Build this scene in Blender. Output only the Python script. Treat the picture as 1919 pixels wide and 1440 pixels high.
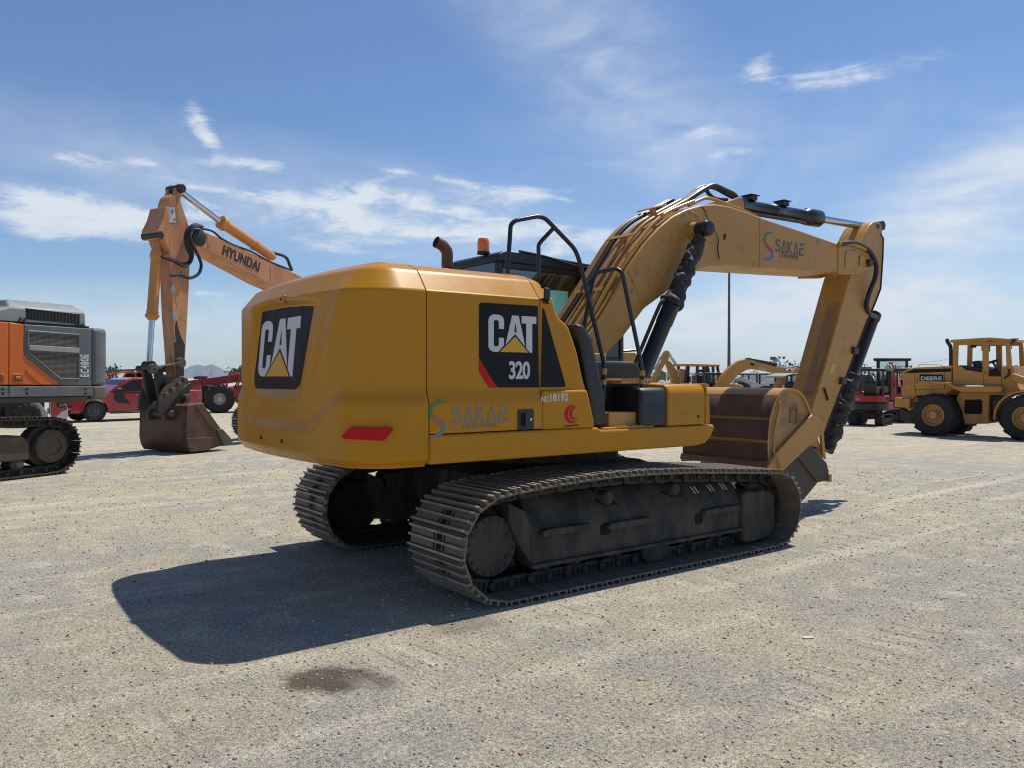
import bpy, bmesh, math, random
import numpy as np
from mathutils import Vector, Matrix
R = math.radians
C = bpy.context.scene.collection
scene = bpy.context.scene
for o in list(bpy.data.objects): bpy.data.objects.remove(o)

# ------------------------------------------------------------------ camera
FPX, CX, CY, CH = 1502.5, -5.1914, -6.3383, 1.7064          # focal length in pixels of a 1919 px wide frame, camera place
YAW, PITCH = R(53.187), R(-0.4725)
cam_d = bpy.data.cameras.new('camera'); cam = bpy.data.objects.new('camera', cam_d); C.objects.link(cam)
cam_d.sensor_width = 36; cam_d.lens = FPX / 1919 * 36; cam_d.clip_end = 20000; cam_d.clip_start = 0.05
FW = Vector((math.cos(YAW) * math.cos(PITCH), math.sin(YAW) * math.cos(PITCH), math.sin(PITCH)))
RT = Vector((math.sin(YAW), -math.cos(YAW), 0)); UP = RT.cross(FW)
CAM = Vector((CX, CY, CH))
cam.matrix_world = Matrix(((RT.x, UP.x, -FW.x, CX), (RT.y, UP.y, -FW.y, CY), (RT.z, UP.z, -FW.z, CH), (0, 0, 0, 1)))
scene.camera = cam
scene.cycles.use_denoising = True; scene.cycles.denoiser = 'OPENIMAGEDENOISE'; scene.cycles.denoising_input_passes = 'RGB_ALBEDO_NORMAL'; scene.cycles.denoising_prefilter = 'NONE'; scene.cycles.use_adaptive_sampling = False; scene.cycles.max_bounces = 8; scene.cycles.diffuse_bounces = 3; scene.cycles.sample_clamp_indirect = 2.5; scene.cycles.transparent_max_bounces = 16; scene.cycles.filter_width = 1.1
scene.render.resolution_x = 1024; scene.render.resolution_y = 769

# ------------------------------------------------------------------ exposure, sun, sky
scene.view_settings.view_transform = 'Standard'; scene.view_settings.look = 'None'
scene.view_settings.exposure = 0.12; scene.view_settings.gamma = 1.0
SUN_DIR = Vector((0.49, 0.085, 1.0)).normalized()            # towards the sun
sun_d = bpy.data.lights.new('sun', 'SUN'); sun_d.energy = 4.3; sun_d.angle = R(0.53); sun_d.color = (1.0, 0.955, 0.88)
sun = bpy.data.objects.new('sun', sun_d); C.objects.link(sun)
sun.rotation_euler = SUN_DIR.to_track_quat('Z', 'Y').to_euler(); sun.location = (0, 0, 60)

def ray(u, v): return (FW + RT * ((u - 959.5) / FPX) - UP * ((v - 719.5) / FPX))

world = bpy.data.worlds.new('World'); scene.world = world; world.use_nodes = True
def build_sky():
    nt = world.node_tree; N = nt.nodes; L = nt.links; N.clear()
    out = N.new('ShaderNodeOutputWorld'); mix = N.new('ShaderNodeMixShader')
    bg = N.new('ShaderNodeBackground'); bg.inputs[1].default_value = 0.094
    bc = N.new('ShaderNodeBackground'); bc.inputs[0].default_value = (0.80, 0.87, 0.95, 1); bc.inputs[1].default_value = 0.84
    sky = N.new('ShaderNodeTexSky'); sky.sky_type = 'NISHITA'; sky.sun_disc = False
    sky.sun_elevation = math.asin(SUN_DIR.z); sky.sun_rotation = math.atan2(SUN_DIR.x, SUN_DIR.y)
    sky.air_density = 1.0; sky.dust_density = 0.15; sky.ozone_density = 2.5; sky.altitude = 50
    tint = N.new('ShaderNodeMix'); tint.data_type = 'RGBA'; tint.blend_type = 'MULTIPLY'; tint.inputs[0].default_value = 1; L.new(sky.outputs[0], tint.inputs[6]); tint.inputs[7].default_value = (.80, .92, 1.08, 1)
    L.new(tint.outputs[2], bg.inputs[0])
    tc = N.new('ShaderNodeTexCoord'); sep = N.new('ShaderNodeSeparateXYZ'); L.new(tc.outputs['Generated'], sep.inputs[0])
    def m(op, a, b=None, c=None):
        n = N.new('ShaderNodeMath'); n.operation = op
        for i, x in enumerate((a, b, c)):
            if x is None: continue
            if isinstance(x, (int, float)): n.inputs[i].default_value = x
            else: L.new(x, n.inputs[i])
        return n.outputs[0]
    az = m('ARCTAN2', sep.outputs[1], sep.outputs[0]); el = m('ARCSINE', sep.outputs[2])
    p = N.new('ShaderNodeCombineXYZ'); L.new(az, p.inputs[0]); L.new(el, p.inputs[1])
    def ae(u, v):
        d = ray(u, v).normalized(); return math.atan2(d.y, d.x), math.asin(d.z)
    def blob(u, v, ru, rv, rot, w):
        a, e = ae(u, v); a2, _ = ae(u + 1, v); k = abs(a2 - a)
        mp = N.new('ShaderNodeMapping'); mp.vector_type = 'TEXTURE'
        mp.inputs['Location'].default_value = (a, e, 0); mp.inputs['Rotation'].default_value = (0, 0, R(rot))
        mp.inputs['Scale'].default_value = (ru * k, rv * k, 1)
        L.new(p.outputs[0], mp.inputs['Vector'])
        g = N.new('ShaderNodeTexGradient'); g.gradient_type = 'QUADRATIC_SPHERE'; L.new(mp.outputs[0], g.inputs[0])
        g.gradient_type = 'SPHERICAL'
        return m('MULTIPLY', g.outputs[1], w)
    def total(lst):
        acc = None
        for b in lst:
            o = blob(*b); acc = o if acc is None else m('ADD', acc, o)
        return acc
    # crisp little cumulus streaks (azimuth grows to the left, so rotations are mirrored)
    crisp = total([(445, 304, 130, 22, 0, 1.0), (80, 375, 260, 60, 8, .95), (170, 425, 300, 50, 3, .9), (260, 400, 230, 40, 6, .8),
                   (60, 425, 160, 40, 0, .6), (620, 385, 220, 40, 4, .8), (830, 385, 260, 34, 8, .85), (700, 430, 320, 34, 3, 1.0),
                   (980, 436, 260, 30, 2, .9), (640, 462, 170, 26, 2, .7), (1060, 470, 160, 24, -5, .8), (385, 385, 90, 55, 0, .6), (880, 345, 240, 24, 10, .5), (540, 375, 200, 18, 5, .5), (320, 330, 260, 20, 12, .45), (1180, 440, 160, 22, 0, .45), (600, 330, 160, 18, 8, .35),
                   (390, 548, 60, 9, 3, .7), (368, 212, 105, 46, 60, .62), (392, 262, 60, 26, 50, .45), (260, 300, 70, 18, 0, .6), (140, 300, 200, 26, 8, .55),
                   (1490, 142, 190, 44, 8, .55), (1640, 130, 240, 32, -4, .56), (1425, 120, 60, 30, -50, .4), (1310, 246, 120, 24, 0, .6), (1380, 288, 100, 24, -2, .55),
                   (1010, 368, 200, 30, 2, .6), (700, 350, 120, 26, -35, .5), (350, 590, 200, 60, 0, .35)])
    soft = total([(1080, 60, 520, 170, 35, .36), (1130, 150, 300, 150, 40, .22), (1800, 420, 560, 190, -22, .85), (1850, 330, 340, 120, -25, .5),
                  (1500, 560, 650, 150, 4, .72), (1780, 560, 420, 90, 4, .55), (1250, 300, 420, 130, 10, .24), (300, 600, 600, 90, 0, .45), (1600, 250, 500, 160, 0, .2),
                  (1380, 600, 300, 60, 0, .45), (700, 640, 1600, 120, 0, .40), (1500, 640, 1400, 120, 0, .42), (350, 340, 900, 150, 6, .32), (800, 400, 700, 120, 6, .28)])
    def noise(sx, sy, scale, detail, rough, dist, rot=0):
        mp = N.new('ShaderNodeMapping'); mp.inputs['Scale'].default_value = (sx, sy, 1); mp.inputs['Rotation'].default_value = (0, 0, R(rot)); L.new(p.outputs[0], mp.inputs['Vector'])
        n = N.new('ShaderNodeTexNoise'); n.inputs['Scale'].default_value = scale; n.inputs['Detail'].default_value = detail
        n.inputs['Roughness'].default_value = rough; n.inputs['Distortion'].default_value = dist
        L.new(mp.outputs[0], n.inputs['Vector']); return n.outputs['Fac']
    def rng(x, a, b, c=0., d=1.):
        n = N.new('ShaderNodeMapRange'); n.interpolation_type = 'SMOOTHSTEP'; L.new(x, n.inputs[0])
        for i, q in enumerate((a, b, c, d)): n.inputs[i + 1].default_value = q
        return n.outputs[0]
    n1 = noise(1, 4.2, 11, 12, .66, 1.0); n2 = noise(1, 2.0, 26, 6, .6, .4, 12)
    n3 = noise(1, 2.6, 5.5, 9, .58, 1.6, -14)
    nn = m('ADD', m('MULTIPLY', n1, .68), m('MULTIPLY', n2, .32))
    d1 = rng(m('ADD', m('MULTIPLY', crisp, 1.25), m('MULTIPLY', nn, 3.9)), 2.22, 3.5, 0, .92)
    d1 = m('MULTIPLY', d1, rng(crisp, 0.02, .5))
    d2 = m('MULTIPLY', soft, rng(m('ADD', m('MULTIPLY', n3, .8), m('MULTIPLY', n2, .2)), .26, .78, .25, 1.25))
    dens = m('MINIMUM', m('ADD', d1, d2), .97)
    L.new(dens, mix.inputs[0]); L.new(bg.outputs[0], mix.inputs[1]); L.new(bc.outputs[0], mix.inputs[2]); L.new(mix.outputs[0], out.inputs[0])
build_sky()

# ------------------------------------------------------------------ materials
def _nodes(name):
    m = bpy.data.materials.new(name); m.use_nodes = True
    return m, m.node_tree.nodes, m.node_tree.links, m.node_tree.nodes['Principled BSDF']
def paint(name, col, rough=.35, metal=0., coat=0., dirt=None, damt=.35, dscale=3., col2=None, bump=0., bscale=40., spec=.5, streak=1., spots=None, samt=.0, sscale=7., dlo=.47):
    """procedural paint/metal: base colour, low-frequency fade to col2, dirt film and chips in object space"""
    m, N, L, b = _nodes(name)
    b.inputs['Roughness'].default_value = rough; b.inputs['Metallic'].default_value = metal
    b.inputs['Coat Weight'].default_value = coat; b.inputs['Coat Roughness'].default_value = .08
    b.inputs['Specular IOR Level'].default_value = spec
    tc = N.new('ShaderNodeTexCoord'); mp = N.new('ShaderNodeMapping'); L.new(tc.outputs['Object'], mp.inputs[0])
    mp.inputs['Scale'].default_value = (1, 1, 1 / streak)
    def noise(sc, det=6, ro=.6):
        n = N.new('ShaderNodeTexNoise'); n.inputs['Scale'].default_value = sc; n.inputs['Detail'].default_value = det; n.inputs['Roughness'].default_value = ro
        L.new(mp.outputs[0], n.inputs['Vector']); return n.outputs['Fac']
    def rng(x, a, c, lo=0., hi=1.):
        n = N.new('ShaderNodeMapRange'); L.new(x, n.inputs[0])
        for i, q in enumerate((a, c, lo, hi)): n.inputs[i + 1].default_value = q
        return n.outputs[0]
    def mix(f, a, c):
        n = N.new('ShaderNodeMix'); n.data_type = 'RGBA'; L.new(f, n.inputs[0])
        for i, q in ((6, a), (7, c)):
            if isinstance(q, tuple): n.inputs[i].default_value = (*q, 1)
            else: L.new(q, n.inputs[i])
        return n.outputs[2]
    c = mix(rng(noise(.9, 3), .35, .7), col, col2 or tuple(x * .9 for x in col))
    if dirt:
        f = rng(noise(dscale, 9, .68), dlo, dlo + .25, 0, damt); c = mix(f, c, dirt)
        r = N.new('ShaderNodeMath'); r.operation = 'MULTIPLY_ADD'; L.new(f, r.inputs[0]); r.inputs[1].default_value = .45; r.inputs[2].default_value = rough
        L.new(r.outputs[0], b.inputs['Roughness'])
    if spots:
        c = mix(rng(noise(sscale, 4, .55), .62, .66, 0, samt), c, spots)
    L.new(c, b.inputs['Base Color'])
    if bump:
        bn = N.new('ShaderNodeBump'); bn.inputs['Strength'].default_value = bump; bn.inputs['Distance'].default_value = .01
        L.new(noise(bscale, 5), bn.inputs['Height']); L.new(bn.outputs[0], b.inputs['Normal'])
    return m
def glass(name, tint, refl=.12, rough=.0):
    m, N, L, b = _nodes(name); N.remove(b); out = N['Material Output']
    t = N.new('ShaderNodeBsdfTransparent'); t.inputs[0].default_value = (*tint, 1)
    g = N.new('ShaderNodeBsdfGlossy'); g.inputs['Roughness'].default_value = .02 + rough
    f = N.new('ShaderNodeFresnel'); f.inputs[0].default_value = 1.5
    a = N.new('ShaderNodeMath'); a.operation = 'ADD'; a.inputs[1].default_value = refl * .4; a.use_clamp = True; L.new(f.outputs[0], a.inputs[0])
    x = N.new('ShaderNodeMixShader'); L.new(a.outputs[0], x.inputs[0]); L.new(t.outputs[0], x.inputs[1]); L.new(g.outputs[0], x.inputs[2]); L.new(x.outputs[0], out.inputs[0])
    return m
DUST = (.30, .25, .18)
YEL = paint('yellow_paint', (.54, .232, .006), .32, coat=.08, spec=.2, dirt=(.44, .25, .07), damt=.25, dscale=2.6, streak=3.5, col2=(.47, .205, .009), bump=.012, bscale=3.)
YELD = paint('weathered_yellow_paint', (.50, .25, .045), .42, coat=.04, dirt=(.35, .205, .075), damt=.5, dscale=2.4, col2=(.45, .222, .042), spots=(.10, .06, .03), samt=.35, sscale=9)
YELP = paint('pipe_yellow_paint', (.50, .25, .055), .4, dirt=DUST, damt=.4)
BLK = paint('black_plastic', (.016, .017, .019), .42, dirt=(.06, .058, .052), damt=.35, dscale=5, streak=2.5)
BLKG = paint('black_gloss_metal', (.012, .013, .016), .25, dirt=(.05, .047, .04), damt=.3, dscale=6)
CABM = paint('cab_dark_paint', (.018, .020, .024), .38, dirt=(.06, .06, .06), damt=.35, dscale=3)
UND = paint('undercarriage_black_paint', (.044, .0425, .039), .66, spec=.15, dirt=(.15, .128, .095), damt=.7, dlo=.43, dscale=4.5, streak=3, bump=.15, bscale=30)
SHOE = paint('worn_track_steel', (.185, .150, .115), .55, metal=.2, dirt=(.33, .27, .19), damt=.55, dscale=7, spots=(.13, .055, .026), samt=.55, sscale=5, bump=.25, bscale=26)
EDGE = paint('worn_sunlit_grouser_edge', (.42, .36, .28), .5, metal=.2, dirt=(.14, .11, .085), damt=.8, dscale=5)
LINK = paint('dark_link_steel', (.030, .027, .024), .55, metal=.3, dirt=(.10, .082, .058), damt=.5, dscale=9, bump=.2)
HOLE = paint('dark_gap', (.004, .004, .004), .9)
DECAL = paint('black_decal_vinyl', (.010, .0105, .013), .45, spec=.18, dirt=(.022, .023, .026), damt=.6, dscale=6, streak=6)
WHT = paint('white_decal', (.62, .62, .62), .4); RED = paint('red_decal', (.56, .008, .014), .45, spec=.2)
DYEL = paint('yellow_decal', (.68, .36, .015), .4)
GREY = paint('faded_grey_lettering', (.24, .225, .20), .5); GREYD = paint('dark_grey_lettering', (.10, .105, .115), .5)
BLUE = paint('blue_decal', (.10, .24, .42), .45); GREEN = paint('green_decal', (.03, .24, .09), .45); PINK = paint('pink_decal', (.42, .13, .15), .45)
CHROME = paint('chrome_rod', (.62, .63, .65), .12, metal=1.0, bump=.0)
RUST = paint('bare_rusty_steel', (.155, .078, .052), .6, spec=.25, dirt=(.30, .17, .085), damt=.65, dscale=3, spots=(.055, .03, .025), samt=.5, sscale=2.5, col2=(.10, .05, .038), bump=.2, bscale=18)
RUSTD = paint('dark_bare_steel', (.060, .050, .042), .5, metal=.3, dirt=(.11, .085, .06), damt=.5, dscale=6, bump=.2)
CLOTH = paint('black_cover_fabric', (.022, .020, .019), .6, dirt=(.085, .075, .06), damt=.6, dscale=7, bump=.3, bscale=14)
EXH = paint('rusty_exhaust', (.13, .088, .062), .5, metal=.5, dirt=(.05, .045, .04), damt=.5)
ORGL = paint('orange_beacon_lens', (.95, .20, .012), .2, coat=.3)
GLT = glass('teal_cab_glass', (.74, .90, .86), .12); GLD = glass('dark_tinted_glass', (.25, .29, .30), .35); GLC = glass('clear_glass', (.78, .84, .84), .15)
RUB = paint('tyre_rubber', (.016, .015, .014), .75, dirt=(.085, .072, .055), damt=.6, dscale=5, bump=.3)
HOSE = paint('black_hose_rubber', (.014, .014, .015), .45, dirt=(.07, .06, .05), damt=.3)

# ------------------------------------------------------------------ mesh helpers
class MB:
    def __init__(s): s.v = []; s.f = []; s.mi = []; s.cur = 0
    def add(s, vs, fs):
        o = len(s.v); s.v += [tuple(x) for x in vs]; s.f += [tuple(i + o for i in f) for f in fs]; s.mi += [s.cur] * len(fs); return s
    def mat(s, i): s.cur = i; return s
    def box(s, x0, x1, y0, y1, z0, z1):
        return s.add([(x0, y0, z0), (x1, y0, z0), (x1, y1, z0), (x0, y1, z0), (x0, y0, z1), (x1, y0, z1), (x1, y1, z1), (x0, y1, z1)],
                     [(0, 3, 2, 1), (4, 5, 6, 7), (0, 1, 5, 4), (1, 2, 6, 5), (2, 3, 7, 6), (3, 0, 4, 7)])
    def beam(s, a, b, w, h, up=(0, 0, 1), w2=None, h2=None):
        a = Vector(a); b = Vector(b); d = (b - a).normalized(); sd = d.cross(Vector(up))
        if sd.length < 1e-4: sd = d.cross(Vector((1, 0, 0)))
        sd.normalize(); u = sd.cross(d); vs = []
        for q, ww, hh in ((a, w, h), (b, w2 or w, h2 or h)):
            for i, j in ((-1, -1), (1, -1), (1, 1), (-1, 1)): vs.append(q + sd * (i * ww / 2) + u * (j * hh / 2))
        return s.add(vs, [(0, 1, 2, 3), (7, 6, 5, 4), (0, 4, 5, 1), (1, 5, 6, 2), (2, 6, 7, 3), (3, 7, 4, 0)])
    def prism(s, poly, a, b, axis='y', poly2=None):
        """polygon extruded from a to b; axis y: poly is (x,z); axis x: poly is (y,z); axis z: poly is (x,y)"""
        n = len(poly); q = poly2 or poly
        def P(p, t): return {'y': (p[0], t, p[1]), 'x': (t, p[0], p[1]), 'z': (p[0], p[1], t)}[axis]
        vs = [P(p, a) for p in poly] + [P(p, b) for p in q]
        fs = [tuple(range(n)), tuple(range(2 * n - 1, n - 1, -1))] + [(i, i + n, (i + 1) % n + n, (i + 1) % n) for i in range(n)]
        return s.add(vs, fs)
    def tube(s, pts, r, n=10, cap=True, sx=1.):
        pts = [Vector(p) for p in pts]; k = len(pts); rr = r if isinstance(r, (list, tuple)) else [r] * k
        t = [(pts[min(i + 1, k - 1)] - pts[max(i - 1, 0)]).normalized() for i in range(k)]
        ref = Vector((0, 0, 1)) if abs(t[0].z) < .9 else Vector((0, 1, 0))
        nx = t[0].cross(ref).normalized(); vs = []; fs = []
        for i in range(k):
            nx = (nx - t[i] * nx.dot(t[i])).normalized(); ny = t[i].cross(nx)
            for j in range(n):
                a = 2 * math.pi * j / n; vs.append(pts[i] + (nx * math.cos(a) * sx + ny * math.sin(a)) * rr[i])
        for i in range(k - 1):
            for j in range(n): fs.append((i * n + j, i * n + (j + 1) % n, (i + 1) * n + (j + 1) % n, (i + 1) * n + j))
        if cap: fs.append(tuple(range(n - 1, -1, -1))); fs.append(tuple((k - 1) * n + j for j in range(n)))
        return s.add(vs, fs)
    def cyl(s, a, b, r, n=20, r2=None): return s.tube([a, b], [r, r if r2 is None else r2], n)
    def lathe(s, prof, o, d, n=28, cap=True):
        """prof: (radius, distance along d)"""
        o = Vector(o); d = Vector(d).normalized(); ref = Vector((0, 0, 1)) if abs(d.z) < .9 else Vector((1, 0, 0))
        x = d.cross(ref).normalized(); y = d.cross(x); vs = []; fs = []
        for r, h in prof:
            for j in range(n):
                a = 2 * math.pi * j / n; vs.append(o + d * h + (x * math.cos(a) + y * math.sin(a)) * r)
        for i in range(len(prof) - 1):
            for j in range(n): fs.append((i * n + j, (i + 1) * n + j, (i + 1) * n + (j + 1) % n, i * n + (j + 1) % n))
        if cap: fs.append(tuple(range(n))); fs.append(tuple((len(prof) - 1) * n + j for j in range(n - 1, -1, -1)))
        return s.add(vs, fs)
    def islands(s):
        p = list(range(len(s.v)))
        def f(i):
            while p[i] != i: p[i] = p[p[i]]; i = p[i]
            return i
        for fc in s.f:
            for j in fc[1:]: p[f(j)] = f(fc[0])
        out = {}
        for fc, mi in zip(s.f, s.mi):
            m, ix = out.setdefault(f(fc[0]), (MB(), {}))
            for i in fc:
                if i not in ix: ix[i] = len(m.v); m.v.append(s.v[i])
            m.f.append(tuple(ix[i] for i in fc)); m.mi.append(mi)
        return [m for m, _ in out.values()]
    def split(s, name, mat, parent=None, **k):
        """every separate piece as an object of its own"""
        return [m.build(name, mat, parent, **k) for m in s.islands()]
    def build(s, name, mat, parent=None, bevel=0., seg=2, smooth=35, loc=None, merge=False):
        me = bpy.data.meshes.new(name); me.from_pydata(s.v, [], s.f)
        mats = mat if isinstance(mat, (list, tuple)) else [mat]
        for m in mats: me.materials.append(m)
        if len(mats) > 1: me.polygons.foreach_set('material_index', s.mi)
        bm = bmesh.new(); bm.from_mesh(me)
        if merge: bmesh.ops.remove_doubles(bm, verts=bm.verts, dist=1e-5)
        bmesh.ops.recalc_face_normals(bm, faces=bm.faces)
        bm.to_mesh(me); bm.free()
        if smooth: me.polygons.foreach_set('use_smooth', [True] * len(me.polygons)); me.set_sharp_from_angle(angle=R(smooth))
        o = bpy.data.objects.new(name, me); C.objects.link(o)
        if parent: o.parent = parent
        if loc: o.location = loc
        if bevel:
            md = o.modifiers.new('bevel', 'BEVEL'); md.width = bevel; md.segments = seg; md.limit_method = 'ANGLE'; md.angle_limit = R(35); md.use_clamp_overlap = True
            md.harden_normals = False
        return o
def thing(name, label, cat, loc=(0, 0, 0), rz=0., group=None):
    o = bpy.data.objects.new(name, None); C.objects.link(o); o.location = loc; o.rotation_euler = (0, 0, rz); o.empty_display_size = .3
    o['label'] = label; o['category'] = cat
    if group: o['group'] = group
    return o
def tag(o, label=None, cat=None, group=None, kind=None):
    if label: o['label'] = label
    if cat: o['category'] = cat
    if group: o['group'] = group
    if kind: o['kind'] = kind
    return o
def copy_tree(o, parent=None):
    c = o.copy(); C.objects.link(c); c.parent = parent
    for ch in list(o.children): copy_tree(ch, c)
    return c
def text(s, size, mat, parent, origin, xd, yd, bold=0., wx=1., ext=.002, align='LEFT', shear=0., spacing=1., name='lettering'):
    """lettering as thin mesh: origin = lower left corner, xd = reading direction, yd = letter up"""
    cu = bpy.data.curves.new(name, 'FONT'); cu.body = s; cu.size = size; cu.extrude = ext; cu.offset = bold * size; cu.align_x = align; cu.shear = shear; cu.space_character = spacing
    cu.resolution_u = 4
    t = bpy.data.objects.new(name, cu); C.objects.link(t)
    me = bpy.data.meshes.new_from_object(t.evaluated_get(bpy.context.evaluated_depsgraph_get()))
    bpy.data.objects.remove(t); bpy.data.curves.remove(cu)
    xd = Vector(xd).normalized(); yd = Vector(yd).normalized(); zd = xd.cross(yd); o0 = Vector(origin)
    me.transform(Matrix(((xd.x * wx, yd.x, zd.x, o0.x), (xd.y * wx, yd.y, zd.y, o0.y), (xd.z * wx, yd.z, zd.z, o0.z), (0, 0, 0, 1))))
    me.materials.clear(); me.materials.append(mat); me.name = name
    o = bpy.data.objects.new(name, me); C.objects.link(o); o.parent = parent
    return o
def flat(polys, name, mat, parent, origin, xd, yd, sx=1., sy=1., ext=.002):
    """flat polygons (lists of 2-D points) laid on a plane, with a small thickness"""
    xd = Vector(xd).normalized(); yd = Vector(yd).normalized(); zd = xd.cross(yd); o0 = Vector(origin); mb = MB()
    for i, poly in enumerate(polys):
        n = len(poly); top = [o0 + xd * (x * sx) + yd * (y * sy) + zd * ext for x, y in poly]; bot = [q - zd * (2 * ext) for q in top]
        mb.add(top + bot, [tuple(range(n)), tuple(range(2 * n - 1, n - 1, -1))] + [(j, j + n, (j + 1) % n + n, (j + 1) % n) for j in range(n)])
    return mb.build(name, mat, parent, smooth=0)
def bend(pts, n=6, rad=.12):
    """round the corners of a polyline"""
    pts = [Vector(p) for p in pts]; out = [pts[0]]
    for i in range(1, len(pts) - 1):
        a, b, c = pts[i - 1], pts[i], pts[i + 1]; r = min(rad, (a - b).length * .45, (c - b).length * .45)
        p = b + (a - b).normalized() * r; q = b + (c - b).normalized() * r
        for k in range(n + 1):
            t = k / n; out.append(p * (1 - t) ** 2 + b * 2 * t * (1 - t) + q * t * t)
    return out + [pts[-1]]
def spline(pts, n=8):
    """Catmull-Rom through the points"""
    pts = [Vector(p) for p in pts]; P = [pts[0] * 2 - pts[1]] + pts + [pts[-1] * 2 - pts[-2]]; out = []
    for i in range(1, len(P) - 2):
        for k in range(n):
            t = k / n; a, b, c, d = P[i - 1:i + 3]
            out.append(.5 * ((2 * b) + (c - a) * t + (2 * a - 5 * b + 4 * c - d) * t * t + (3 * b - a - 3 * c + d) * t ** 3))
    return out + [pts[-1]]
class Fr:
    """a machine's own frame: origin on the ground, heading of its local +x axis (degrees from the camera's right, counter-clockwise)"""
    def __init__(s, u=None, v=None, deg=0., o=None):
        if o is None:
            d = ray(u, v); t = -CH / d.z; p = CAM + d * t; o = (p.x, p.y)
        s.o = Vector((o[0], o[1], 0)); s.a = math.atan2(RT.y, RT.x) + R(deg); s.x = Vector((math.cos(s.a), math.sin(s.a), 0)); s.y = Vector((-s.x.y, s.x.x, 0))
    def s(s, u, v, y=0.):
        d = ray(u, v); q = CAM - s.o; t = (y - q.dot(s.y)) / d.dot(s.y); p = q + d * t; return (p.dot(s.x), p.z)
    def poly(s, pts, y=0.): return [s.s(u, v, y) for u, v in pts]
    def line(s, pts, y=0.): return [(q[0], y, q[1]) for q in s.poly(pts, y)]
MAIN = Fr(o=(0, 0)); MAIN.a = 0.; MAIN.x = Vector((1, 0, 0)); MAIN.y = Vector((0, 1, 0))
def sp(u, v, y): return MAIN.s(u, v, y)
CATC = [(.39, .62), (.39, .86), (.36, .94), (.30, .985), (.24, 1), (.15, 1), (.09, .985), (.03, .94), (0, .86), (0, .14), (.03, .06), (.09, .015), (.15, 0), (.24, 0), (.39, .18), (.39, .38),
        (.26, .38), (.26, .19), (.235, .15), (.155, .15), (.13, .19), (.13, .81), (.155, .85), (.235, .85), (.26, .81), (.26, .62)]
CATA = [(.60, 1), (.77, 1), (.945, .16), (.68, .50), (.43, .20)]
CATT = [(.85, 1), (1.24, 1), (1.24, .80), (1.13, .80), (1.13, 0), (1.07, 0), (.97, .13), (.97, .80), (.85, .80)]
CATTRI = [(.28, 0), (1.03, 0), (.68, .43)]; CATHOLE = [(.685, .80), (.655, .545), (.715, .545)]
def cat_logo(parent, origin, xd, yd, h, wx=1.):
    z = Vector(xd).normalized().cross(Vector(yd).normalized()); o = Vector(origin)
    flat([CATC, CATA, CATT], 'lettering', WHT, parent, o, xd, yd, h * wx, h, .002)
    flat([CATTRI], 'emblem_triangle', DYEL, parent, o, xd, yd, h * wx, h, .002)
    flat([CATHOLE], 'lettering_gap', DECAL, parent, o + z * .0015, xd, yd, h * wx, h, .002)

def swirl(par, cx, cz, h, yy, cols, wd=.86):
    """S-shaped company emblem: a ribbon in three colours, thick in the middle of each bow and pointed at both tips"""
    ctr = spline([(.36, .46, 0), (.10, .47, 0), (-.20, .36, 0), (-.27, .14, 0), (-.10, -.01, 0), (.10, -.10, 0), (.24, -.22, 0), (.16, -.40, 0), (-.10, -.47, 0), (-.36, -.45, 0)], 6); n = len(ctr) - 1
    w = [.012 + .115 * math.sin(math.pi * i / n) ** .7 for i in range(n + 1)]
    def side(i, s):
        t = (ctr[min(i + 1, n)] - ctr[max(i - 1, 0)]).normalized(); q = ctr[i] + Vector((-t.y, t.x, 0)) * (w[i] * s * .5 * (1.15 if .3 < i / n < .7 else 1)); return (q.x * wd, q.y)
    for (a, b), m in zip(((0, .40), (.41, .63), (.64, 1.)), cols):
        i0, i1 = int(a * n), int(b * n); poly = [side(i, 1) for i in range(i0, i1 + 1)] + [side(i, -1) for i in range(i1, i0 - 1, -1)]
        mb = MB(); k = len(poly) // 2
        for j in range(k - 1):
            q = [poly[j], poly[j + 1], poly[-2 - j], poly[-1 - j]]; mb.add([(cx + x * h, yy - .0012, cz + z * h) for x, z in q], [(0, 1, 2, 3)])
        mb.build('emblem', m, par, smooth=0, merge=True)
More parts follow.
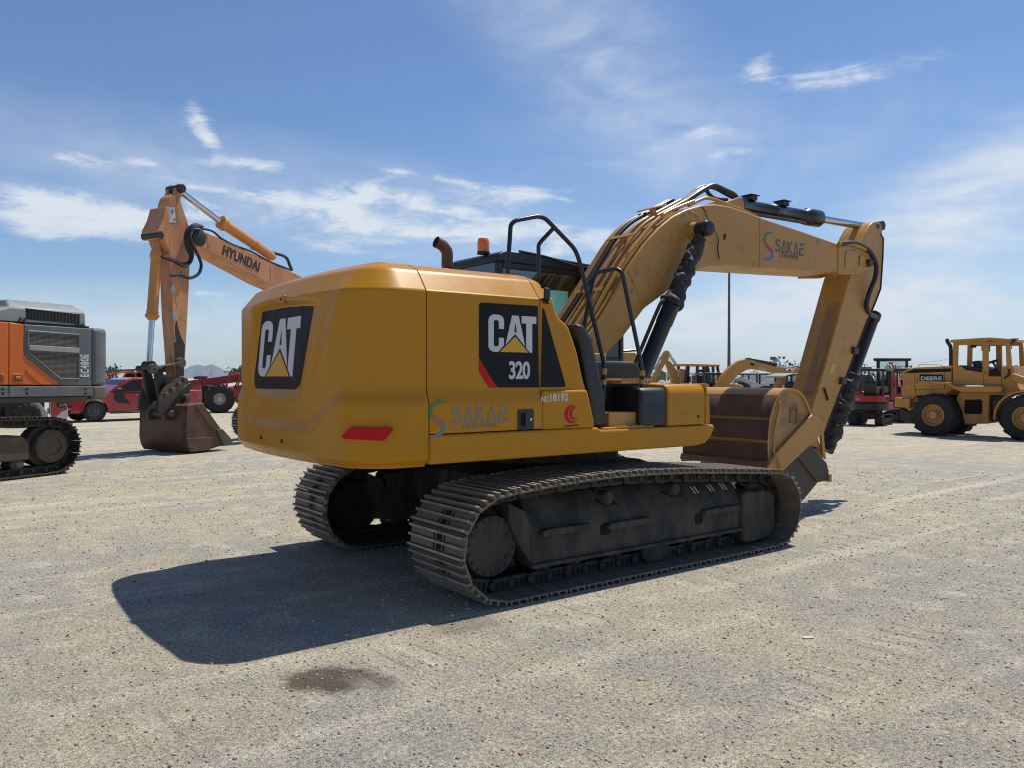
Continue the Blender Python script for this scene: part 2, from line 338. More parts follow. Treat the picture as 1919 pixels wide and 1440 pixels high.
# ================================================================== ground
def build_ground():
    m, N, L, b = _nodes('gravel_ground'); b.inputs['Roughness'].default_value = .9; b.inputs['Specular IOR Level'].default_value = .2
    tc = N.new('ShaderNodeTexCoord')
    def mp(sc, rot=0., loc=(0, 0, 0)):
        n = N.new('ShaderNodeMapping'); n.inputs['Scale'].default_value = sc; n.inputs['Rotation'].default_value = (0, 0, R(rot)); n.inputs['Location'].default_value = loc
        L.new(tc.outputs['Object'], n.inputs[0]); return n.outputs[0]
    def noise(vec, sc, det=6, ro=.6, di=0.):
        n = N.new('ShaderNodeTexNoise'); n.inputs['Scale'].default_value = sc; n.inputs['Detail'].default_value = det; n.inputs['Roughness'].default_value = ro; n.inputs['Distortion'].default_value = di
        L.new(vec, n.inputs[0]); return n.outputs['Fac']
    def rng(x, a, c, lo=0., hi=1., sm=False):
        n = N.new('ShaderNodeMapRange'); L.new(x, n.inputs[0])
        if sm: n.interpolation_type = 'SMOOTHSTEP'
        for i, q in enumerate((a, c, lo, hi)): n.inputs[i + 1].default_value = q
        return n.outputs[0]
    def mix(f, a, c, mode='MIX'):
        n = N.new('ShaderNodeMix'); n.data_type = 'RGBA'; n.blend_type = mode
        if isinstance(f, float): n.inputs[0].default_value = f
        else: L.new(f, n.inputs[0])
        for i, q in ((6, a), (7, c)):
            if isinstance(q, tuple): n.inputs[i].default_value = (*q, 1)
            else: L.new(q, n.inputs[i])
        return n.outputs[2]
    def mth(op, a, c):
        n = N.new('ShaderNodeMath'); n.operation = op
        for i, q in enumerate((a, c)):
            if isinstance(q, float): n.inputs[i].default_value = q
            else: L.new(q, n.inputs[i])
        return n.outputs[0]
    one = mp((1, 1, 1))
    big = noise(one, .16, 5, .6, .6); mid = noise(one, .75, 7, .65, .5); streak = noise(mp((.13, 1.5, 1), 37), 1.1, 6, .62, .3); streak2 = noise(mp((.1, 1.2, 1), 6), 1.7, 5, .6, .2)
    tan_, gry, pale = (.50, .428, .295), (.385, .364, .305), (.72, .64, .475)
    c = mix(rng(mth('ADD', mth('MULTIPLY', big, .45), mth('MULTIPLY', mid, .55)), .42, .58, sm=True), tan_, gry)
    c = mix(rng(streak, .52, .70, 0, .7, True), c, pale); c = mix(rng(streak2, .56, .72, 0, .45, True), c, (.27, .255, .23))
    c = mix(rng(noise(one, 3.1, 6, .6), .50, .66, 0, .5), c, pale)
    fine = mth('ADD', mth('MULTIPLY', noise(one, 38, 6, .8), .55), mth('MULTIPLY', noise(one, 125, 3, .75), .45)); c = mix(rng(fine, .41, .59, 0., 1.), mix(1.0, c, (.33, .325, .315), 'MULTIPLY'), mix(1.0, c, (1.62, 1.61, 1.57), 'MULTIPLY'))
    # little stones: two voronoi layers with a random tone per stone
    for sc, thr, tone in ((36., .30, 0), (75., .36, 0), (150., .40, 0)):
        v = N.new('ShaderNodeTexVoronoi'); v.inputs['Scale'].default_value = sc; L.new(one, v.inputs['Vector'])
        s1 = N.new('ShaderNodeSeparateColor'); L.new(v.outputs['Color'], s1.inputs[0])
        msk = mth('MULTIPLY', rng(v.outputs['Distance'], thr, thr - .10), rng(s1.outputs[1], .55, .60))
        t = N.new('ShaderNodeMix'); t.data_type = 'RGBA'; L.new(s1.outputs[0], t.inputs[0]); t.inputs[6].default_value = (.11, .107, .104, 1); t.inputs[7].default_value = (.74, .71, .64, 1)
        c = mix(mth('MULTIPLY', msk, .85), c, t.outputs[2])
    # oil stains
    def stain(x, y, rx, ry, rot, amt, col):
        nonlocal c
        n = N.new('ShaderNodeMapping'); n.vector_type = 'TEXTURE'; n.inputs['Location'].default_value = (x, y, 0); n.inputs['Rotation'].default_value = (0, 0, R(rot)); n.inputs['Scale'].default_value = (rx, ry, 1)
        L.new(tc.outputs['Object'], n.inputs[0]); g = N.new('ShaderNodeTexGradient'); g.gradient_type = 'SPHERICAL'; L.new(n.outputs[0], g.inputs[0])
        f = rng(mth('ADD', g.outputs[1], mth('MULTIPLY', noise(one, 6., 8, .7), 1.1)), .70, 1.15, 0., amt, True)
        f = mth('MULTIPLY', f, rng(g.outputs[1], .0, .12)); c = mix(f, c, col)
    stain(-3.33, -2.10, .40, .30, -40, .85, (.075, .058, .038)); stain(-3.13, -2.30, .22, .16, -40, .6, (.10, .08, .055)); stain(-2.15, -1.74, .5, .22, 0, .45, (.13, .10, .07))
    # pressed tyre and crawler marks: long strips with cross bars
    prints = None
    for rot, off, hw, per in ((-4, -1.9, .30, 24.), (-9, -3.7, .24, 30.), (33, -7.2, .26, 26.), (37, 1.1, .25, 26.), (22, 9.5, .3, 22.), (41, 16.0, .4, 18.)):
        n = N.new('ShaderNodeMapping'); n.inputs['Rotation'].default_value = (0, 0, R(rot)); L.new(tc.outputs['Object'], n.inputs[0]); sp_ = N.new('ShaderNodeSeparateXYZ'); L.new(n.outputs[0], sp_.inputs[0])
        d = mth('ABSOLUTE', mth('ADD', mth('ADD', sp_.outputs[1], -off), mth('MULTIPLY', mth('ADD', noise(one, .35, 2, .5), -.5), .8)), 0.); ms = rng(d, hw, hw * .8, 0, 1, True)
        w = mth('SINE', mth('MULTIPLY', sp_.outputs[0], per), 0.); ms = mth('MULTIPLY', mth('MULTIPLY', ms, rng(w, -.2, .5)), rng(noise(one, .9, 4, .6), .45, .6)); prints = ms if prints is None else mth('MAXIMUM', prints, ms)
    c = mix(mth('MULTIPLY', prints, .35), c, (.60, .535, .41))
    L.new(c, b.inputs['Base Color'])
    bn = N.new('ShaderNodeBump'); bn.inputs['Strength'].default_value = .9; bn.inputs['Distance'].default_value = .05
    h = mth('ADD', mth('MULTIPLY', noise(one, 14, 9, .75), .6), mth('MULTIPLY', noise(one, 55, 5, .75), .42)); h = mth('ADD', h, mth('MULTIPLY', streak, 1.2)); h = mth('ADD', h, mth('MULTIPLY', mid, .9)); h = mth('ADD', h, mth('MULTIPLY', prints, -.55))
    L.new(h, bn.inputs['Height']); L.new(bn.outputs[0], b.inputs['Normal'])
    mb = MB(); S = 8000.; mb.add([(-S, -S, 0), (S, -S, 0), (S, S, 0), (-S, S, 0)], [(0, 1, 2, 3)])
    g = mb.build('ground', m, smooth=0); tag(g, 'wide yard of dusty grey and tan crushed gravel', 'ground', kind='structure')
build_ground()
def build_gravel():
    rnd = np.random.default_rng(5); n = 90000
    # polar scatter in front of the camera, thinning with distance
    d = 1.6 + 15 * rnd.random(n) ** 1.75; a = YAW + (rnd.random(n) - .5) * 1.75
    x = CX + d * np.cos(a); y = CY + d * np.sin(a); r = .0022 + .0085 * rnd.random(n) ** 5.5
    r *= (.75 + .06 * d)
    ico = [(0, 0, 1), (0.894, 0, .447), (.276, .851, .447), (-.724, .526, .447), (-.724, -.526, .447), (.276, -.851, .447), (.724, .526, -.447), (-.276, .851, -.447), (-.894, 0, -.447), (-.276, -.851, -.447), (.724, -.526, -.447), (0, 0, -1)]
    fi = np.array([(0, 1, 2), (0, 2, 3), (0, 3, 4), (0, 4, 5), (0, 5, 1), (1, 6, 2), (2, 7, 3), (3, 8, 4), (4, 9, 5), (5, 10, 1), (6, 7, 2), (7, 8, 3), (8, 9, 4), (9, 10, 5), (10, 6, 1)])
    V = np.array(ico)[None] * (1 + .38 * (rnd.random((n, 12, 1)) - .5) * 1.5); V *= np.stack([.7 + .7 * rnd.random(n), .7 + .5 * rnd.random(n), .45 + .35 * rnd.random(n)], 1)[:, None, :]
    t = rnd.random(n) * 6.28; c, s = np.cos(t), np.sin(t); X = V[..., 0] * c[:, None] - V[..., 1] * s[:, None]; Y = V[..., 0] * s[:, None] + V[..., 1] * c[:, None]
    P = np.stack([X * r[:, None] + x[:, None], Y * r[:, None] + y[:, None], V[..., 2] * r[:, None] + r[:, None] * .22], 2).reshape(-1, 3)
    F = (fi[None] + (np.arange(n) * 12)[:, None, None]).reshape(-1, 3); k = len(F)
    me = bpy.data.meshes.new('gravel'); me.vertices.add(len(P)); me.vertices.foreach_set('co', P.ravel()); me.loops.add(k * 3); me.loops.foreach_set('vertex_index', F.ravel().astype(np.int32))
    me.polygons.add(k); me.polygons.foreach_set('loop_start', np.arange(0, k * 3, 3, dtype=np.int32)); me.polygons.foreach_set('loop_total', np.full(k, 3, np.int32)); me.update()
    m, N, L, b = _nodes('gravel_stones'); b.inputs['Roughness'].default_value = .85
    g = N.new('ShaderNodeNewGeometry'); cr = N.new('ShaderNodeValToRGB'); L.new(g.outputs['Random Per Island'], cr.inputs[0]); L.new(cr.outputs[0], b.inputs['Base Color'])
    e = cr.color_ramp.elements; e[0].color = (.10, .097, .09, 1); e[1].color = (.62, .59, .53, 1)
    for p, q in ((.10, (.20, .19, .17, 1)), (.35, (.34, .30, .235, 1)), (.8, (.45, .41, .34, 1))): z = e.new(p); z.color = q
    me.materials.append(m); o = bpy.data.objects.new('gravel', me); C.objects.link(o); tag(o, 'loose grey and brown pebbles strewn over the yard', 'gravel', kind='stuff')
build_gravel()

# ================================================================== tracks (shared builder)
def track_path(xs, rs, xi, ri, zc, top):
    """closed path (x,z,tangent) of the shoe plane: sprocket rear at xs, idler front at xi; top: list of (x,z) between them"""
    pts = []
    for k in range(25):                                     # round the rear, bottom to top
        a = -math.pi / 2 - math.pi * k / 24; pts.append((xs + rs * math.cos(a), zc + rs * math.sin(a)))
    pts += top
    for k in range(25):
        a = math.pi / 2 - math.pi * k / 24; pts.append((xi + ri * math.cos(a), (zc + (ri - rs)) * 1. + ri * math.sin(a)))
    pts.append(pts[0])
    d = [0]
    for p, q in zip(pts, pts[1:]): d.append(d[-1] + math.hypot(q[0] - p[0], q[1] - p[1]))
    def at(t):
        t %= d[-1]
        i = max(k for k in range(len(d)) if d[k] <= t + 1e-9); i = min(i, len(pts) - 2); f = (t - d[i]) / max(1e-9, d[i + 1] - d[i])
        return (pts[i][0] * (1 - f) + pts[i + 1][0] * f, pts[i][1] * (1 - f) + pts[i + 1][1] * f)
    return at, d[-1]
def make_track(root, yc, w, n, at, length, mats, chain_y=.11, sc=1., shoe_off=.0, grousers=3, holes=True, out=-1):
    """one crawler chain with a child for every shoe; the path is the outer face of the shoe plates"""
    pitch = length / n; rails = [MB(), MB()]
    for i in range(n):                                       # chain links
        a = at(i * pitch); b_ = at((i + 1) * pitch); dx, dz = b_[0] - a[0], b_[1] - a[1]; l = math.hypot(dx, dz); ux, uz = dx / l, dz / l; nx, nz = uz, -ux   # inward normal for this winding
        for ch, yy in zip(rails, (yc - chain_y, yc + chain_y)):
            th = .022 * sc; o0 = .015 * sc; h = .105 * sc
            prof = [(-.10, 0), (1.10, 0), (1.14, .45), (1.06, .92), (.72, 1.0), (.28, 1.0), (-.06, .92), (-.14, .45)]
            poly = [(a[0] + dx * p + nx * (o0 + h * q), a[1] + dz * p + nz * (o0 + h * q)) for p, q in prof]; yo = th * (.5 if i % 2 else -.5)
            ch.prism(poly, yy - th + yo * .6, yy + th + yo * .6)
            ch.mat(1)                                        # windows between the pins
            sgn_ = -1 if yy < yc else 1
            for p0, p1 in ((.30, .46), (.56, .72)):
                ye = yy + sgn_ * (th + .0015) + yo * .6
                ch.add([(a[0] + dx * p + nx * (o0 + h * q), ye, a[1] + dz * p + nz * (o0 + h * q)) for p, q in ((p0, .22), (p1, .22), (p1, .72), (p0, .72))], [(0, 1, 2, 3)])
            ch.mat(0)
            pc = (a[0] + nx * (o0 + h * .5), a[1] + nz * (o0 + h * .5)); ch.cyl((pc[0], yy - th * 2.1, pc[1]), (pc[0], yy + th * 2.1, pc[1]), .033 * sc, 10)
    chain, _ = [r.build('track_chain', [mats[1], mats[2]], root, bevel=.004 * sc, seg=1) for r in rails]
    s = MB(); L_ = pitch * .468; pl = .014 * sc; g = .030 * sc    # shoe cross-section: local x along the travel, local z outward
    prof = [(-L_, -pl), (L_, -pl), (L_, 0)]
    gx = [L_ * q for q in ((.78, -.02, -.86) if grousers == 3 else (.8,))]
    for q in gx: prof += [(q + .013 * sc, 0), (q + .008 * sc, g), (q - .008 * sc, g), (q - .013 * sc, 0)]
    prof += [(-L_, 0)]
    s.prism(prof, -w / 2, w / 2)
    if holes:
        s.mat(1)
        for q in (-.44, .38):
            for yy, ww in ((-.10, .010), (-.03, .036), (.04, .010)): s.box(q * L_ - .020, q * L_ + .020, yy - ww, yy + ww, .0005, .0022)
    s.mat(2)                                                 # worn grouser edges, paled further to imitate sunlit tips
    for q in gx: s.box(q - .0085 * sc, q + .0085 * sc, -w / 2 + .006, w / 2 - .006, g - .001, g + .0015)
    proto = s.build('track_shoe', [mats[0], mats[2], EDGE], chain, bevel=.004 * sc, seg=1)
    for i in range(n):
        o = proto if i == 0 else proto.copy()
        if i: C.objects.link(o); o.parent = chain
        a = at((i + .5) * pitch - pitch * .5); b_ = at((i + .5) * pitch + pitch * .5); dx, dz = b_[0] - a[0], b_[1] - a[1]
        cx, cz = (a[0] + b_[0]) / 2, (a[1] + b_[1]) / 2; o.location = (cx, yc, cz)
        # local x -> tangent, local z -> outward
        l = math.hypot(dx, dz); ux, uz = dx / l, dz / l; o.rotation_euler = Matrix(((ux, 0, -uz), (0, 1, 0), (uz, 0, ux))).to_euler()
    return chain

# ================================================================== the yellow excavator in front
EX = thing('tracked_excavator', 'large yellow tracked excavator filling the foreground, black decals on its tail and side', 'excavator')
def main_undercarriage():
    zc, rs = .432, .402
    top = [(-1.2, .868), (-.7, .888), (-.2, .883), (.4, .855), (1.1, .803)]
    at, ln = track_path(-1.655, rs, 1.70, .362, zc, top)
    for sgn in (-1, 1):
        yc = 1.19 * sgn; out = -.0
        make_track(EX, yc, .77, 47, at, ln, (SHOE, LINK, HOLE))
        yo = yc + sgn * .20                                   # outer face of the side frame
        # frame: outer beam with a sloping upper face and front guard
        cs = [(yc - .20, .60), (yc - .20, .25), (yo - .02 * sgn, .20), (yo, .215), (yo, .47), (yo - .015 * sgn, .52), (yc + sgn * .06, .70), (yc - .0, .74), (yc - .2, .72)]
        if sgn > 0: cs = [(yc - .20, .25), (yo - .02, .20), (yo, .215), (yo, .47), (yo - .015, .52), (yc + .06, .70), (yc, .74), (yc - .2, .72)]
        else: cs = [(yc + .20, .25), (yo + .02, .20), (yo, .215), (yo, .47), (yo + .015, .52), (yc - .06, .70), (yc, .74), (yc + .2, .72)]
        fr = MB().prism(cs, -1.30, 1.32, 'x')
        fr.prism([(-1.30, .24), (-1.30, .52), (-1.36, .66), (-1.52, .74), (-1.52, .60), (-1.42, .40)], yc - .2, yc + .2)
        fo = fr.build('track_frame', UND, EX, bevel=.012)
        lip = MB().box(-1.31, 1.33, yo - .02 if sgn > 0 else yo - .035, yo + .035 if sgn > 0 else yo + .02, .20, .232); lip.build('frame_lip', UND, fo, bevel=.004)
        gd = MB()
        gy0, gy1 = (yc - .12, yo + .035) if sgn > 0 else (yo - .035, yc + .12)
        gd.prism([(1.30, .10), (1.30, .56), (1.38, .585), (1.74, .56), (1.82, .50), (1.84, .20), (1.76, .09), (1.40, .07)], gy0, gy1); gd.build('idler_guard', UND, fo, bevel=.02)
        ho = MB()                                             # openings, step brackets and slots of the outer face
        e = sgn * .002
        for x0, x1, z0, z1 in ((-.56, -.44, .37, .47), (.64, .75, .33, .43)):
            ho.prism([(x0 + .02, z0), (x1 - .02, z0), (x1, z0 + .02), (x1, z1 - .02), (x1 - .02, z1), (x0 + .02, z1), (x0, z1 - .02), (x0, z0 + .02)], yo - e, yo + e * 2)
        def slope(x, t): return (x, yo - sgn * .015 + (yc + sgn * .06 - yo + sgn * .015) * t + sgn * .003, .52 + .18 * t + .003)
        for xa, xb, t0, t1 in ((-.55, -.28, .42, .74), (.28, .55, .42, .74)):
            ho.add([slope(xa + .12, t0), slope(xb, t0), slope(xb - .08, t1), slope(xa, t1)], [(0, 1, 2, 3)])
        ho.split('frame_opening', HOLE, fo)
        sl = MB()
        for x in (.70, .745, .93, .975, 1.12, 1.165, 1.30):
            sl.add([slope(x + .02, .45), slope(x + .04, .45), slope(x + .015, .80), slope(x - .005, .80)], [(0, 1, 2, 3)])
        sl.split('reflective_strip', paint('pale_strip_%d' % (sgn + 1), (.62, .5, .36), .5), fo)
        for x0, x1, z in ((-1.22, -.72, .49), (-.5, .0, .465), (.72, 1.24, .455)):
            st = MB(); st.prism([(x0, z - .045), (x0, z), (x0 + .06, z + .012), (x1, z + .012), (x1, z - .045)], *((yo + .001, yo + .06) if sgn > 0 else (yo - .06, yo - .001))); st.build('step', UND, fo, bevel=.008)
        # final drive with bolted cover, sprocket, idler, rollers
        sk = MB(); nt = 21
        prof = []
        for k in range(nt * 4):
            a = 2 * math.pi * k / (nt * 4); rr = .305 if k % 4 in (1, 2) else .255; prof.append((-1.655 + rr * math.cos(a), zc + rr * math.sin(a)))
        sk.prism(prof, yc - .045, yc + .045); sk.build('sprocket', LINK, EX, bevel=.004)
        dr = MB().lathe([(.25, -.20), (.25, .05), (.235, .06), (.235, .155), (.228, .166), (.0, .170)], (-1.655, yc, zc - .02), (0, sgn, 0), 40, cap=False); fd = dr.build('final_drive', UND, EX)
        bo = MB()
        for k in range(18):
            a = 2 * math.pi * (k + .5) / 18; p = (-1.655 + .208 * math.cos(a), zc - .02 + .208 * math.sin(a)); y0 = yc + sgn * .162; bo.cyl((p[0], y0, p[1]), (p[0], y0 + sgn * .014, p[1]), .0125, 6)
        for a in (.42, -.55):
            p = (-1.655 + .175 * math.cos(a), zc - .02 + .175 * math.sin(a)); bo.cyl((p[0], yc + sgn * .162, p[1]), (p[0], yc + sgn * .178, p[1]), .022, 14)
        bo.split('cover_bolt', LINK, fd)
        MB().lathe([(.10, -.09), (.235, -.085), (.25, -.06), (.21, -.05), (.21, .05), (.25, .06), (.235, .085), (.10, .09)], (1.70, yc, .392), (0, 1, 0), 36).build('idler_wheel', UND, EX)
        rp = MB().lathe([(.05, -.17), (.06, -.15), (.085, -.14), (.105, -.12), (.085, -.06), (.085, .06), (.105, .12), (.085, .14), (.06, .15), (.05, .17)], (0, 0, 0), (0, 1, 0), 22).build('track_roller', LINK, EX)
        rb = MB().box(-.06, .06, -.185, -.15, .0, .12).box(-.06, .06, .15, .185, .0, .12).build('roller_bracket', UND, rp, bevel=.01)
        for i, x in enumerate((-1.12, -.79, -.32, .15, .62, 1.03, 1.35)):
            o = rp if i == 0 else copy_tree(rp, EX)
            o.location = (x, yc, .215)
        cr = MB().lathe([(.04, -.18), (.075, -.16), (.075, .05), (.062, .06), (.062, .16), (.05, .175)], (0, 0, 0), (0, sgn, 0), 22).build('carrier_roller', UND, EX)
        for i, x in enumerate((-.43, .41)):
            o = cr if i == 0 else copy_tree(cr, EX)
            o.location = (x, yc, .672)
        gg = MB().prism([(-.02, .20), (-.02, .10), (.03, .055), (.27, .055), (.32, .10), (.32, .20)], yo - sgn * .06, yo - sgn * .02); gg.build('track_guide', UND, fo, bevel=.006)
    cb = MB()
    cb.prism([(-.95, .50), (-.95, .78), (-.55, .90), (.55, .90), (.95, .78), (.95, .50)], -.78, .78); cb.prism([(-1.05, .46), (-.7, .46), (-.5, .86), (-1.0, .80)], -1.0, 1.0); cb.prism([(.7, .46), (1.05, .46), (1.0, .80), (.5, .86)], -1.0, 1.0)
    cb.build('carbody', UND, EX, bevel=.02)
    sw = MB().lathe([(.70, .88), (.72, .90), (.72, .98), (.66, 1.0), (.66, 1.09)], (0, 0, 0), (0, 0, 1), 48, cap=False); sw.build('swing_bearing', UND, EX)
main_undercarriage()

# ---- counterweight: dense skin over the plan outline, all its creases modelled as offsets
def smooth(a, b, x):
    t = np.clip((x - a) / (b - a), 0, 1); return t * t * (3 - 2 * t)
SEAMX = -2.236
def cw_outline(n):
    """plan outline from the right seam round the tail to the left seam: points and outward normals"""
    Rr, xm, ys, rc = 7.2, -2.872, 1.40, .40
    # rear arc centre (xm+Rr, 0); fillet circle tangent to both arc and side
    cx = xm + Rr; fy = ys - rc; fx = cx - math.sqrt((Rr - rc) ** 2 - fy ** 2); a0 = math.atan2(fy, fx - cx)     # direction of tangent point
    pts = []
    for t in np.linspace(0, 1, int(n * .10), endpoint=False): pts.append((SEAMX - .004 + (fx - SEAMX) * t, -ys))
    ae = math.pi + math.asin(fy / (Rr - rc))                     # fillet end angle on the right side
    for t in np.linspace(0, 1, int(n * .24), endpoint=False):
        a = -math.pi / 2 - (2 * math.pi - ae + 0 - math.pi / 2 - 0) * t if False else -math.pi / 2 + (-(math.pi / 2) + math.asin(fy / (Rr - rc))) * t
        pts.append((fx + rc * math.cos(a), -fy + rc * math.sin(a)))
    h = math.asin(fy / (Rr - rc))
    for t in np.linspace(-1, 1, int(n * .34)): pts.append((cx - Rr * math.cos(h * t), Rr * math.sin(h * t)))
    P = np.array(pts); P2 = P[P[:, 1] < -1e-6]; P = np.vstack([P2, P2[::-1] * [1, -1]])
    d = np.gradient(P, axis=0); Nn = np.stack([-d[:, 1], d[:, 0]], 1); Nn /= np.linalg.norm(Nn, axis=1)[:, None]
    if (Nn[len(P) // 2] @ np.array([-1, 0])) < 0: Nn = -Nn
    return P, Nn
ZB, ZT = 1.062, 2.552
def side_inset(z, zl):
    """inward offset of the skin at height z; zl = middle height of the sloping band"""
    o = .036 * smooth(zl - .066, zl + .066, z)                   # the band
    o = o + .055 * (1 - smooth(ZB, ZB + .085, z)) ** 1.6          # rounded lower edge
    o = o + np.where(z > 2.33, (z - 2.33) * .80, 0) + .10 * smooth(2.47, ZT, z) ** 2
    return o
RECESS_X = -2.768
def rec_poly(): 
    """rear recess outline in (y,z): taken on the tail plane"""
    q = [(478, 600), (588, 556), (563, 742), (473, 745)]
    return [((MAINX(u, v, RECESS_X))) for u, v in q]
def MAINX(u, v, x):
    d = ray(u, v); k = .09; t = (x + k * (CH - 1.95) - CX) / (d.x - k * d.z); p = CAM + d * t; return (p.y, p.z)
def counterweight():
    P, Nn = cw_outline(330); ns = len(P); zs = np.concatenate([np.linspace(ZB, ZB + .10, 10, endpoint=False), np.linspace(ZB + .10, 2.28, 84, endpoint=False), np.linspace(2.28, ZT, 26)]); nz = len(zs)
    X = np.repeat(P[:, 0][:, None], nz, 1); Y = np.repeat(P[:, 1][:, None], nz, 1); Z = np.repeat(zs[None], ns, 0)
    # band drops from 1.56 on the side to 1.33 across the tail
    ty = smooth(-1.08, -.62, Y) * smooth(1.08, .62, Y); tt = np.where(X < -2.45, ty, 0)
    zl = 1.56 - .235 * tt
    off = side_inset(Z, zl)
    # tail: soft ridge dividing the corner from the tail frame, then the recess with a flat floor
    dec = [MAINX(u, v, RECESS_X) for u, v in ((474, 570), (594, 548), (560, 745), (472, 745))]
    zmid = Z
    # right and left limits of the recess vary with height (trapezoid)
    zt, zb = 2.285, 1.60
    f = np.clip((Z - zb) / (zt - zb), 0, 1); yr = -.42 + (-.79 + .42) * f; yl = .655 + (.60 - .655) * f
    m = smooth(-.06, .03, Y - yr) * smooth(-.06, .04, yl - Y) * smooth(-.085, .02, Z - zb) * smooth(-.05, .03, zt + .02 - .05 * (Y - .25) ** 2 - Z)
    rear = (X < -2.5)
    rid = np.exp(-((Y - (yr - .30)) / .11) ** 2) * smooth(1.5, 2.0, Z) * smooth(2.5, 2.25, Z) * rear
    off = off - .020 * rid + .012 * smooth(-.35, -.6, Y - yr) * 0
    X = X - Nn[:, 0][:, None] * off; Y = Y - Nn[:, 1][:, None] * off
    m = m * rear; fl = RECESS_X + .09 * (Z - 1.95); X = X * (1 - m) + m * np.maximum(X, fl)
    # reflector pocket
    vs = np.stack([X, Y, Z], 2).reshape(-1, 3); fs = []
    for i in range(ns - 1):
        for j in range(nz - 1): fs.append((i * nz + j, (i + 1) * nz + j, (i + 1) * nz + j + 1, i * nz + j + 1))
    mb = MB(); mb.add([tuple(v) for v in vs], fs)
    mb.add([], [])
    mb.f.append(tuple(i * nz + nz - 1 for i in range(ns))); mb.f.append(tuple(i * nz for i in range(ns))); mb.mi += [0, 0]
    mb.f.append(tuple(list(range(nz)) + [(ns - 1) * nz + j for j in range(nz - 1, -1, -1)])); mb.mi.append(0)
    cw = mb.build('counterweight', YEL, EX, smooth=28)
    # decal on the recess floor
    x0 = RECESS_X - .003
    def Q(u, v): return MAINX(u, v, x0)
    pc = [Q(*q) for q in ((482, 590), (484, 583), (490, 579.5), (520, 572), (560, 567), (581, 565.5), (586, 569), (587, 577), (576, 640), (564, 708), (560, 724), (553, 730.5), (482, 729), (477.5, 725), (476.5, 716))]
    YD = Vector((.09, 0, 1)); yl_ = YD.length; dc = flat([[(-y, (z - 1.95) * yl_) for y, z in pc]], 'tail_decal', DECAL, cw, (x0, 0, 1.95), (0, -1, 0), YD, ext=.001)
    bl = Q(485.5, 705); br = Q(549, 704); tl = Q(500, 598)
    t0, t1, t2 = Q(539, 594.2), Q(545, 703.5), Q(563.8, 592.3); cl = Q(484.3, 695); hh = (t0[1] - t1[1]) * yl_; wd = (Q(492.6, 612)[0] + cl[0]) / 2 - t2[0] + .02
    zb_ = Q(489, 704.5)[1]; cat_logo(dc, (x0 - .002 + .09 * (zb_ - 1.95), cl[0], zb_), (0, -1, 0), YD, hh, wd / 1.24 / hh)
    # red reflector
    def cs(u, v):                                            # point of the skin under a pixel
        d = ray(u, v); best = None
        V = vs - np.array(CAM); dn = np.array(d.normalized()); t = V @ dn; dist = np.linalg.norm(V - t[:, None] * dn, axis=1); dist[(dist > .04)] = 9
        k = np.argmin(np.where(dist < .022, t, 99)); return Vector(vs[k]), t[k]
    ref = [(640, 818), (655, 803), (662, 801), (733, 802), (737, 805), (722, 824), (714, 827), (645, 823)]
    pts = []
    dn = [ray(u, v).normalized() for u, v in ref]; c0, t0 = cs(688, 812)
    n0 = Vector((-.72, -.69, 0)).normalized()
    a, _ = cs(645, 815); b_, _ = cs(733, 811)
    n0 = (b_ - a).cross(Vector((0, 0, 1))).normalized(); n0 = n0 if n0.dot(CAM - c0) > 0 else -n0
    xd = Vector((0, 0, 1)).cross(n0); org = c0 + n0 * .012
    pl = []
    for d in dn:
        t = (org - CAM).dot(n0) / d.dot(n0); p = CAM + d * t - org; pl.append((p.dot(xd), p.z))
    flat([pl], 'red_reflector', RED, cw, org, xd, (0, 0, 1), ext=.012)
    bk = MB()
    for u, v in ((486, 823), (523, 828)):
        c, _ = cs(u, v); bk.lathe([(.0, .006), (.012, .006), (.016, .0)], c - Vector((.002, 0, 0)), (-1, 0, 0), 12, cap=False)
    bk.split('plug_hole', HOLE, cw)
    c, _ = cs(524, 559); MB().box(c.x - .006, c.x + .02, c.y - .055, c.y + .055, c.z - .03, c.z + .03).build('camera_cover', YEL, cw, bevel=.008)
    MB().cyl((c.x - .008, c.y, c.z), (c.x, c.y, c.z), .014, 12).build('rear_camera', HOLE, cw)
counterweight()

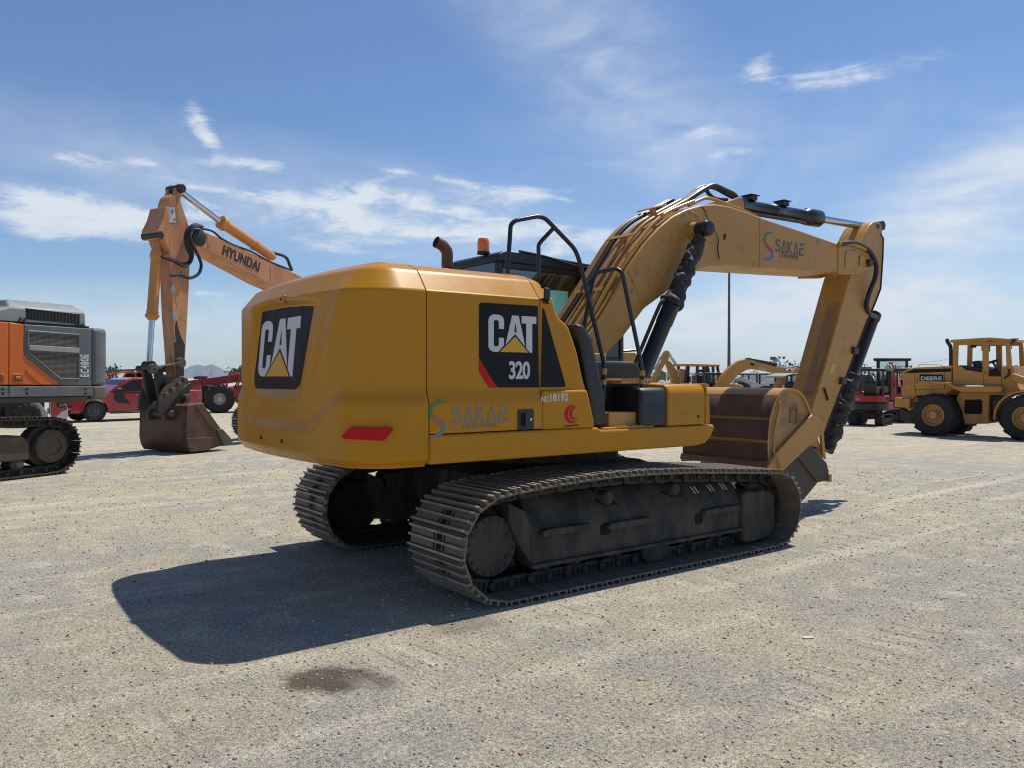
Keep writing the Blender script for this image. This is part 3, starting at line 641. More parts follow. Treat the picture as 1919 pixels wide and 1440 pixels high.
# ---- upper structure, right-hand side
def side_profile(z0, z1, y_in=-.55, n=60, top=True):
    zz = np.unique(np.concatenate([np.linspace(z0, z1, 24), np.linspace(1.46, 1.66, 8), np.linspace(2.28, z1, 22)])); zz = zz[(zz >= z0) & (zz <= z1)]
    base = np.where(zz < 1.2, 0, 0)
    o = .036 * smooth(1.494, 1.626, zz) + np.where(zz > 2.33, (zz - 2.33) * .80, 0) + .10 * smooth(2.47, ZT, zz) ** 2
    return [(-1.40 + a, z) for a, z in zip(o, zz)] + [(y_in, z1 + .012), (y_in, z0)]
def upper():
    MB().box(-2.22, .80, -1.30, 1.30, 1.085, 1.26).build('upper_frame', UND, EX, bevel=.02); MB().box(.80, 1.5, .42, 1.42, 1.10, 1.25).build('cab_floor', UND, EX, bevel=.02); MB().prism([(.80, 1.09), (1.15, 1.15), (1.15, 1.5), (.80, 1.7)], -.36, .36).build('boom_foot_frame', UND, EX, bevel=.03)
    MB().box(-2.232, -1.20, -1.2, 1.2, 1.27, 2.43).build('engine_bay', HOLE, EX); MB().box(-1.20, -.72, -1.2, -.6, 1.27, 2.0).build('service_bay', BLK, EX)
    d = MB().prism(side_profile(1.297, ZT - .004), SEAMX + .006, -1.199, 'x').build('side_door', YEL, EX, bevel=.004, seg=1, smooth=25)
    MB().box(SEAMX, -1.2, -.545, 1.38, 2.44, 2.556).build('engine_hood', YEL, EX, bevel=.03)
    lf = MB().prism([(-y, z) for y, z in side_profile(1.297, ZT - .004)], SEAMX + .006, -.5, 'x').build('side_door', YEL, EX, smooth=25)
    # black decal panel on the door
    yd = -1.367
    def Q(u, v): x, z = sp(u, v, yd); return (x, z)
    dcl = flat([[Q(*p) for p in ((898, 570), (901, 566), (1008, 572.5), (1010, 727), (932.5, 727), (898, 670))]], 'door_decal', DECAL, d, (0, yd, 0), (1, 0, 0), (0, 0, 1), ext=.001)
    flat([[Q(*p) for p in ((898, 672), (931, 727), (917, 727), (898, 696))]], 'red_stripe', RED, d, (0, yd - .001, 0), (1, 0, 0), (0, 0, 1), ext=.001)
    o = Q(915, 659); q = Q(1004.5, 657.5); h = Q(929, 587)[1] - Q(929, 657)[1]
    cat_logo(dcl, (o[0], yd - .002, o[1] + .004), (1, 0, 0), (0, 0, 1), h, (q[0] - o[0]) / 1.24 / h)
    o = Q(952.5, 708); text('320', .186, WHT, dcl, (o[0], yd - .002, o[1]), (1, 0, 0), (0, 0, 1), bold=.028, wx=.80, spacing=.92)
    # faded company lettering and swirl
    yl = -1.402
    def S(u, v): return sp(u, v, yl)
    o = S(847, 794.5); k = .152
    A_ = [(0, 0), (.42, 1), (.58, 1), (1., 0), (.82, 0), (.5, .8), (.27, .18), (.62, .18), (.55, 0)]
    K_ = [(0, 0), (0, 1), (.2, 1), (.2, .55), (.66, 1), (.92, 1), (.38, .5), (.95, 0), (.68, 0), (.2, .43), (.2, 0)]
    E_ = [[(0.05, 1), (.95, 1), (.9, .84), (.05, .84)], [(0, 0), (0, .62), (.9, .62), (.86, .46), (.2, .46), (.2, .16), (.9, .16), (.86, 0)]]
    S_ = [(.85, .78), (.80, .94), (.62, 1), (.3, 1), (.1, .93), (.03, .76), (.08, .6), (.25, .5), (.6, .40), (.68, .30), (.6, .19), (.3, .17), (.16, .24), (.0, .18), (.05, .05), (.25, 0), (.65, 0), (.85, .08), (.92, .28), (.85, .45), (.68, .55), (.32, .66), (.25, .74), (.33, .83), (.6, .83), (.7, .76)]
    def word(par, org, hh, m, wx=1.):
        x = 0; ps = []
        for gl, w in (([S_], .98), ([A_], 1.02), ([K_], 1.0), ([A_], 1.04), (E_, 1.)):
            for g_ in gl: ps.append([((x + px * .93) * wx, py) for px, py in g_])
            x += w * 1.02
        flat(ps, 'lettering', m, par, org, (1, 0, 0), (0, 0, 1), hh, hh, .0012)
    word(d, (o[0], yl, o[1]), .128, GREY, .80)
    o = S(868, 804); text('DEVELOPMENT', .047, GREY, d, (o[0], yl, o[1]), (1, 0, 0), (0, 0, 1), bold=.0, wx=1.03, ext=.001)
    c = S(820, 786); swirl(d, c[0], c[1], .255, yl, (GREEN, PINK, BLUE))
    # latch
    c = S(985, 787); hd = MB().box(c[0] - .078, c[0] + .078, -1.412, -1.398, c[1] - .078, c[1] + .078).build('door_latch', BLK, d, bevel=.012)
    MB().box(c[0] - .055, c[0] - .02, -1.4135, -1.411, c[1] - .052, c[1] + .052).build('latch_recess', HOLE, hd); MB().box(c[0] - .018, c[0] + .022, -1.424, -1.411, c[1] - .052, c[1] + .052).build('latch_lever', BLKG, hd, bevel=.004)
    MB().cyl((c[0] + .045, -1.416, c[1] + .0), (c[0] + .045, -1.411, c[1]), .010, 12).build('keyhole', CHROME, hd)
    # corner panel ahead of the door
    top = [(-1.195, 1.287), (-.628, 1.280), (-.632, 1.34), (-.69, 1.57), (-.80, 1.93), (-.885, 2.115), (-.93, 2.155), (-.99, 2.19), (-1.03, 2.26), (-1.055, 2.335), (-1.195, 2.335)]
    inner = [(x - (.05 if i in (1, 2, 3, 4, 5) else 0.), z) for i, (x, z) in enumerate(top)]
    cp = MB(); cp.prism(top, -1.368, -1.22)
    zz = np.linspace(2.337, ZT - .004, 14); pr = [(-1.40 + .032 + max(0, z - 2.33) * .80 + .10 * float(smooth(2.47, ZT, z)) ** 2, z) for z in zz]
    loft = []                                                # the chamfered shoulder runs forward and rolls down
    for x, k in ((-1.195, 1.), (-1.15, .985), (-1.11, .93), (-1.08, .82), (-1.06, .62), (-1.052, .35)): loft.append([(x, y, 2.337 + (z - 2.337) * k) for y, z in pr] + [(x, -.75, 2.337 + (ZT - 2.337) * k), (x, -.75, 2.337)])
    n_ = len(loft[0]); V_ = [p for l_ in loft for p in l_]; F_ = [(i * n_ + j, i * n_ + (j + 1) % n_, (i + 1) * n_ + (j + 1) % n_, (i + 1) * n_ + j) for i in range(len(loft) - 1) for j in range(n_)] + [tuple(range(n_)), tuple((len(loft) - 1) * n_ + j for j in range(n_))]
    MB().add(V_, F_).build('corner_shoulder', YEL, EX, smooth=45)
    lo = [(-1.195, 1.287), (-.628, 1.280), (-.632, 1.34), (-.672, 1.495), (-1.195, 1.495)]
    pnl = cp.build('corner_panel', YEL, EX, bevel=.022, seg=3, smooth=40)
    MB().prism([(-1.192, 1.289), (-.632, 1.283), (-.637, 1.34), (-.682, 1.50), (-.712, 1.60), (-1.192, 1.60)], -1.400, -1.36, poly2=None).build('lower_panel', YEL, pnl, bevel=.02, seg=3, smooth=40)
    yq = -1.3695
    flat([[(x, z) for x, z in (sp(*p, yq) for p in ((1016.5, 578), (1018, 576), (1021, 582), (1060, 720), (1058.5, 726), (1013, 726.5)))]], 'panel_decal', DECAL, pnl, (0, yq, 0), (1, 0, 0), (0, 0, 1), ext=.001)
    vt = MB()
    for u, v in ((1019, 531.5), (1020, 534.8), (1021, 538.2), (1022, 559.5), (1022.5, 563), (1023, 566.5)):
        x, z = sp(u, v, -1.37); vt.box(x - .032, x + .032, -1.3705, -1.36, z - .006, z + .006)
    vt.split('vent_slot', HOLE, pnl)
    x, z = sp(1024, 549, -1.37); MB().box(x - .03, x + .03, -1.385, -1.365, z - .045, z + .045).build('panel_latch', BLK, pnl, bevel=.008)
    yy = -1.4015
    o = sp(1014, 753.5, yy); text('NO.', .062, WHT, pnl, (o[0], yy, o[1]), (1, 0, 0), (0, 0, 1), bold=.035, wx=.74, ext=.001); o = sp(1027.5, 752.6, yy); text('18192', .082, WHT, pnl, (o[0] + .005, yy, o[1]), (1, 0, 0), (0, 0, 1), bold=.03, wx=1.0, ext=.001)
    o = sp(1056, 801.5, yy); text('i-Construction', .030, DECAL, pnl, (o[0], yy, o[1]), (1, 0, .03), (-.03, 0, 1), wx=.92, ext=.001, shear=.15)
    def cres(cx, cz, r, th, a0, a1, n=16):
        o_ = []
        for i in range(n + 1): a = R(a0 + (a1 - a0) * i / n); o_.append((cx + r * 1.05 * math.cos(a), cz + r * math.sin(a)))
        for i in range(n, -1, -1): a = R(a0 + (a1 - a0) * i / n); q = r - th * math.sin(math.pi * i / n); o_.append((cx + q * 1.05 * math.cos(a), cz + q * math.sin(a)))
        return o_
    c = sp(1071.5, 777, yy); flat([cres(c[0], c[1], .075, .036, 50, 325), cres(c[0] + .026, c[1] + .006, .052, .028, 55, 315)], 'emblem', RED, pnl, (0, yy, 0), (1, 0, 0), (0, 0, 1), ext=.001)
    # sill
    MB().prism([(-2.232, 1.076), (.66, 1.066), (.78, 1.085), (.855, 1.14), (.905, 1.215), (.905, 1.255), (-.56, 1.262), (-.60, 1.284), (-2.232, 1.290)], -1.402, -1.12).build('side_sill', YEL, EX, bevel=.02, seg=3, smooth=40)
    sb = MB()
    for u, v in ((950, 836), (983, 834), (1080, 829), (1105, 827), (1226, 819), (1322, 815)):
        x, z = sp(u, v, -1.402); sb.cyl((x, -1.405, z), (x, -1.39, z), .012, 10)
    sb.split('sill_plug', YEL, EX)
    # toolbox and rubber block ahead of the steps
    tb = [(-1.40, 1.262), (-1.40, 1.56), (-1.385, 1.60), (-1.345, 1.637), (-.70, 1.66), (-.70, 1.262)]
    MB().prism(tb, .262, .772, 'x').build('toolbox', YEL, EX, bevel=.018, seg=3)
    ft = MB().prism([(.782, 1.262), (.846, 1.262), (.838, 1.50), (.80, 1.605), (.782, 1.632)], -1.397, -.70).build('toolbox_nose', YEL, EX, bevel=.018, seg=3)
    MB().box(.40, .70, -1.4035, -1.39, 1.355, 1.372).build('toolbox_ridge', YEL, EX, bevel=.006); x, z = sp(1309, 781.5, -1.402); MB().cyl((x, -1.41, z), (x, -1.39, z), .014, 14).build('toolbox_lock', BLK, EX)
    MB().prism([(-1.395, 1.262), (-1.395, 1.57), (-1.37, 1.61), (-.75, 1.625), (-.75, 1.262)], -.08, .252, 'x').build('rubber_block', BLK, EX, bevel=.03, seg=3)
    # black moulding and recess behind the steps
    MB().prism([(-.79, 2.158), (-.69, 2.15), (-.60, 2.03), (-.455, 1.56), (-.43, 1.30), (-.515, 1.283), (-.60, 1.283), (-.655, 1.62), (-.73, 1.95)], -1.345, -1.12).build('pillar_moulding', BLK, EX, bevel=.035, seg=3)
    MB().prism([(-.62, 1.27), (.40, 1.27), (.40, 1.62), (.30, 1.80), (.24, 1.862), (-.30, 1.862), (-.42, 2.0), (-.62, 2.05)], -1.02, -.62).build('step_recess', BLK, EX, bevel=.03, seg=3)
    st = MB().box(-.20, .17, -1.28, -1.0, 1.655, 1.690).build('step_tread', YELP, EX, bevel=.008)
    gt = MB()
    for k in range(9): gt.prism([(-.19 + k * .04, 1.689), (-.165 + k * .04, 1.689), (-.178 + k * .04, 1.703)], -1.285, -1.01)
    gt.split('tread_tooth', YELP, st)
    MB().box(-.40, -.05, -1.33, -1.02, 1.262, 1.40).build('lower_step', YELP, EX, bevel=.012); s2 = MB().box(-.52, .10, -1.385, -1.15, 1.262, 1.276).build('step_tread', YELP, EX, bevel=.004)
    gt = MB()
    for k in range(13): gt.prism([(-.36 + k * .035, 1.275), (-.338 + k * .035, 1.275), (-.35 + k * .035, 1.288)], -1.39, -1.16)
    gt.split('tread_tooth', YELP, s2)
    MB().box(-.44, -.10, -.98, -.60, 1.862, 1.93).build('upper_step', YELP, EX, bevel=.012)
    # handrails
    HR = paint('handrail_black', (.014, .015, .017), .3, dirt=(.06, .06, .06), damt=.3)
    P3 = lambda u, v, y: (lambda q: (q[0], y, q[1]))(sp(u, v, y))
    r1 = [P3(951, 512, -.95), P3(957, 420, -.95), P3(966, 412, -.955), P3(1008, 404, -.97), P3(1022, 408, -.98), P3(1078, 466, -1.04), P3(1087, 492, -1.06), P3(1131, 676, -1.24), P3(1133, 700, -1.26), P3(1131, 745, -1.28), P3(1124, 800, -1.3)]
    hr = MB().tube(bend(r1, 5, .07), .019, 12).build('handrail', HR, EX)
    MB().tube(bend([P3(1010, 518, -.95), P3(1009, 458, -.95), P3(1016, 449, -.965), P3(1038, 426, -1.0)], 5, .05), .018, 12).build('handrail_branch', HR, hr)
    r2 = [P3(1093, 640, -1.0), P3(1098, 590, -1.0), P3(1112, 522, -1.0), P3(1120, 509, -1.02), P3(1156, 502, -1.15), P3(1166, 510, -1.2), P3(1200, 672, -1.27), P3(1204, 700, -1.28), P3(1202, 735, -1.30), P3(1189, 795, -1.31)]
    h2 = MB().tube(bend(r2, 5, .07), .019, 12).build('handrail', HR, EX)
    for par, pts in ((hr, (P3(1132.5, 690, -1.255), P3(1131.3, 722, -1.27))), (h2, (P3(1204, 694, -1.28), P3(1203.4, 721, -1.293)))):
        a, b_ = map(Vector, pts); 
        for t0, t1 in ((0, .36), (.66, 1.)): MB().cyl(a.lerp(b_, t0), a.lerp(b_, t1), .0235, 14).build('rail_tape', YELP, par)
    # exhaust
    ex = [P3(838, 500, .15), P3(838, 474, .15), P3(835, 466, .15), P3(828, 458, .15), P3(817, 452, .15)]
    e = MB().tube(spline(ex, 6), .055, 20, cap=False).build('exhaust_pipe', EXH, EX); a, b_ = Vector(ex[-1]), Vector(ex[-2]); MB().cyl(a + (b_ - a) * .12, a + (b_ - a) * .16, .052, 18).build('pipe_mouth', HOLE, e)
    # cab
    cx0, cx1, cy0, cy1 = -.28, 1.62, .47, 1.42
    cb = MB(); T = .07
    for (x, y) in ((cx0, cy0), (cx0, cy1 - T), (1.50, cy0), (1.50, cy1 - T)): cb.box(x, x + (T if x < 0 else .06), y, y + T, 1.26, 2.93)
    cb.box(cx0 + T, 1.5, cy0 + .004, cy0 + T - .004, 1.26, 1.95).box(cx0 + T, 1.5, cy1 - T, cy1, 1.26, 1.6).box(cx0 + .004, cx0 + T - .004, cy0 + T, cy1 - T, 1.26, 2.1)
    cb.box(cx0 + T, 1.5, cy0 + .004, cy0 + T - .004, 2.86, 2.93)
    cab = cb.build('cab', CABM, EX, bevel=.012)
    rf = MB(); rf.prism([(cx0 - .02, 2.93), (cx1 - .05, 2.90), (cx1 + .08, 2.885), (cx1 + .06, 2.925), (cx1 - .35, 2.99), (.3, 3.045), (cx0 + .10, 3.05), (cx0, 3.01)], cy0 - .01, cy1 + .01); rf.build('cab_roof', CABM, cab, bevel=.03, seg=3)
    MB().box(cx0 + .02, cx0 + .035, cy0 + T, cy1 - T, 2.1, 2.93).build('rear_window', GLD, cab); MB().box(cx0 + T, 1.5, cy0 + .02, cy0 + .03, 1.95, 2.86).build('side_window', GLT, cab); MB().box(cx0 + T, 1.48, cy1 - .06, cy1 - .05, 2.80, 2.92).build('sun_blind', HOLE, cab)
    MB().box(cx0 + T, 1.5, cy1 - .03, cy1 - .02, 1.6, 2.92).build('door_window', GLT, cab); MB().prism([(1.515, 1.35), (1.525, 1.35), (1.545, 2.90), (1.535, 2.90)], cy0 + T, cy1 - T).build('front_window', GLT, cab)
    MB().prism([(.15, 1.5), (.55, 1.5), (.6, 1.70), (.32, 1.75), (.12, 2.2), (-.04, 2.18)], .75, 1.15).build('driver_seat', BLK, cab, bevel=.04)
    b0 = P3(906, 472, .75); bc = MB().lathe([(.07, 0), (.07, .02), (.05, .03)], (b0[0], .75, 3.035), (0, 0, 1), 20).build('beacon', BLK, cab)
    MB().lathe([(.066, .0), (.066, .10), (.060, .13), (.05, .142), (.0, .145)], (b0[0], .75, 3.062), (0, 0, 1), 22, cap=False).build('beacon_lens', ORGL, bc)
    wr = MB().tube(spline([(.0, .47, 3.06), (.35, .455, 3.03), (.8, .46, 2.965), (1.15, .46, 2.96), (1.5, .46, 2.90)], 6), .012, 8); wr.build('roof_cable', BLK, cab)
    for x in (1.28, 1.40): MB().box(x - .03, x + .04, .52, .60, 2.955, 3.01).build('work_lamp', BLK, cab, bevel=.01)
    MB().box(-.75, .1, -.6, .45, 1.25, 2.1).build('valve_cover', BLK, EX, bevel=.03)
upper()
def wrinkle(vs, o, d, amp, rn):
    """slack cloth folds: radial offsets running diagonally round the tube"""
    x = d.cross(Vector((0, 1, 0))).normalized(); y = d.cross(x); out = []; ph = [rn.uniform(0, 6) for _ in range(5)]
    for q in vs:
        r = Vector(q) - o; h = r.dot(d); rv = r - d * h; a = math.atan2(rv.dot(y), rv.dot(x))
        f = .5 * math.sin(2 * a + 21 * h + ph[0]) + .45 * math.sin(3 * a - 34 * h + ph[1] + math.sin(9 * h)) + .35 * abs(math.sin(a + 47 * h + ph[2])) + .25 * math.sin(5 * a + 60 * h + ph[3])
        out.append(tuple(o + d * (h + amp * .4 * math.sin(3 * a + ph[4])) + rv * (1 + amp * f / max(.03, rv.length))))
    return out
# ---- boom, stick, bucket of the front excavator
def front_end():
    P3 = lambda u, v, y: (lambda q: (q[0], y, q[1]))(sp(u, v, y))
    yb = -.30
    up = [(1108, 618), (1121, 600), (1148, 556), (1177, 499), (1208, 455), (1235, 425), (1261, 404), (1287, 391), (1314, 383), (1340, 381), (1370, 386), (1400, 396), (1427, 407), (1500, 431), (1571, 456)]
    lo = [(1571, 510), (1506, 506), (1425, 500.5), (1365, 496.5), (1335, 497), (1313, 503), (1280, 522), (1245, 550), (1208, 577), (1169, 629), (1132, 668)]
    pu = [sp(u, v, yb) for u, v in up]; pl = [sp(u, v, yb) for u, v in lo]
    bm_ = MB(); bm_.prism(pu + pl + [(.42, 1.66), (.18, 1.62), (.05, 1.76), (.12, 1.95)], -.30, .30)
    boom = bm_.build('boom', YELD, EX, bevel=.018, seg=2, smooth=30)
    # edge flanges and weld seams
    fl = MB()
    topl = [Vector((x, -.306, z)) for x, z in pu]
    fl2 = [sp(u, v, -.305) for u, v in ((1425, 407), (1424, 500))]; fl.beam((fl2[0][0], -.300, fl2[0][1]), (fl2[1][0], -.300, fl2[1][1]), .010, .008)
    a, b_ = sp(1178, 508, -.305), sp(1208, 576, -.305); fl.beam((a[0], -.300, a[1]), (b_[0], -.300, b_[1]), .012, .008)
    a, b_ = sp(1570, 458, -.305), sp(1571, 508, -.305); fl.beam((a[0], -.300, a[1]), (b_[0], -.300, b_[1]), .012, .008)
    fl.split('weld_seam', YELD, boom)
    # boom tip fork plates
    tip = [(1571, 457), (1600, 459), (1622, 470), (1634, 484), (1636, 497), (1628, 505), (1606, 513), (1571, 513)]
    for y0, y1 in ((-.315, -.225), (.225, .315)): MB().prism([sp(u, v, -.31) for u, v in tip], y0, y1).build('boom_tip', YELD, boom, bevel=.012)
    MB().prism([sp(u, v, -.33) for u, v in ((1586, 470), (1606, 467), (1607, 498), (1584, 501))], -.33, -.31).build('tip_plate', YELD, boom, bevel=.008)
    MB().prism([sp(u, v, -.33) for u, v in ((1612, 478), (1622, 480), (1624, 498), (1611, 497))], -.335, -.31).build('tip_plate', YELD, boom, bevel=.006)
    x, z = sp(1627, 492, -.33); MB().cyl((x, -.38, z), (x, .38, z), .052, 20).build('boom_tip_pin', RUSTD, boom, bevel=.008)
    pinx, pinz = x, z
    # lettering
    yl = -.3025
    o = sp(1453, 470, yl); A_ = [(0, 0), (.42, 1), (.58, 1), (1., 0), (.82, 0), (.5, .8), (.27, .18), (.62, .18), (.55, 0)]
    K_ = [(0, 0), (0, 1), (.2, 1), (.2, .55), (.66, 1), (.92, 1), (.38, .5), (.95, 0), (.68, 0), (.2, .43), (.2, 0)]
    E_ = [[(0.05, 1), (.95, 1), (.9, .84), (.05, .84)], [(0, 0), (0, .62), (.9, .62), (.86, .46), (.2, .46), (.2, .16), (.9, .16), (.86, 0)]]
    S_ = [(.85, .78), (.80, .94), (.62, 1), (.3, 1), (.1, .93), (.03, .76), (.08, .6), (.25, .5), (.6, .40), (.68, .30), (.6, .19), (.3, .17), (.16, .24), (.0, .18), (.05, .05), (.25, 0), (.65, 0), (.85, .08), (.92, .28), (.85, .45), (.68, .55), (.32, .66), (.25, .74), (.33, .83), (.6, .83), (.7, .76)]
    w_ = sp(1509, 478, yl)[0] - o[0]; hh = sp(1453, 446, yl)[1] - o[1]; ps = []; x = 0
    for gl, w in (([S_], .98), ([A_], 1.02), ([K_], 1.0), ([A_], 1.04), (E_, 1.)):
        for g_ in gl: ps.append([((x + px * .93) / 5.05 * w_ , py * hh) for px, py in g_])
        x += w * 1.0
    ang = 0.0
    flat(ps, 'lettering', GREYD, boom, (o[0], yl, o[1]), (1, 0, -.01), (.01, 0, 1), ext=.0012)
    o2 = sp(1463, 478.5, yl); text('DEVELOPMENT', .075, GREYD, boom, (o2[0], yl, o2[1] - .015), (1, 0, 0), (0, 0, 1), wx=.74, ext=.001)
    c = sp(1441, 460, yl)
    def arc(r0, r1, a0, a1, cx, cz, n=14, wd=.85):
        out = []
        for i in range(n + 1): a = R(a0 + (a1 - a0) * i / n); out.append((cx + r1 * math.cos(a) * wd, cz + r1 * math.sin(a)))
        for i in range(n, -1, -1): a = R(a0 + (a1 - a0) * i / n); rr = r1 - (r1 - r0) * math.sin(math.pi * i / n) ** .8 - .004; out.append((cx + rr * math.cos(a) * wd, cz + rr * math.sin(a)))
        return out
    GB, BB, PB = GREEN, paint('boom_emblem_blue', (.03, .20, .50), .45), paint('boom_emblem_red', (.50, .03, .10), .45)
    swirl(boom, c[0], c[1], .36, yl, (GB, PB, BB))
    # pipes over the boom
    tops = [(1085, 655), (1121, 600), (1148, 556), (1177, 499), (1208, 455), (1235, 425), (1261, 404), (1287, 391), (1310, 384)]
    base = [sp(u, v, yb) for u, v in tops]
    def offset(pl_, d):
        out = []
        for i, (x, z) in enumerate(pl_):
            a, b_ = pl_[max(0, i - 1)], pl_[min(len(pl_) - 1, i + 1)]; dx, dz = b_[0] - a[0], b_[1] - a[1]; l = math.hypot(dx, dz); out.append((x - dz / l * d, z + dx / l * d))
        return out
    for i, (y, d, m, r) in enumerate(((-.24, .06, YELP, .021), (-.15, .09, YELP, .021), (-.05, .10, YELP, .023), (.05, .13, HOSE, .022), (.13, .13, YELP, .021), (.21, .11, YELP, .021))):
        q = offset(base, d)[1 if i == 0 else 0:]
        knots = [q[0], q[min(3, len(q) - 1)], q[5 if len(q) > 8 else 4], q[-1]]
        pts = [(x, y, z) for x, z in q]
        MB().tube(bend([pts[0], pts[2], pts[4], pts[5], pts[-1]], 6, .3), r, 10).build('hydraulic_pipe', m, boom)
    cl = MB()
    for i in (2, 4, 6):
        q = offset(base, .05)[i]; a = offset(base, .14)[i]; dx, dz = base[i + 1][0] - base[i - 1][0], base[i + 1][1] - base[i - 1][1]; l = math.hypot(dx, dz)
        cl.beam((a[0], -.26, a[1]), (a[0], .17, a[1]), .05, .012, up=(-dz / l, 0, dx / l)); cl.beam((q[0], -.05, q[1]), (a[0], -.05, a[1]), .05, .05)
    cl.split('pipe_clamp', YELP, boom, bevel=.004)
    MB().tube(bend([P3(1290, 384, -.20), P3(1322, 369, -.20), P3(1340, 373, -.20), P3(1402, 397, -.22), P3(1414, 405, -.25), P3(1425, 410, -.27)], 5, .15), .020, 10).build('top_rail', YELP, boom)
    MB().prism([sp(u, v, -.26) for u, v in ((1318, 383), (1340, 377), (1400, 393), (1418, 402), (1418, 410), (1330, 386))], -.27, -.24).build('rail_plate', YELD, boom)
    MB().tube(spline([P3(1262, 393, -.05), P3(1295, 370, -.05), P3(1318, 355, -.05), P3(1337, 347, -.05), P3(1358, 355, -.05), P3(1376, 364, -.05), P3(1383, 376, -.05)], 8), .030, 10).build('hydraulic_hose', HOSE, boom)
    MB().tube(spline([P3(1252, 400, .05), P3(1290, 368, .05), P3(1312, 351, .05), P3(1336, 350, .05), P3(1362, 363, .05), P3(1380, 372, .05)], 8), .026, 10).build('hydraulic_hose', HOSE, boom)
    MB().tube(spline([P3(1280, 378, .0), P3(1318, 352, .0), P3(1328, 362, .0), P3(1340, 371, .0), P3(1362, 373, .0)], 8), .024, 10).build('hydraulic_hose', HOSE, boom)
    MB().tube(spline([P3(1228, 405, .1), P3(1240, 392, .1), P3(1256, 386, .1), P3(1268, 388, .1)], 8), .010, 8).build('hydraulic_hose', HOSE, boom)
    MB().prism([sp(u, v, -.1) for u, v in ((1340, 383), (1356, 378), (1378, 370), (1386, 378), (1388, 396))], -.16, -.12).build('cylinder_bracket', YELD, boom, bevel=.006); MB().prism([sp(u, v, -.1) for u, v in ((1340, 383), (1356, 378), (1378, 370), (1386, 378), (1388, 396))], .12, .16).build('cylinder_bracket', YELD, boom, bevel=.006)
    # stick cylinder
    a, b_, c = Vector(P3(1382, 384, 0)), Vector(P3(1535, 409, 0)), Vector(P3(1632, 425, 0)); d = (b_ - a).normalized(); l = (b_ - a).length
    cy = MB().lathe([(.06, -.05), (.10, -.02), (.10, .06), (.088, .08), (.088, l * .40), (.094, l * .405), (.094, l * .44), (.088, l * .445), (.088, l * .80), (.112, l * .82), (.117, l * .88), (.117, l - .03), (.10, l)], a, d, 30).build('stick_cylinder', BLKG, EX)
    MB().cyl(b_ - d * .02, c, .052, 20).build('cylinder_rod', CHROME, cy); MB().cyl((c.x, -.19, c.z), (c.x, .19, c.z), .07, 20).build('rod_eye', RUSTD, cy, bevel=.006)
    ck = MB()
    for t in (.14, .52):
        p = a + d * (l * t); ck.box(p.x - .06, p.x + .06, -.07, .07, p.z + .085, p.z + .14).box(p.x - .085, p.x + .085, -.09, .09, p.z + .14, p.z + .152)
    ck.split('cylinder_clamp', BLK, cy, bevel=.004)
    MB().tube([P3(1400, 398, -.1), P3(1440, 405, -.1), P3(1510, 417, -.1)], .020, 8).build('cylinder_pipe', BLK, cy)
    # boom cylinders, right one in a cloth cover
    for sgn in (-1, 1):
        y = .47 * sgn
        top_ = Vector((1.86, y, 3.36)); a2 = Vector((.62, y, 1.28)); d = (top_ - a2).normalized(); l = (top_ - a2).length
        k = l * .60
        cyl = MB().lathe([(.09, -.06), (.10, 0), (.085, .05), (.085, k * .80), (.092, k * .81), (.092, k - .02), (.085, k)], a2, d, 26).build('boom_cylinder', BLKG, EX)
        rod = MB(); n = 90; prof = []
        rnd = random.Random(3 + sgn)
        for i in range(n + 1):
            t = i / n; r = .098 + .004 * math.sin(t * 23) - .022 * t
            if t < .10: r = .104 + .024 * math.sin(t / .10 * math.pi)
            if t > .93: r = .066
            prof.append((r, k - .06 + (l - .12 - k + .06) * t))
        rod.lathe(prof, a2, d, 36)
        rn = random.Random(9)
        rod.v = wrinkle(rod.v, a2, d, .017, rn)
        rod.build('rod_cover', CLOTH, cyl, smooth=60)
        MB().lathe([(.07, -.075), (.088, -.07), (.088, .07), (.07, .075)], (top_.x, y, top_.z), (0, 1, 0), 24).build('rod_eye', BLKG, cyl, bevel=.006); MB().lathe([(.0, 0), (.03, .0), (.05, .0), (.078, .0), (.078, .022), (.06, .03), (.0, .03)], (top_.x, y + sgn * .072, top_.z), (0, sgn, 0), 24, cap=False).build('pin_cap', HOSE, cyl)
        MB().lathe([(.105, 0), (.085, .10), (.08, .13)], (top_.x, .30 * sgn, top_.z), (0, sgn, 0), 24).build('pin_boss', YELD, boom)
        q = Vector((0, 0, 0)); s_ = Vector((-.10, 0, .06))
        MB().tube(spline([a2 + d * k * .96 + Vector((-.11, 0, .05)), a2 + d * k * .9 + Vector((-.13, 0, .08)), a2 + d * k * .55 + Vector((-.13, 0, .08)), a2 + d * k * .3 + Vector((-.12, 0, .07)), a2 + d * k * .1 + Vector((-.1, 0, .05))], 5), .020, 8).build('cylinder_pipe', BLK, cyl)
    MB().tube(spline([P3(1293, 395, -.315), P3(1307, 403, -.315), P3(1316, 418, -.36)], 6), .008, 6).build('grease_line', YELP, boom)
    MB().tube(spline([P3(1316, 386, -.31), P3(1322, 396, -.31), P3(1328, 413, -.34)], 6), .005, 6).build('grease_line', HOSE, boom)
    MB().tube(spline([P3(1337, 428, -.40), P3(1346, 445, -.33), P3(1345, 465, -.32), P3(1348, 485, -.32)], 6), .007, 6).build('loose_cable', HOSE, boom)
    dg = MB()
    for u, v, s_ in ((1358, 443, .02), (1360, 440, .012)): x, z = sp(u, v, -.304); dg.box(x - s_, x + s_, -.305, -.30, z - s_ * 1.6, z + s_ * 1.6)
    dg.split('paint_chip', RUST, boom)
    # stick
    ys = -.20
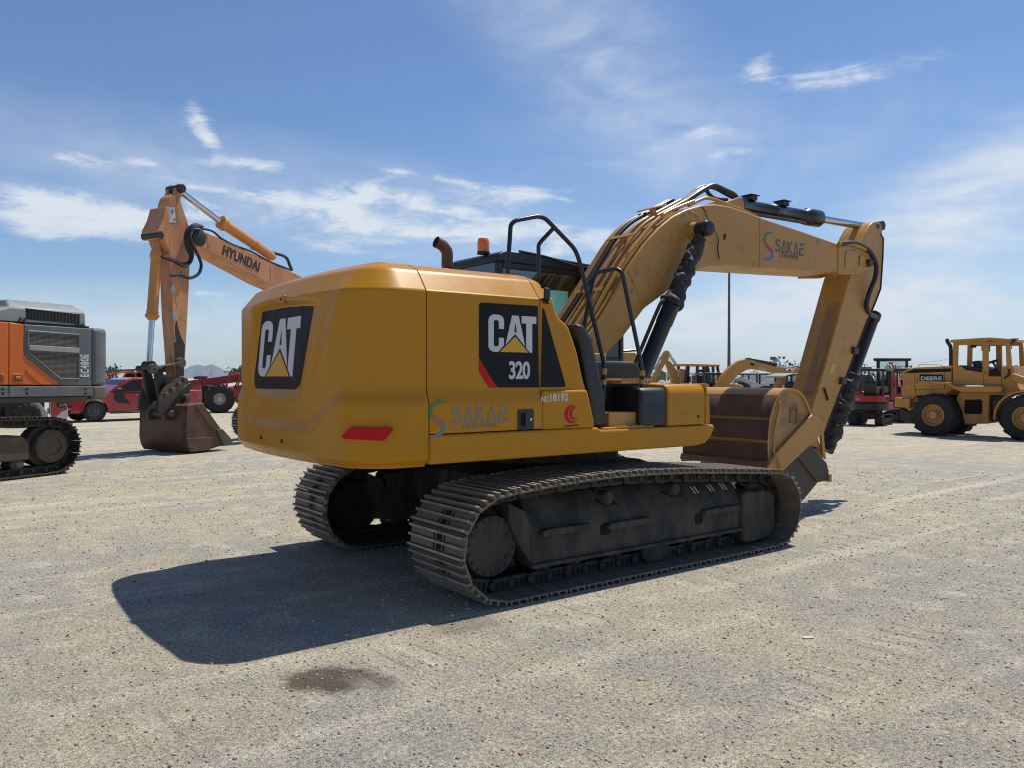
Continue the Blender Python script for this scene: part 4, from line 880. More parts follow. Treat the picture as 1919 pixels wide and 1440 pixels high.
    side = [(1607, 470), (1614, 455), (1622, 436), (1630, 421), (1637, 414.5), (1645, 413.5), (1651, 417.5), (1653.5, 426), (1654, 438), (1657, 446), (1654, 482), (1650, 540), (1640, 566), (1622, 608), (1600, 668), (1545, 812), (1531, 815), (1521, 790), (1519, 776), (1545, 690), (1590, 525)]
    sk = MB(); sk.prism([sp(u, v, ys) for u, v in side], -.20, .20); stick = sk.build('stick', YELD, EX, bevel=.016, smooth=30)
    # worn inner face and weld step
    a, b_ = sp(1588, 534, -.2), sp(1521, 772, -.2); w1 = MB()
    dv = Vector((b_[0] - a[0], 0, b_[1] - a[1])).normalized(); nv = Vector((-dv.z, 0, dv.x)); nv = nv if nv.x < 0 else -nv
    A, B = Vector((a[0], 0, a[1])) + nv * .002, Vector((b_[0], 0, b_[1])) + nv * .002
    w1.add([A + Vector((0, -.17, 0)), B + Vector((0, -.15, 0)), B + Vector((0, .0, 0)), A + Vector((0, .03, 0))], [(0, 1, 2, 3)])
    w1.build('scuffed_face', paint('scuffed_stick', (.34, .19, .07), .5, spec=.2, dirt=(.44, .34, .22), damt=.55, dscale=6, streak=5), stick)
    ed = MB().tube([(q[0], -.202, q[1]) for q in (sp(1650, 438, ys), sp(1655, 446, ys), sp(1654, 482, ys), sp(1650, 540, ys), sp(1640, 566, ys), sp(1622, 608, ys), sp(1548, 805, ys))], .014, 6); ed.build('edge_strip', BLK, stick)
    x, z = sp(1645, 423, -.2); MB().cyl((x, -.21, z), (x, .21, z), .04, 18).build('stick_pin', RUSTD, stick, bevel=.006)
    for u, v in ((1601, 656), (1578, 713)):
        x, z = sp(u, v, -.21); MB().box(x - .06, x + .06, -.25, -.19, z - .05, z + .05).build('pipe_bracket', RUSTD, stick, bevel=.012)
    x, z = sp(1548, 740, -.21); MB().beam((x - .05, -.206, z + .09), (x + .04, -.206, z - .08), .05, .02).build('side_bracket', RUSTD, stick, bevel=.006)
    lab = [sp(u, v, -.203) for u, v in ((1560, 679), (1568, 682), (1560, 700), (1552, 697))]; flat([lab], 'warning_label', paint('label_yellow', (.55, .45, .02), .5), stick, (0, -.203, 0), (1, 0, 0), (0, 0, 1), ext=.001)
    MB().tube(spline([P3(1575, 456, -.34), P3(1600, 455, -.34), P3(1622, 464, -.34), P3(1634, 476, -.34), P3(1642, 497, -.33), P3(1640, 520, -.32), P3(1630, 545, -.28), P3(1624, 570, -.24), P3(1629, 586, -.2), P3(1641, 593, -.12)], 8), .034, 12).build('stick_hose', HOSE, stick)
    MB().tube([P3(1572, 456, -.34), P3(1596, 455.5, -.34), P3(1608, 459, -.34), P3(1622, 465, -.34)], .03, 10).build('hose_end', YELP, stick)
    # bucket cylinder with cover
    a, b_, c = Vector(P3(1640, 585, 0)), Vector(P3(1590, 720, 0)), Vector(P3(1548, 845, 0)); off = Vector((.10, 0, .02))
    d = (b_ - a).normalized(); l = (b_ - a).length
    bc = MB().lathe([(.06, 0), (.10, .03), (.10, .12), (.088, .14), (.088, l)], a, d, 24).build('bucket_cylinder', BLKG, EX)
    rnd = random.Random(4); n = 80; l2 = (c - b_).length + .15; prof = []
    for i in range(n + 1):
        t = i / n; prof.append((.125 + .006 * math.sin(i * .9) - .05 * max(0, t - .75) * 3, l2 * t))
    rc = MB().lathe(prof, b_ - d * .15, (c - b_ + d * .15).normalized(), 36); rc.v = wrinkle(rc.v, b_, (c - b_).normalized(), .022, rnd); rc.build('rod_cover', CLOTH, bc, smooth=60)
    # bucket: curved shell with wear strips, side plates, reinforced lip
    yk = -.60
    shell = [(1521, 790), (1512, 764), (1503, 745), (1494, 734), (1482, 729), (1468, 728.5), (1457, 735), (1448, 750), (1440, 773), (1435, 800), (1433, 832), (1434, 862), (1432, 878)]
    q = [sp(u, v, yk) for u, v in shell]; th = .03
    inn = [(x + (.05 if i > 4 else 0.), z - .03 if i < 8 else z) for i, (x, z) in enumerate(q)]
    bk = MB()
    def offs(pl_, d):
        out = []
        for i, (x, z) in enumerate(pl_):
            a_, c_ = pl_[max(0, i - 1)], pl_[min(len(pl_) - 1, i + 1)]; dx, dz = c_[0] - a_[0], c_[1] - a_[1]; L_ = math.hypot(dx, dz); out.append((x - dz / L_ * d, z + dx / L_ * d))
        return out
    fine = spline([(x, 0, z) for x, z in q], 5); fine = [(p.x, p.z) for p in fine]; ins = offs(fine, .03)
    bk.prism(fine + ins[::-1], -.64, .64); bucket = bk.build('bucket', YELD, EX, smooth=40)
    ou = offs(fine, -.012); n0 = len(fine)
    def strip(i0, i1, m, nm, y0=-.645, y1=.645, t=.016):
        a_ = offs(fine, -t)[i0:i1]; b2 = fine[i0:i1]; MB().prism(a_ + b2[::-1], y0, y1).build(nm, m, bucket, smooth=40)
    strip(33, 43, RUST, 'wear_plate'); strip(43, 50, RUST, 'wear_plate', t=.005); strip(50, 57, RUST, 'wear_plate', t=.014)
    strip(56, 61, paint('rusty_lip', (.26, .14, .06), .5, dirt=(.10, .05, .03), damt=.6), 'bucket_lip', -.66, .66, .03)
    sp_poly = [sp(u, v, yk) for u, v in ((1434, 866), (1433, 832), (1435, 800), (1440, 773), (1448, 750), (1457, 735), (1468, 728.5), (1482, 729), (1494, 734), (1503, 745), (1512, 763), (1519, 777.5))]
    SIDE = paint('bucket_side_paint', (.44, .25, .075), .45, dirt=(.13, .055, .035), damt=.9, dscale=1.9, dlo=.40, spots=(.10, .045, .03), samt=.6, sscale=3.3)
    for y0, y1 in ((-.615, -.59), (.59, .615)): MB().prism(sp_poly, y0, y1).build('side_plate', SIDE, bucket)
    rim = [sp(u, v, yk) for u, v in ((1452, 752), (1455, 758), (1452, 775), (1447, 795), (1444, 820), (1444, 850))]
    rp = spline([(x, -.645, z) for x, z in rim], 5); MB().tube(rp, .014, 8).build('side_rim', YELD, bucket)
    lab = [sp(u, v, -.618) for u, v in ((1481, 767), (1493, 768), (1492, 794), (1480, 793))]; lb = [(x, -.618, z) for x, z in lab]; MB().tube(lb + [lb[0]], .006, 6).build('label_frame', RUST, bucket)
    bar = [sp(u, v, -.63) for u, v in ((1519, 777), (1535, 790), (1541, 802), (1539, 812), (1516, 834), (1466, 882), (1434, 882), (1436, 866))]
    for y0, y1 in ((-.655, -.617), (.617, .655)): MB().prism(bar, y0, y1).build('side_bar', YELD, bucket, bevel=.008)
    jaw = [sp(u, v, -.62) for u, v in ((1466, 882), (1516, 834), (1529, 845), (1549, 869), (1553, 884), (1549, 902), (1532, 905), (1520, 920), (1505, 938), (1488, 945), (1470, 930))]
    for y0, y1 in ((-.63, -.58), (.58, .63)): MB().prism(jaw, y0, y1).build('cutter_plate', RUSTD, bucket, bevel=.015)
    jf = [sp(u, v, -.62) for u, v in ((1549, 869), (1553, 884), (1549, 902), (1532, 905), (1520, 920), (1505, 938), (1488, 945))]; MB().prism(jf + [(x - .05, z + .04) for x, z in jf[::-1]], -.58, .58).build('cutter_floor', RUSTD, bucket)
    a_, b2 = sp(1492, 853, -.635), sp(1531, 903, -.635); MB().beam((a_[0], -.634, a_[1]), (b2[0], -.634, b2[1]), .03, .02).build('weld_rib', RUST, bucket)
    x, z = sp(1553, 896, -.62); MB().box(x - .03, x + .02, -.655, -.57, z - .05, z + .05).build('tooth_lug', YELD, bucket, bevel=.01)
    lk = [sp(u, v, -.3) for u, v in ((1538, 800), (1543, 803), (1549, 862), (1543, 858))]
    for y0, y1 in ((-.30, -.26), (.26, .30)): MB().prism(lk, y0, y1).build('bucket_link', YELD, EX, bevel=.01)
    x, z = sp(1527, 845, -.3); MB().cyl((x, -.33, z), (x, .33, z), .05, 18).build('link_pin', RUSTD, EX); ear = [sp(u, v, -.25) for u, v in ((1500, 830), (1530, 815), (1540, 850), (1530, 868), (1505, 865))]
    for y0, y1 in ((-.26, -.21), (.21, .26)): MB().prism(ear, y0, y1).build('bucket_ear', YELD, bucket, bevel=.01)
    hk = [P3(1441, 873, -.68), P3(1453, 858, -.68), P3(1457, 857, -.68), P3(1463, 879, -.68)]; MB().tube(bend(hk, 4, .03), .013, 8).build('lifting_shackle', YELP, bucket)
front_end()
# ================================================================== the other machines in the yard
def pp(fr, pts, y0, y1, name, mat, parent, yref=None, bevel=.01, smooth=35):
    """outline measured on the plane y=yref of the machine, built as a solid from y0 to y1"""
    yr = y0 if yref is None else yref
    return MB().prism(fr.poly(pts, yr), y0, y1).build(name, mat, parent, bevel=bevel, smooth=smooth)
def ln(fr, pts, y): return fr.line(pts, y)
def wheel(parent, x, y, z, r, w, rim_r, tyre_m, rim_m, side=-1, lug=False, spokes=0, name='wheel', nlug=20, hub=.0):
    """tyre with rounded shoulders (and lugs) plus a dished rim; side -1: outer face towards -y"""
    h = w / 2; prof = [(rim_r, -h * .8), (rim_r * 1.06, -h), (r * .90, -h * 1.02), (r * .975, -h * .85), (r, -h * .55), (r, h * .55), (r * .975, h * .85), (r * .90, h * 1.02), (rim_r * 1.06, h), (rim_r, h * .8)]
    ty = MB().lathe(prof, (x, y, z), (0, 1, 0), 44, cap=False)
    if lug:
        for k in range(nlug):
            for s in (-1, 1):
                a = 2 * math.pi * (k + (.5 if s > 0 else 0)) / nlug; c, sn = math.cos(a), math.sin(a); a2 = a + 2 * math.pi / nlug * .75
                p = Vector((x + r * .985 * c, y + s * h * 1.02, z + r * .985 * sn)); q = Vector((x + r * 1.01 * math.cos(a2), y + s * h * .06, z + r * 1.01 * math.sin(a2)))
                ty.beam(p, q, r * .085, r * .10, up=(c, 0, sn))
    o = ty.build('tyre' if parent.type == 'EMPTY' and name == 'tyre' else name, tyre_m, parent, smooth=30)
    rm = MB().lathe([(rim_r * 1.02, -h * .86), (rim_r * .93, -h * .86), (rim_r * .86, -h * .5), (rim_r * .80, -h * .35), (rim_r * .45, -h * (.35 - .0)), (rim_r * .42, -h * .5), (.0, -h * .52)], (x, y, z), (0, -side * 1., 0), 36, cap=False)
    ro = rm.build('rim', rim_m, o)
    if spokes:
        sp_ = MB(); yf = y + side * h * .62
        for k in range(spokes):
            a = 2 * math.pi * k / spokes; c, s_ = math.cos(a), math.sin(a)
            sp_.beam((x + rim_r * .15 * c, yf, z + rim_r * .15 * s_), (x + rim_r * .9 * c, yf, z + rim_r * .9 * s_), rim_r * .20, .02, up=(0, 1, 0))
        sp_.cyl((x, yf - .015, z), (x, yf + .015, z), rim_r * .22, 16); sp_.build('spokes', rim_m, ro)
    if hub:
        MB().cyl((x, y + side * h * .9, z), (x, y, z), hub, 20).build('hub', rim_m, ro, bevel=.01)
        b = MB()
        for k in range(10):
            a = 2 * math.pi * k / 10; p = (x + rim_r * .58 * math.cos(a), z + rim_r * .58 * math.sin(a)); b.cyl((p[0], y + side * h * .35, p[1]), (p[0], y + side * h * .42, p[1]), rim_r * .05, 6)
        b.split('wheel_nut', HOLE, ro)
    return o
def simple_crawler(root, x0, x1, yc, w, h, zs=0., mats=(LINK, UND), nl=None, top=0.):
    """crawler of a far machine: ribbed belt, side frame, end wheels"""
    r = h / 2; at, ln_ = track_path(x0 + r, r, x1 - r, r, r + .012, [(x0 + r + (x1 - x0 - 2 * r) * t, h + .012) for t in (.25, .5, .75)]); n = nl or int(ln_ / .14); b = MB()
    for i in range(n):
        a = at(i * ln_ / n); c = at((i + 1.04) * ln_ / n); dx, dz = c[0] - a[0], c[1] - a[1]; l = math.hypot(dx, dz); nx, nz = dz / l, -dx / l
        b.prism([(a[0], a[1]), (a[0] + dx * .55, a[1] + dz * .55), (a[0] + dx * .6 - nx * .02, a[1] + dz * .6 - nz * .02), (a[0] + dx * .85 - nx * .02, a[1] + dz * .85 - nz * .02), (c[0], c[1]), (c[0] + nx * .05, c[1] + nz * .05), (a[0] + nx * .05, a[1] + nz * .05)], yc - w / 2, yc + w / 2)
    t = b.build('crawler_track', mats[0], root, smooth=0)
    MB().prism([(x0 + r * 1.3, r * .55), (x1 - r * 1.3, r * .55), (x1 - r * 1.3, r * 1.3), (x0 + r * 1.3, r * 1.3)], yc - w * .35, yc + w * .35).build('track_frame', mats[1], root, bevel=.02)
    for x in (x0 + r, x1 - r): MB().lathe([(.03, -w * .42), (r * .62, -w * .40), (r * .70, -w * .2), (r * .70, w * .2), (r * .62, w * .40), (.03, w * .42)], (x, yc, r + .01), (0, 1, 0), 24).build('track_wheel', mats[1], root)
    for k in range(5):
        x = x0 + r * 1.3 + (x1 - x0 - 2.6 * r) * (k + .5) / 5; MB().cyl((x, yc - w * .42, r * .38), (x, yc + w * .42, r * .38), r * .26, 14).build('track_roller', mats[1], root)
    return t
ORG = paint('orange_paint', (.62, .125, .008), .4, dirt=(.45, .20, .09), damt=.35, dscale=3)
GRY = paint('weathered_grey_paint', (.115, .125, .125), .5, dirt=(.23, .23, .21), damt=.6, dscale=4, spots=(.20, .11, .06), samt=.4, sscale=3, streak=2)
GRYL = paint('pale_grey_paint', (.33, .34, .33), .5, dirt=(.20, .18, .15), damt=.5)
MUD = paint('muddy_steel', (.085, .062, .042), .7, dirt=(.20, .15, .10), damt=.6, dscale=4)
MUDT = paint('muddy_track_steel', (.040, .034, .029), .6, metal=.3, dirt=(.20, .17, .12), damt=.45, dscale=6)
def big_orange():
    F = Fr(130, 888, 66)
    T = thing('tracked_excavator', 'orange and grey excavator with mesh grille at the left edge', 'excavator', F.o, F.a)
    xs, zc, rs = -.25, .50, .475
    xi = xs - 4.4
    at, ln_ = track_path(xi, rs, xs, rs, zc, [(xi + .9, .99), (xi + 1.8, 1.03), (xs - 1.6, 1.03), (xs - .7, 1.0)])
    for yc in (.30, 2.55):
        make_track(T, yc, .60, 52, at, ln_, (MUDT, LINK, HOLE), sc=1.15, chain_y=.12, holes=False)
        MB().prism([(xi + .5, .30), (xs - .42, .30), (xs - .42, .62), (xs - .55, .72), (xi + .7, .80), (xi + .5, .7)], yc - .21, yc + .20).build('track_frame', MUD, T, bevel=.03)
        dr = MB().lathe([(.36, -.20), (.36, .02), (.30, .03), (.29, .19), (.26, .21), (.16, .22), (.16, .20), (.0, .20)], (xs, yc, zc), (0, -1, 0), 40, cap=False); dr.build('final_drive', MUD, T)
        for x in (xi, ): MB().lathe([(.1, -.2), (.38, -.1), (.38, .1), (.1, .2)], (x, yc, zc), (0, 1, 0), 30).build('idler_wheel', MUD, T)
        for k in range(8):
            x = xi + .6 + k * .46; MB().lathe([(.06, -.2), (.12, -.12), (.09, 0), (.12, .12), (.06, .2)], (x, yc, .24), (0, 1, 0), 18).build('track_roller', MUD, T)
    MB().box(-4.0, -.9, .8, 2.1, .45, 1.0).build('carbody', MUD, T, bevel=.05); MB().cyl((-2.4, 1.45, .9), (-2.4, 1.45, 1.3), .75, 36).build('swing_bearing', MUD, T)
    yb = .22
    b0 = F.s(0, 757, yb); zb = 1.30
    # body core, lower rail
    P = lambda pts, y=yb: F.poly(pts, y)
    e = -4.6
    x172 = F.s(171.7, 660, yb)[0]
    def ext(pts):                                            # stretch points at u=0 forward to the front of the machine
        out = []
        for (u, v) in pts:
            x, z = F.s(u, v, yb); out.append((e if u <= 0 else x, z))
        return out
    MB().box(e, x172 - .01, yb + .05, 2.85 - yb, 1.30, 2.66).build('body_core', HOLE, T)
    s0 = MB().prism(ext([(0, 724), (16.5, 724), (16.5, 742), (0, 742)]), yb - .02, yb + .3); 
    rail = MB().prism(ext([(0, 723.5), (174, 724), (174, 742.5), (0, 742.5)]), yb - .01, 2.6).build('lower_rail', GRY, T, bevel=.01)
    MB().prism([(F.s(16.5, 724, yb)[0] - .006, F.s(16, 724, yb)[1]), (F.s(16.5, 724, yb)[0] + .006, F.s(16, 724, yb)[1]), (F.s(16.5, 742, yb)[0] + .006, F.s(16, 742, yb)[1]), (F.s(16.5, 742, yb)[0] - .006, F.s(16, 742, yb)[1])], yb - .013, yb).build('rail_joint', HOLE, rail)
    bh = MB()
    for u in (4.5, 49.5, 159.5):
        for v in (730, 738): x, z = F.s(u, v, yb); bh.cyl((x, yb - .013, z), (x, yb, z), .022, 12)
    bh.split('bolt_hole', HOLE, rail)
    MB().prism(ext([(0, 743), (168, 743), (166, 753), (0, 757)]), yb + .03, 2.6).build('belly_pan', MUD, T, bevel=.02)
    # side panels
    o1 = MB().prism(ext([(0, 601), (16.2, 603), (16.2, 722), (0, 722)]), yb, yb + .06).build('side_door', ORG, T, bevel=.012)
    o2 = pp(F, [(17.2, 603), (44.6, 606.7), (45, 661), (49, 667), (116, 722), (17.2, 722)], yb, yb + .06, 'side_door', ORG, T, bevel=.012)
    pp(F, [(48, 690), (58, 700), (86, 721.5), (78, 721.5), (50, 697)], yb - .012, yb, 'door_ridge', ORG, o2, yref=yb, bevel=.006)
    for par, u0, u1 in ((o2, 24, 43.5), (o1, .4, 8)):
        fr_ = pp(F, [(u0, 699), (u1, 699.5), (u1, 715), (u0, 715)], yb - .012, yb, 'handle_frame', ORG, par, yref=yb, bevel=.006)
        pp(F, [(u0 + 2, 702), (u1 - 2, 702), (u1 - 2, 713), (u0 + 2, 713)], yb - .015, yb - .011, 'handle_pocket', MUD, fr_, yref=yb, bevel=0); pp(F, [(u0 + 4, 704), (u1 - 5, 704), (u1 - 5, 710), (u0 + 4, 710)], yb - .03, yb - .012, 'handle', ORG, fr_, yref=yb, bevel=.006)
    g = MB().prism(F.poly([(45.4, 606.7), (171.5, 615), (171.5, 723), (117, 723), (50, 667.5), (45.8, 661)], yb), yb - .004, yb + .06).build('engine_panel', GRY, T, bevel=.012)
    mesh_m, N, L, b = _nodes('grille_mesh'); b.inputs['Roughness'].default_value = .6
    tc = N.new('ShaderNodeTexCoord'); br = N.new('ShaderNodeTexBrick'); mp = N.new('ShaderNodeMapping'); L.new(tc.outputs['Object'], mp.inputs[0]); mp.inputs['Rotation'].default_value = (R(90), 0, 0)
    L.new(mp.outputs[0], br.inputs[0]); br.inputs['Scale'].default_value = 14; br.inputs['Mortar Size'].default_value = .026; br.inputs['Brick Width'].default_value = .62; br.inputs['Row Height'].default_value = .3
    br.inputs['Color1'].default_value = br.inputs['Color2'].default_value = (.012, .011, .010, 1); br.inputs['Mortar'].default_value = (.34, .28, .21, 1); L.new(br.outputs[0], b.inputs['Base Color'])
    for pts in ([(54, 623), (145, 629), (145, 650), (54, 646)], [(55, 658), (145, 662), (145, 706), (114, 706)]):
        gr = pp(F, pts, yb - .008, yb - .003, 'mesh_grille', mesh_m, g, yref=yb, bevel=0)
    fr1 = [(52, 619), (147.5, 626), (147.5, 708.5), (112, 708.5), (52, 659)]
    ol = F.line(fr1, yb - .008); MB().tube(ol + [ol[0]], .018, 6).build('grille_frame', GRY, g)
    pp(F, [(52.5, 645.5), (146.5, 651), (146.5, 660.5), (52.5, 655)], yb - .035, yb - .003, 'grille_bar', GRYL, g, yref=yb, bevel=.006)
    a, b2 = F.s(165.5, 706, yb), F.s(165.5, 661, yb); text('EC480E', .235, WHT, g, (a[0], yb - .007, a[1]), (0, 0, 1), (-1, 0, 0), bold=.022, wx=.52, spacing=1.08)
    a = F.s(165.5, 668.3, yb); text('L', .11, WHT, g, (a[0], yb - .007, a[1] + .02), (0, 0, 1), (-1, 0, 0), bold=.018, wx=.66)
    # counterweight
    zt = F.s(172.5, 613, yb)[1]; x0 = x172 + .008; x1 = F.s(203.3, 680, yb + .3)[0] - .19
    cwp = [(x0, yb - .02), (x1 - .20, yb - .02), (x1 - .07, yb + .03), (x1, yb + .22), (x1 + .22, 1.45), (x1, 2.65), (x1 - .2, 2.85), (x0, 2.85)]
    zm = F.s(190, 723, yb)[1]
    MB().prism(cwp, zm + .004, zt, 'z').build('counterweight', GRY, T, bevel=.07, seg=4)
    MB().prism(cwp, 1.28, zm, 'z', poly2=None).build('counterweight_base', paint('rusty_grey', (.13, .105, .08), .6, dirt=(.20, .11, .06), damt=.6), T, bevel=.05, seg=3)
    # hood with louvres
    hb = F.poly([(0, 601), (162.5, 612.5), (161.5, 588), (30, 573), (0, 591)], yb + .06); hx0 = F.s(2, 590, yb + .06)[0]; hx1 = F.s(162, 600, yb + .06)[0]; z0 = F.s(100, 608, yb + .06)[1]; z1 = F.s(100, 580.5, yb + .06)[1]; z2 = z1 + .14
    hd = MB(); ya, yb2 = yb + .06, yb + .26
    vs = [(hx0 - .6, ya, z0), (hx1, ya, z0), (hx1, 2.6, z0), (hx0 - .6, 2.6, z0), (hx0 + .14, ya, z1), (hx1 - .02, ya, z1), (hx1 - .02, 2.6, z1), (hx0 + .14, 2.6, z1), (hx0 + .22, yb2, z2), (hx1 - .12, yb2, z2), (hx1 - .12, 2.4, z2), (hx0 + .22, 2.4, z2)]
    hd.add(vs, [(0, 1, 5, 4), (1, 2, 6, 5), (2, 3, 7, 6), (3, 0, 4, 7), (4, 5, 9, 8), (5, 6, 10, 9), (6, 7, 11, 10), (7, 4, 8, 11), (8, 9, 10, 11), (3, 2, 1, 0)])
    hood = hd.build('engine_hood', paint('hood_grey', (.24, .25, .245), .5, dirt=(.32, .32, .30), damt=.5), T, bevel=.03, seg=3)
    sl = MB()
    for k in range(16):
        x, z = F.s(48.5 + k * 6.35, 576.5 + k * .68, ya); x2 = x + .055
        sl.prism([(x, z - .19), (x2, z - .19), (x2, z - .01), (x, z - .01)], ya - .004, ya + .03); sl.add([(x, ya - .006, z - .01), (x2, ya - .006, z - .01), (x2 - .02, ya + .07, z + .05), (x - .02, ya + .07, z + .05)], [(0, 1, 2, 3)])
    sl.split('louvre_slot', HOLE, hood)
    kn = MB()
    for u, v in ((34, 598), (42, 599), (143, 608), (150, 609)):
        x, z = F.s(u, v, ya); kn.tube([(x, ya - .02, z - .03), (x + .02, ya - .05, z + .03)], .02, 8)
    kn.split('hood_catch', BLK, hood)
    # cab, boom stub ahead of the frame
    MB().box(-4.5, -2.9, 1.75, 2.85, 1.3, 3.25).build('cab', CABM, T, bevel=.05); MB().prism([(-4.2, 1.6), (-3.6, 2.2), (-6.5, 5.2), (-9.5, 4.2), (-9.4, 3.7), (-6.6, 4.4)], 1.05, 1.7).build('boom', ORG, T, bevel=.03)
big_orange()

HO = paint('faded_orange_paint', (.60, .27, .115), .45, dirt=(.30, .14, .065), damt=.6, dlo=.44, dscale=2.2, streak=2, spots=(.055, .035, .025), samt=.6, sscale=9, col2=(.55, .24, .10))
HO2 = paint('orange_cylinder_paint', (.66, .27, .07), .38, dirt=(.40, .18, .08), damt=.35)
BKT = paint('worn_brown_bucket', (.12, .055, .032), .5, metal=.15, dirt=(.045, .028, .020), damt=.6, dscale=2.2, spots=(.20, .085, .03), samt=.5, sscale=3, bump=.2, bscale=12)
GRS = paint('greasy_black_steel', (.022, .018, .015), .5, dirt=(.06, .045, .03), damt=.5)
COUP = paint('worn_coupler_steel', (.125, .095, .068), .55, metal=.25, dirt=(.05, .035, .025), damt=.6, dscale=6, bump=.2)
def far_orange():
    F = Fr(300, 850, 242)
    T = thing('tracked_excavator', 'faded orange excavator at left, stick hanging down with rusty bucket on the ground', 'excavator', F.o, F.a)
    yn = .18; L3 = lambda u, v, y: (lambda q: (q[0], y, q[1]))(F.s(u, v, y))
    side = [(316, 440), (314.5, 400), (315, 380), (320, 368), (326, 362), (331, 362), (337, 368), (346, 396), (354, 420), (357.5, 456), (355.5, 515), (351.5, 600), (348, 665), (344, 704), (331, 708), (327, 650), (322.5, 590), (318.5, 500)]
    st = MB().prism(F.poly(side, yn), -yn, yn).build('stick', HO, T, bevel=.025)
    ear = [(318, 392), (321, 372), (327, 352), (333, 343), (339, 346), (341, 357), (338, 370)]
    for y0, y1 in ((-.16, -.09), (.09, .16)): MB().prism(F.poly(ear, .12), y0, y1).build('stick_ear', HO, st, bevel=.012)
    ear2 = [(317, 388), (312, 386), (305, 410), (296, 428), (294.5, 440), (299, 447), (308, 446), (317, 470)]
    MB().prism(F.poly(ear2, .27), -.27, .27).build('stick_ear', HO, st, bevel=.012)
    x, z = F.s(334, 353, .12); MB().lathe([(.0, 0), (.085, 0), (.10, .02), (.10, .10), (.085, .12), (.0, .12)], (x, .16, z), (0, 1, 0), 24, cap=False).build('pin_cap', GRS, st); MB().cyl((x, -.2, z), (x, .2, z), .09, 20).build('top_pin', GRS, st)
    x, z = F.s(301, 439, .27); MB().cyl((x, -.275, z), (x, .275, z), .09, 22).build('cylinder_pin', GRS, st, bevel=.01)
    lb = F.poly([(315.6, 387), (327.5, 387.5), (328.5, 416), (317, 416)], yn); o = F.s(316, 416, yn + .004)
    flat([[(-x_, z_) for x_, z_ in lb]], 'warning_label', WHT, st, (0, yn + .003, 0), (-1, 0, 0), (0, 0, 1), ext=.002)
    tri = F.s(322, 396, yn); mk = MB(); q = [Vector((tri[0] + .045 * math.cos(a), yn + .007, tri[1] + .045 * math.sin(a))) for a in (R(90), R(210), R(330))]; mk.tube(q + [q[0]], .005, 6); mk.beam((tri[0] - .012, yn + .007, tri[1] - .015), (tri[0] + .012, yn + .007, tri[1] + .02), .01, .004); mk.build('label_pictogram', HOLE, st)
    t2 = F.s(324, 409, yn); MB().beam((t2[0] - .05, yn + .006, t2[1] - .02), (t2[0] + .01, yn + .006, t2[1] - .005), .012, .004).beam((t2[0] - .045, yn + .006, t2[1] - .04), (t2[0] - .045, yn + .006, t2[1] + .03), .014, .004).build('label_pictogram', HOLE, st)
    flat([[(-x_, z_) for x_, z_ in F.poly([(329, 388), (334, 389), (339, 418), (333, 420)], yn)]], 'torn_label', paint('torn_label', (.36, .26, .10), .6, dirt=(.2, .13, .05), damt=.8, dscale=12), st, (0, yn + .003, 0), (-1, 0, 0), (0, 0, 1), ext=.002)
    pp(F, [(331, 600), (333, 612), (338, 628), (346, 645), (344, 704), (331, 708), (327, 650), (325, 615)], yn + .002, yn + .010, 'grease_stain', paint('grease', (.03, .022, .016), .6, dirt=(.10, .06, .035), damt=.6), st, yref=yn, bevel=0)
    MB().tube(ln(F, [(322, 515), (324, 600), (327, 640)], yn + .03), .022, 8).build('grease_pipe', HO, st)
    for u, v in ((321.5, 541), (326, 592)): x, z = F.s(u, v, yn + .03); MB().box(x - .06, x + .06, yn, yn + .06, z - .08, z + .08).build('pipe_clamp', GRYL, st, bevel=.008)
    # bucket cylinder
    a, b_, c = Vector(L3(293, 474, .0)), Vector(L3(285, 592, .0)), Vector(L3(279, 684, .0)); d = (b_ - a).normalized(); l = (b_ - a).length
    cy = MB().lathe([(.08, -.35), (.10, -.28), (.09, -.1), (.125, -.02), (.135, .05), (.135, .10), (.118, .12), (.112, .16), (.118, l * .9), (.13, l * .93), (.12, l * .97), (.15, l - .04), (.15, l), (.09, l + .08)], a, d, 28).build('bucket_cylinder', HO2, T)
    MB().cyl(b_, c, .062, 20).build('cylinder_rod', CHROME, cy); MB().cyl((c.x, -.13, c.z), (c.x, .13, c.z), .10, 20).build('rod_eye', GRS, cy)
    # linkage
    for y in (-.34, .34):
        p, q = Vector(L3(287, 690, y)), Vector(L3(338, 679, y)); MB().beam(p, q, .06, .16, up=(0, 1, 0)).cyl(p - Vector((0, .05, 0)), p + Vector((0, .05, 0)), .11, 18).cyl(q - Vector((0, .05, 0)), q + Vector((0, .05, 0)), .12, 18).build('idler_link', COUP, T, bevel=.008)
    p = L3(287, 690, 0); MB().cyl((p[0], -.5, p[2]), (p[0], .5, p[2]), .075, 18).build('link_pin', GRS, T)
    for y in (-.24, .14): pp(F, [(277, 686), (290, 686), (303, 738), (306, 752), (288, 756), (283, 735)], y, y + .10, 'bucket_link', GRS, T, yref=0, bevel=.02)
    # coupler
    cp = [(298, 756), (300, 742), (308, 726), (321, 712), (334, 704), (344, 704), (350, 712), (346, 726), (334, 742), (320, 762), (306, 776), (298, 770)]
    for y0, y1 in ((-.36, -.30), (.30, .36)): MB().prism(F.poly(cp, .36), y0, y1).build('coupler_plate', COUP, T, bevel=.012)
    for u, v in ((310, 741), (322, 731), (334, 719), (345, 711)): x, z = F.s(u, v, .36); MB().cyl((x, .34, z), (x, .43, z), .055, 14).build('coupler_pin', COUP, T, bevel=.01)
    pp(F, [(304, 775), (312, 740), (340, 715), (344, 725), (326, 760), (316, 786)], -.30, .30, 'coupler_body', GRS, T, yref=0, bevel=.02)
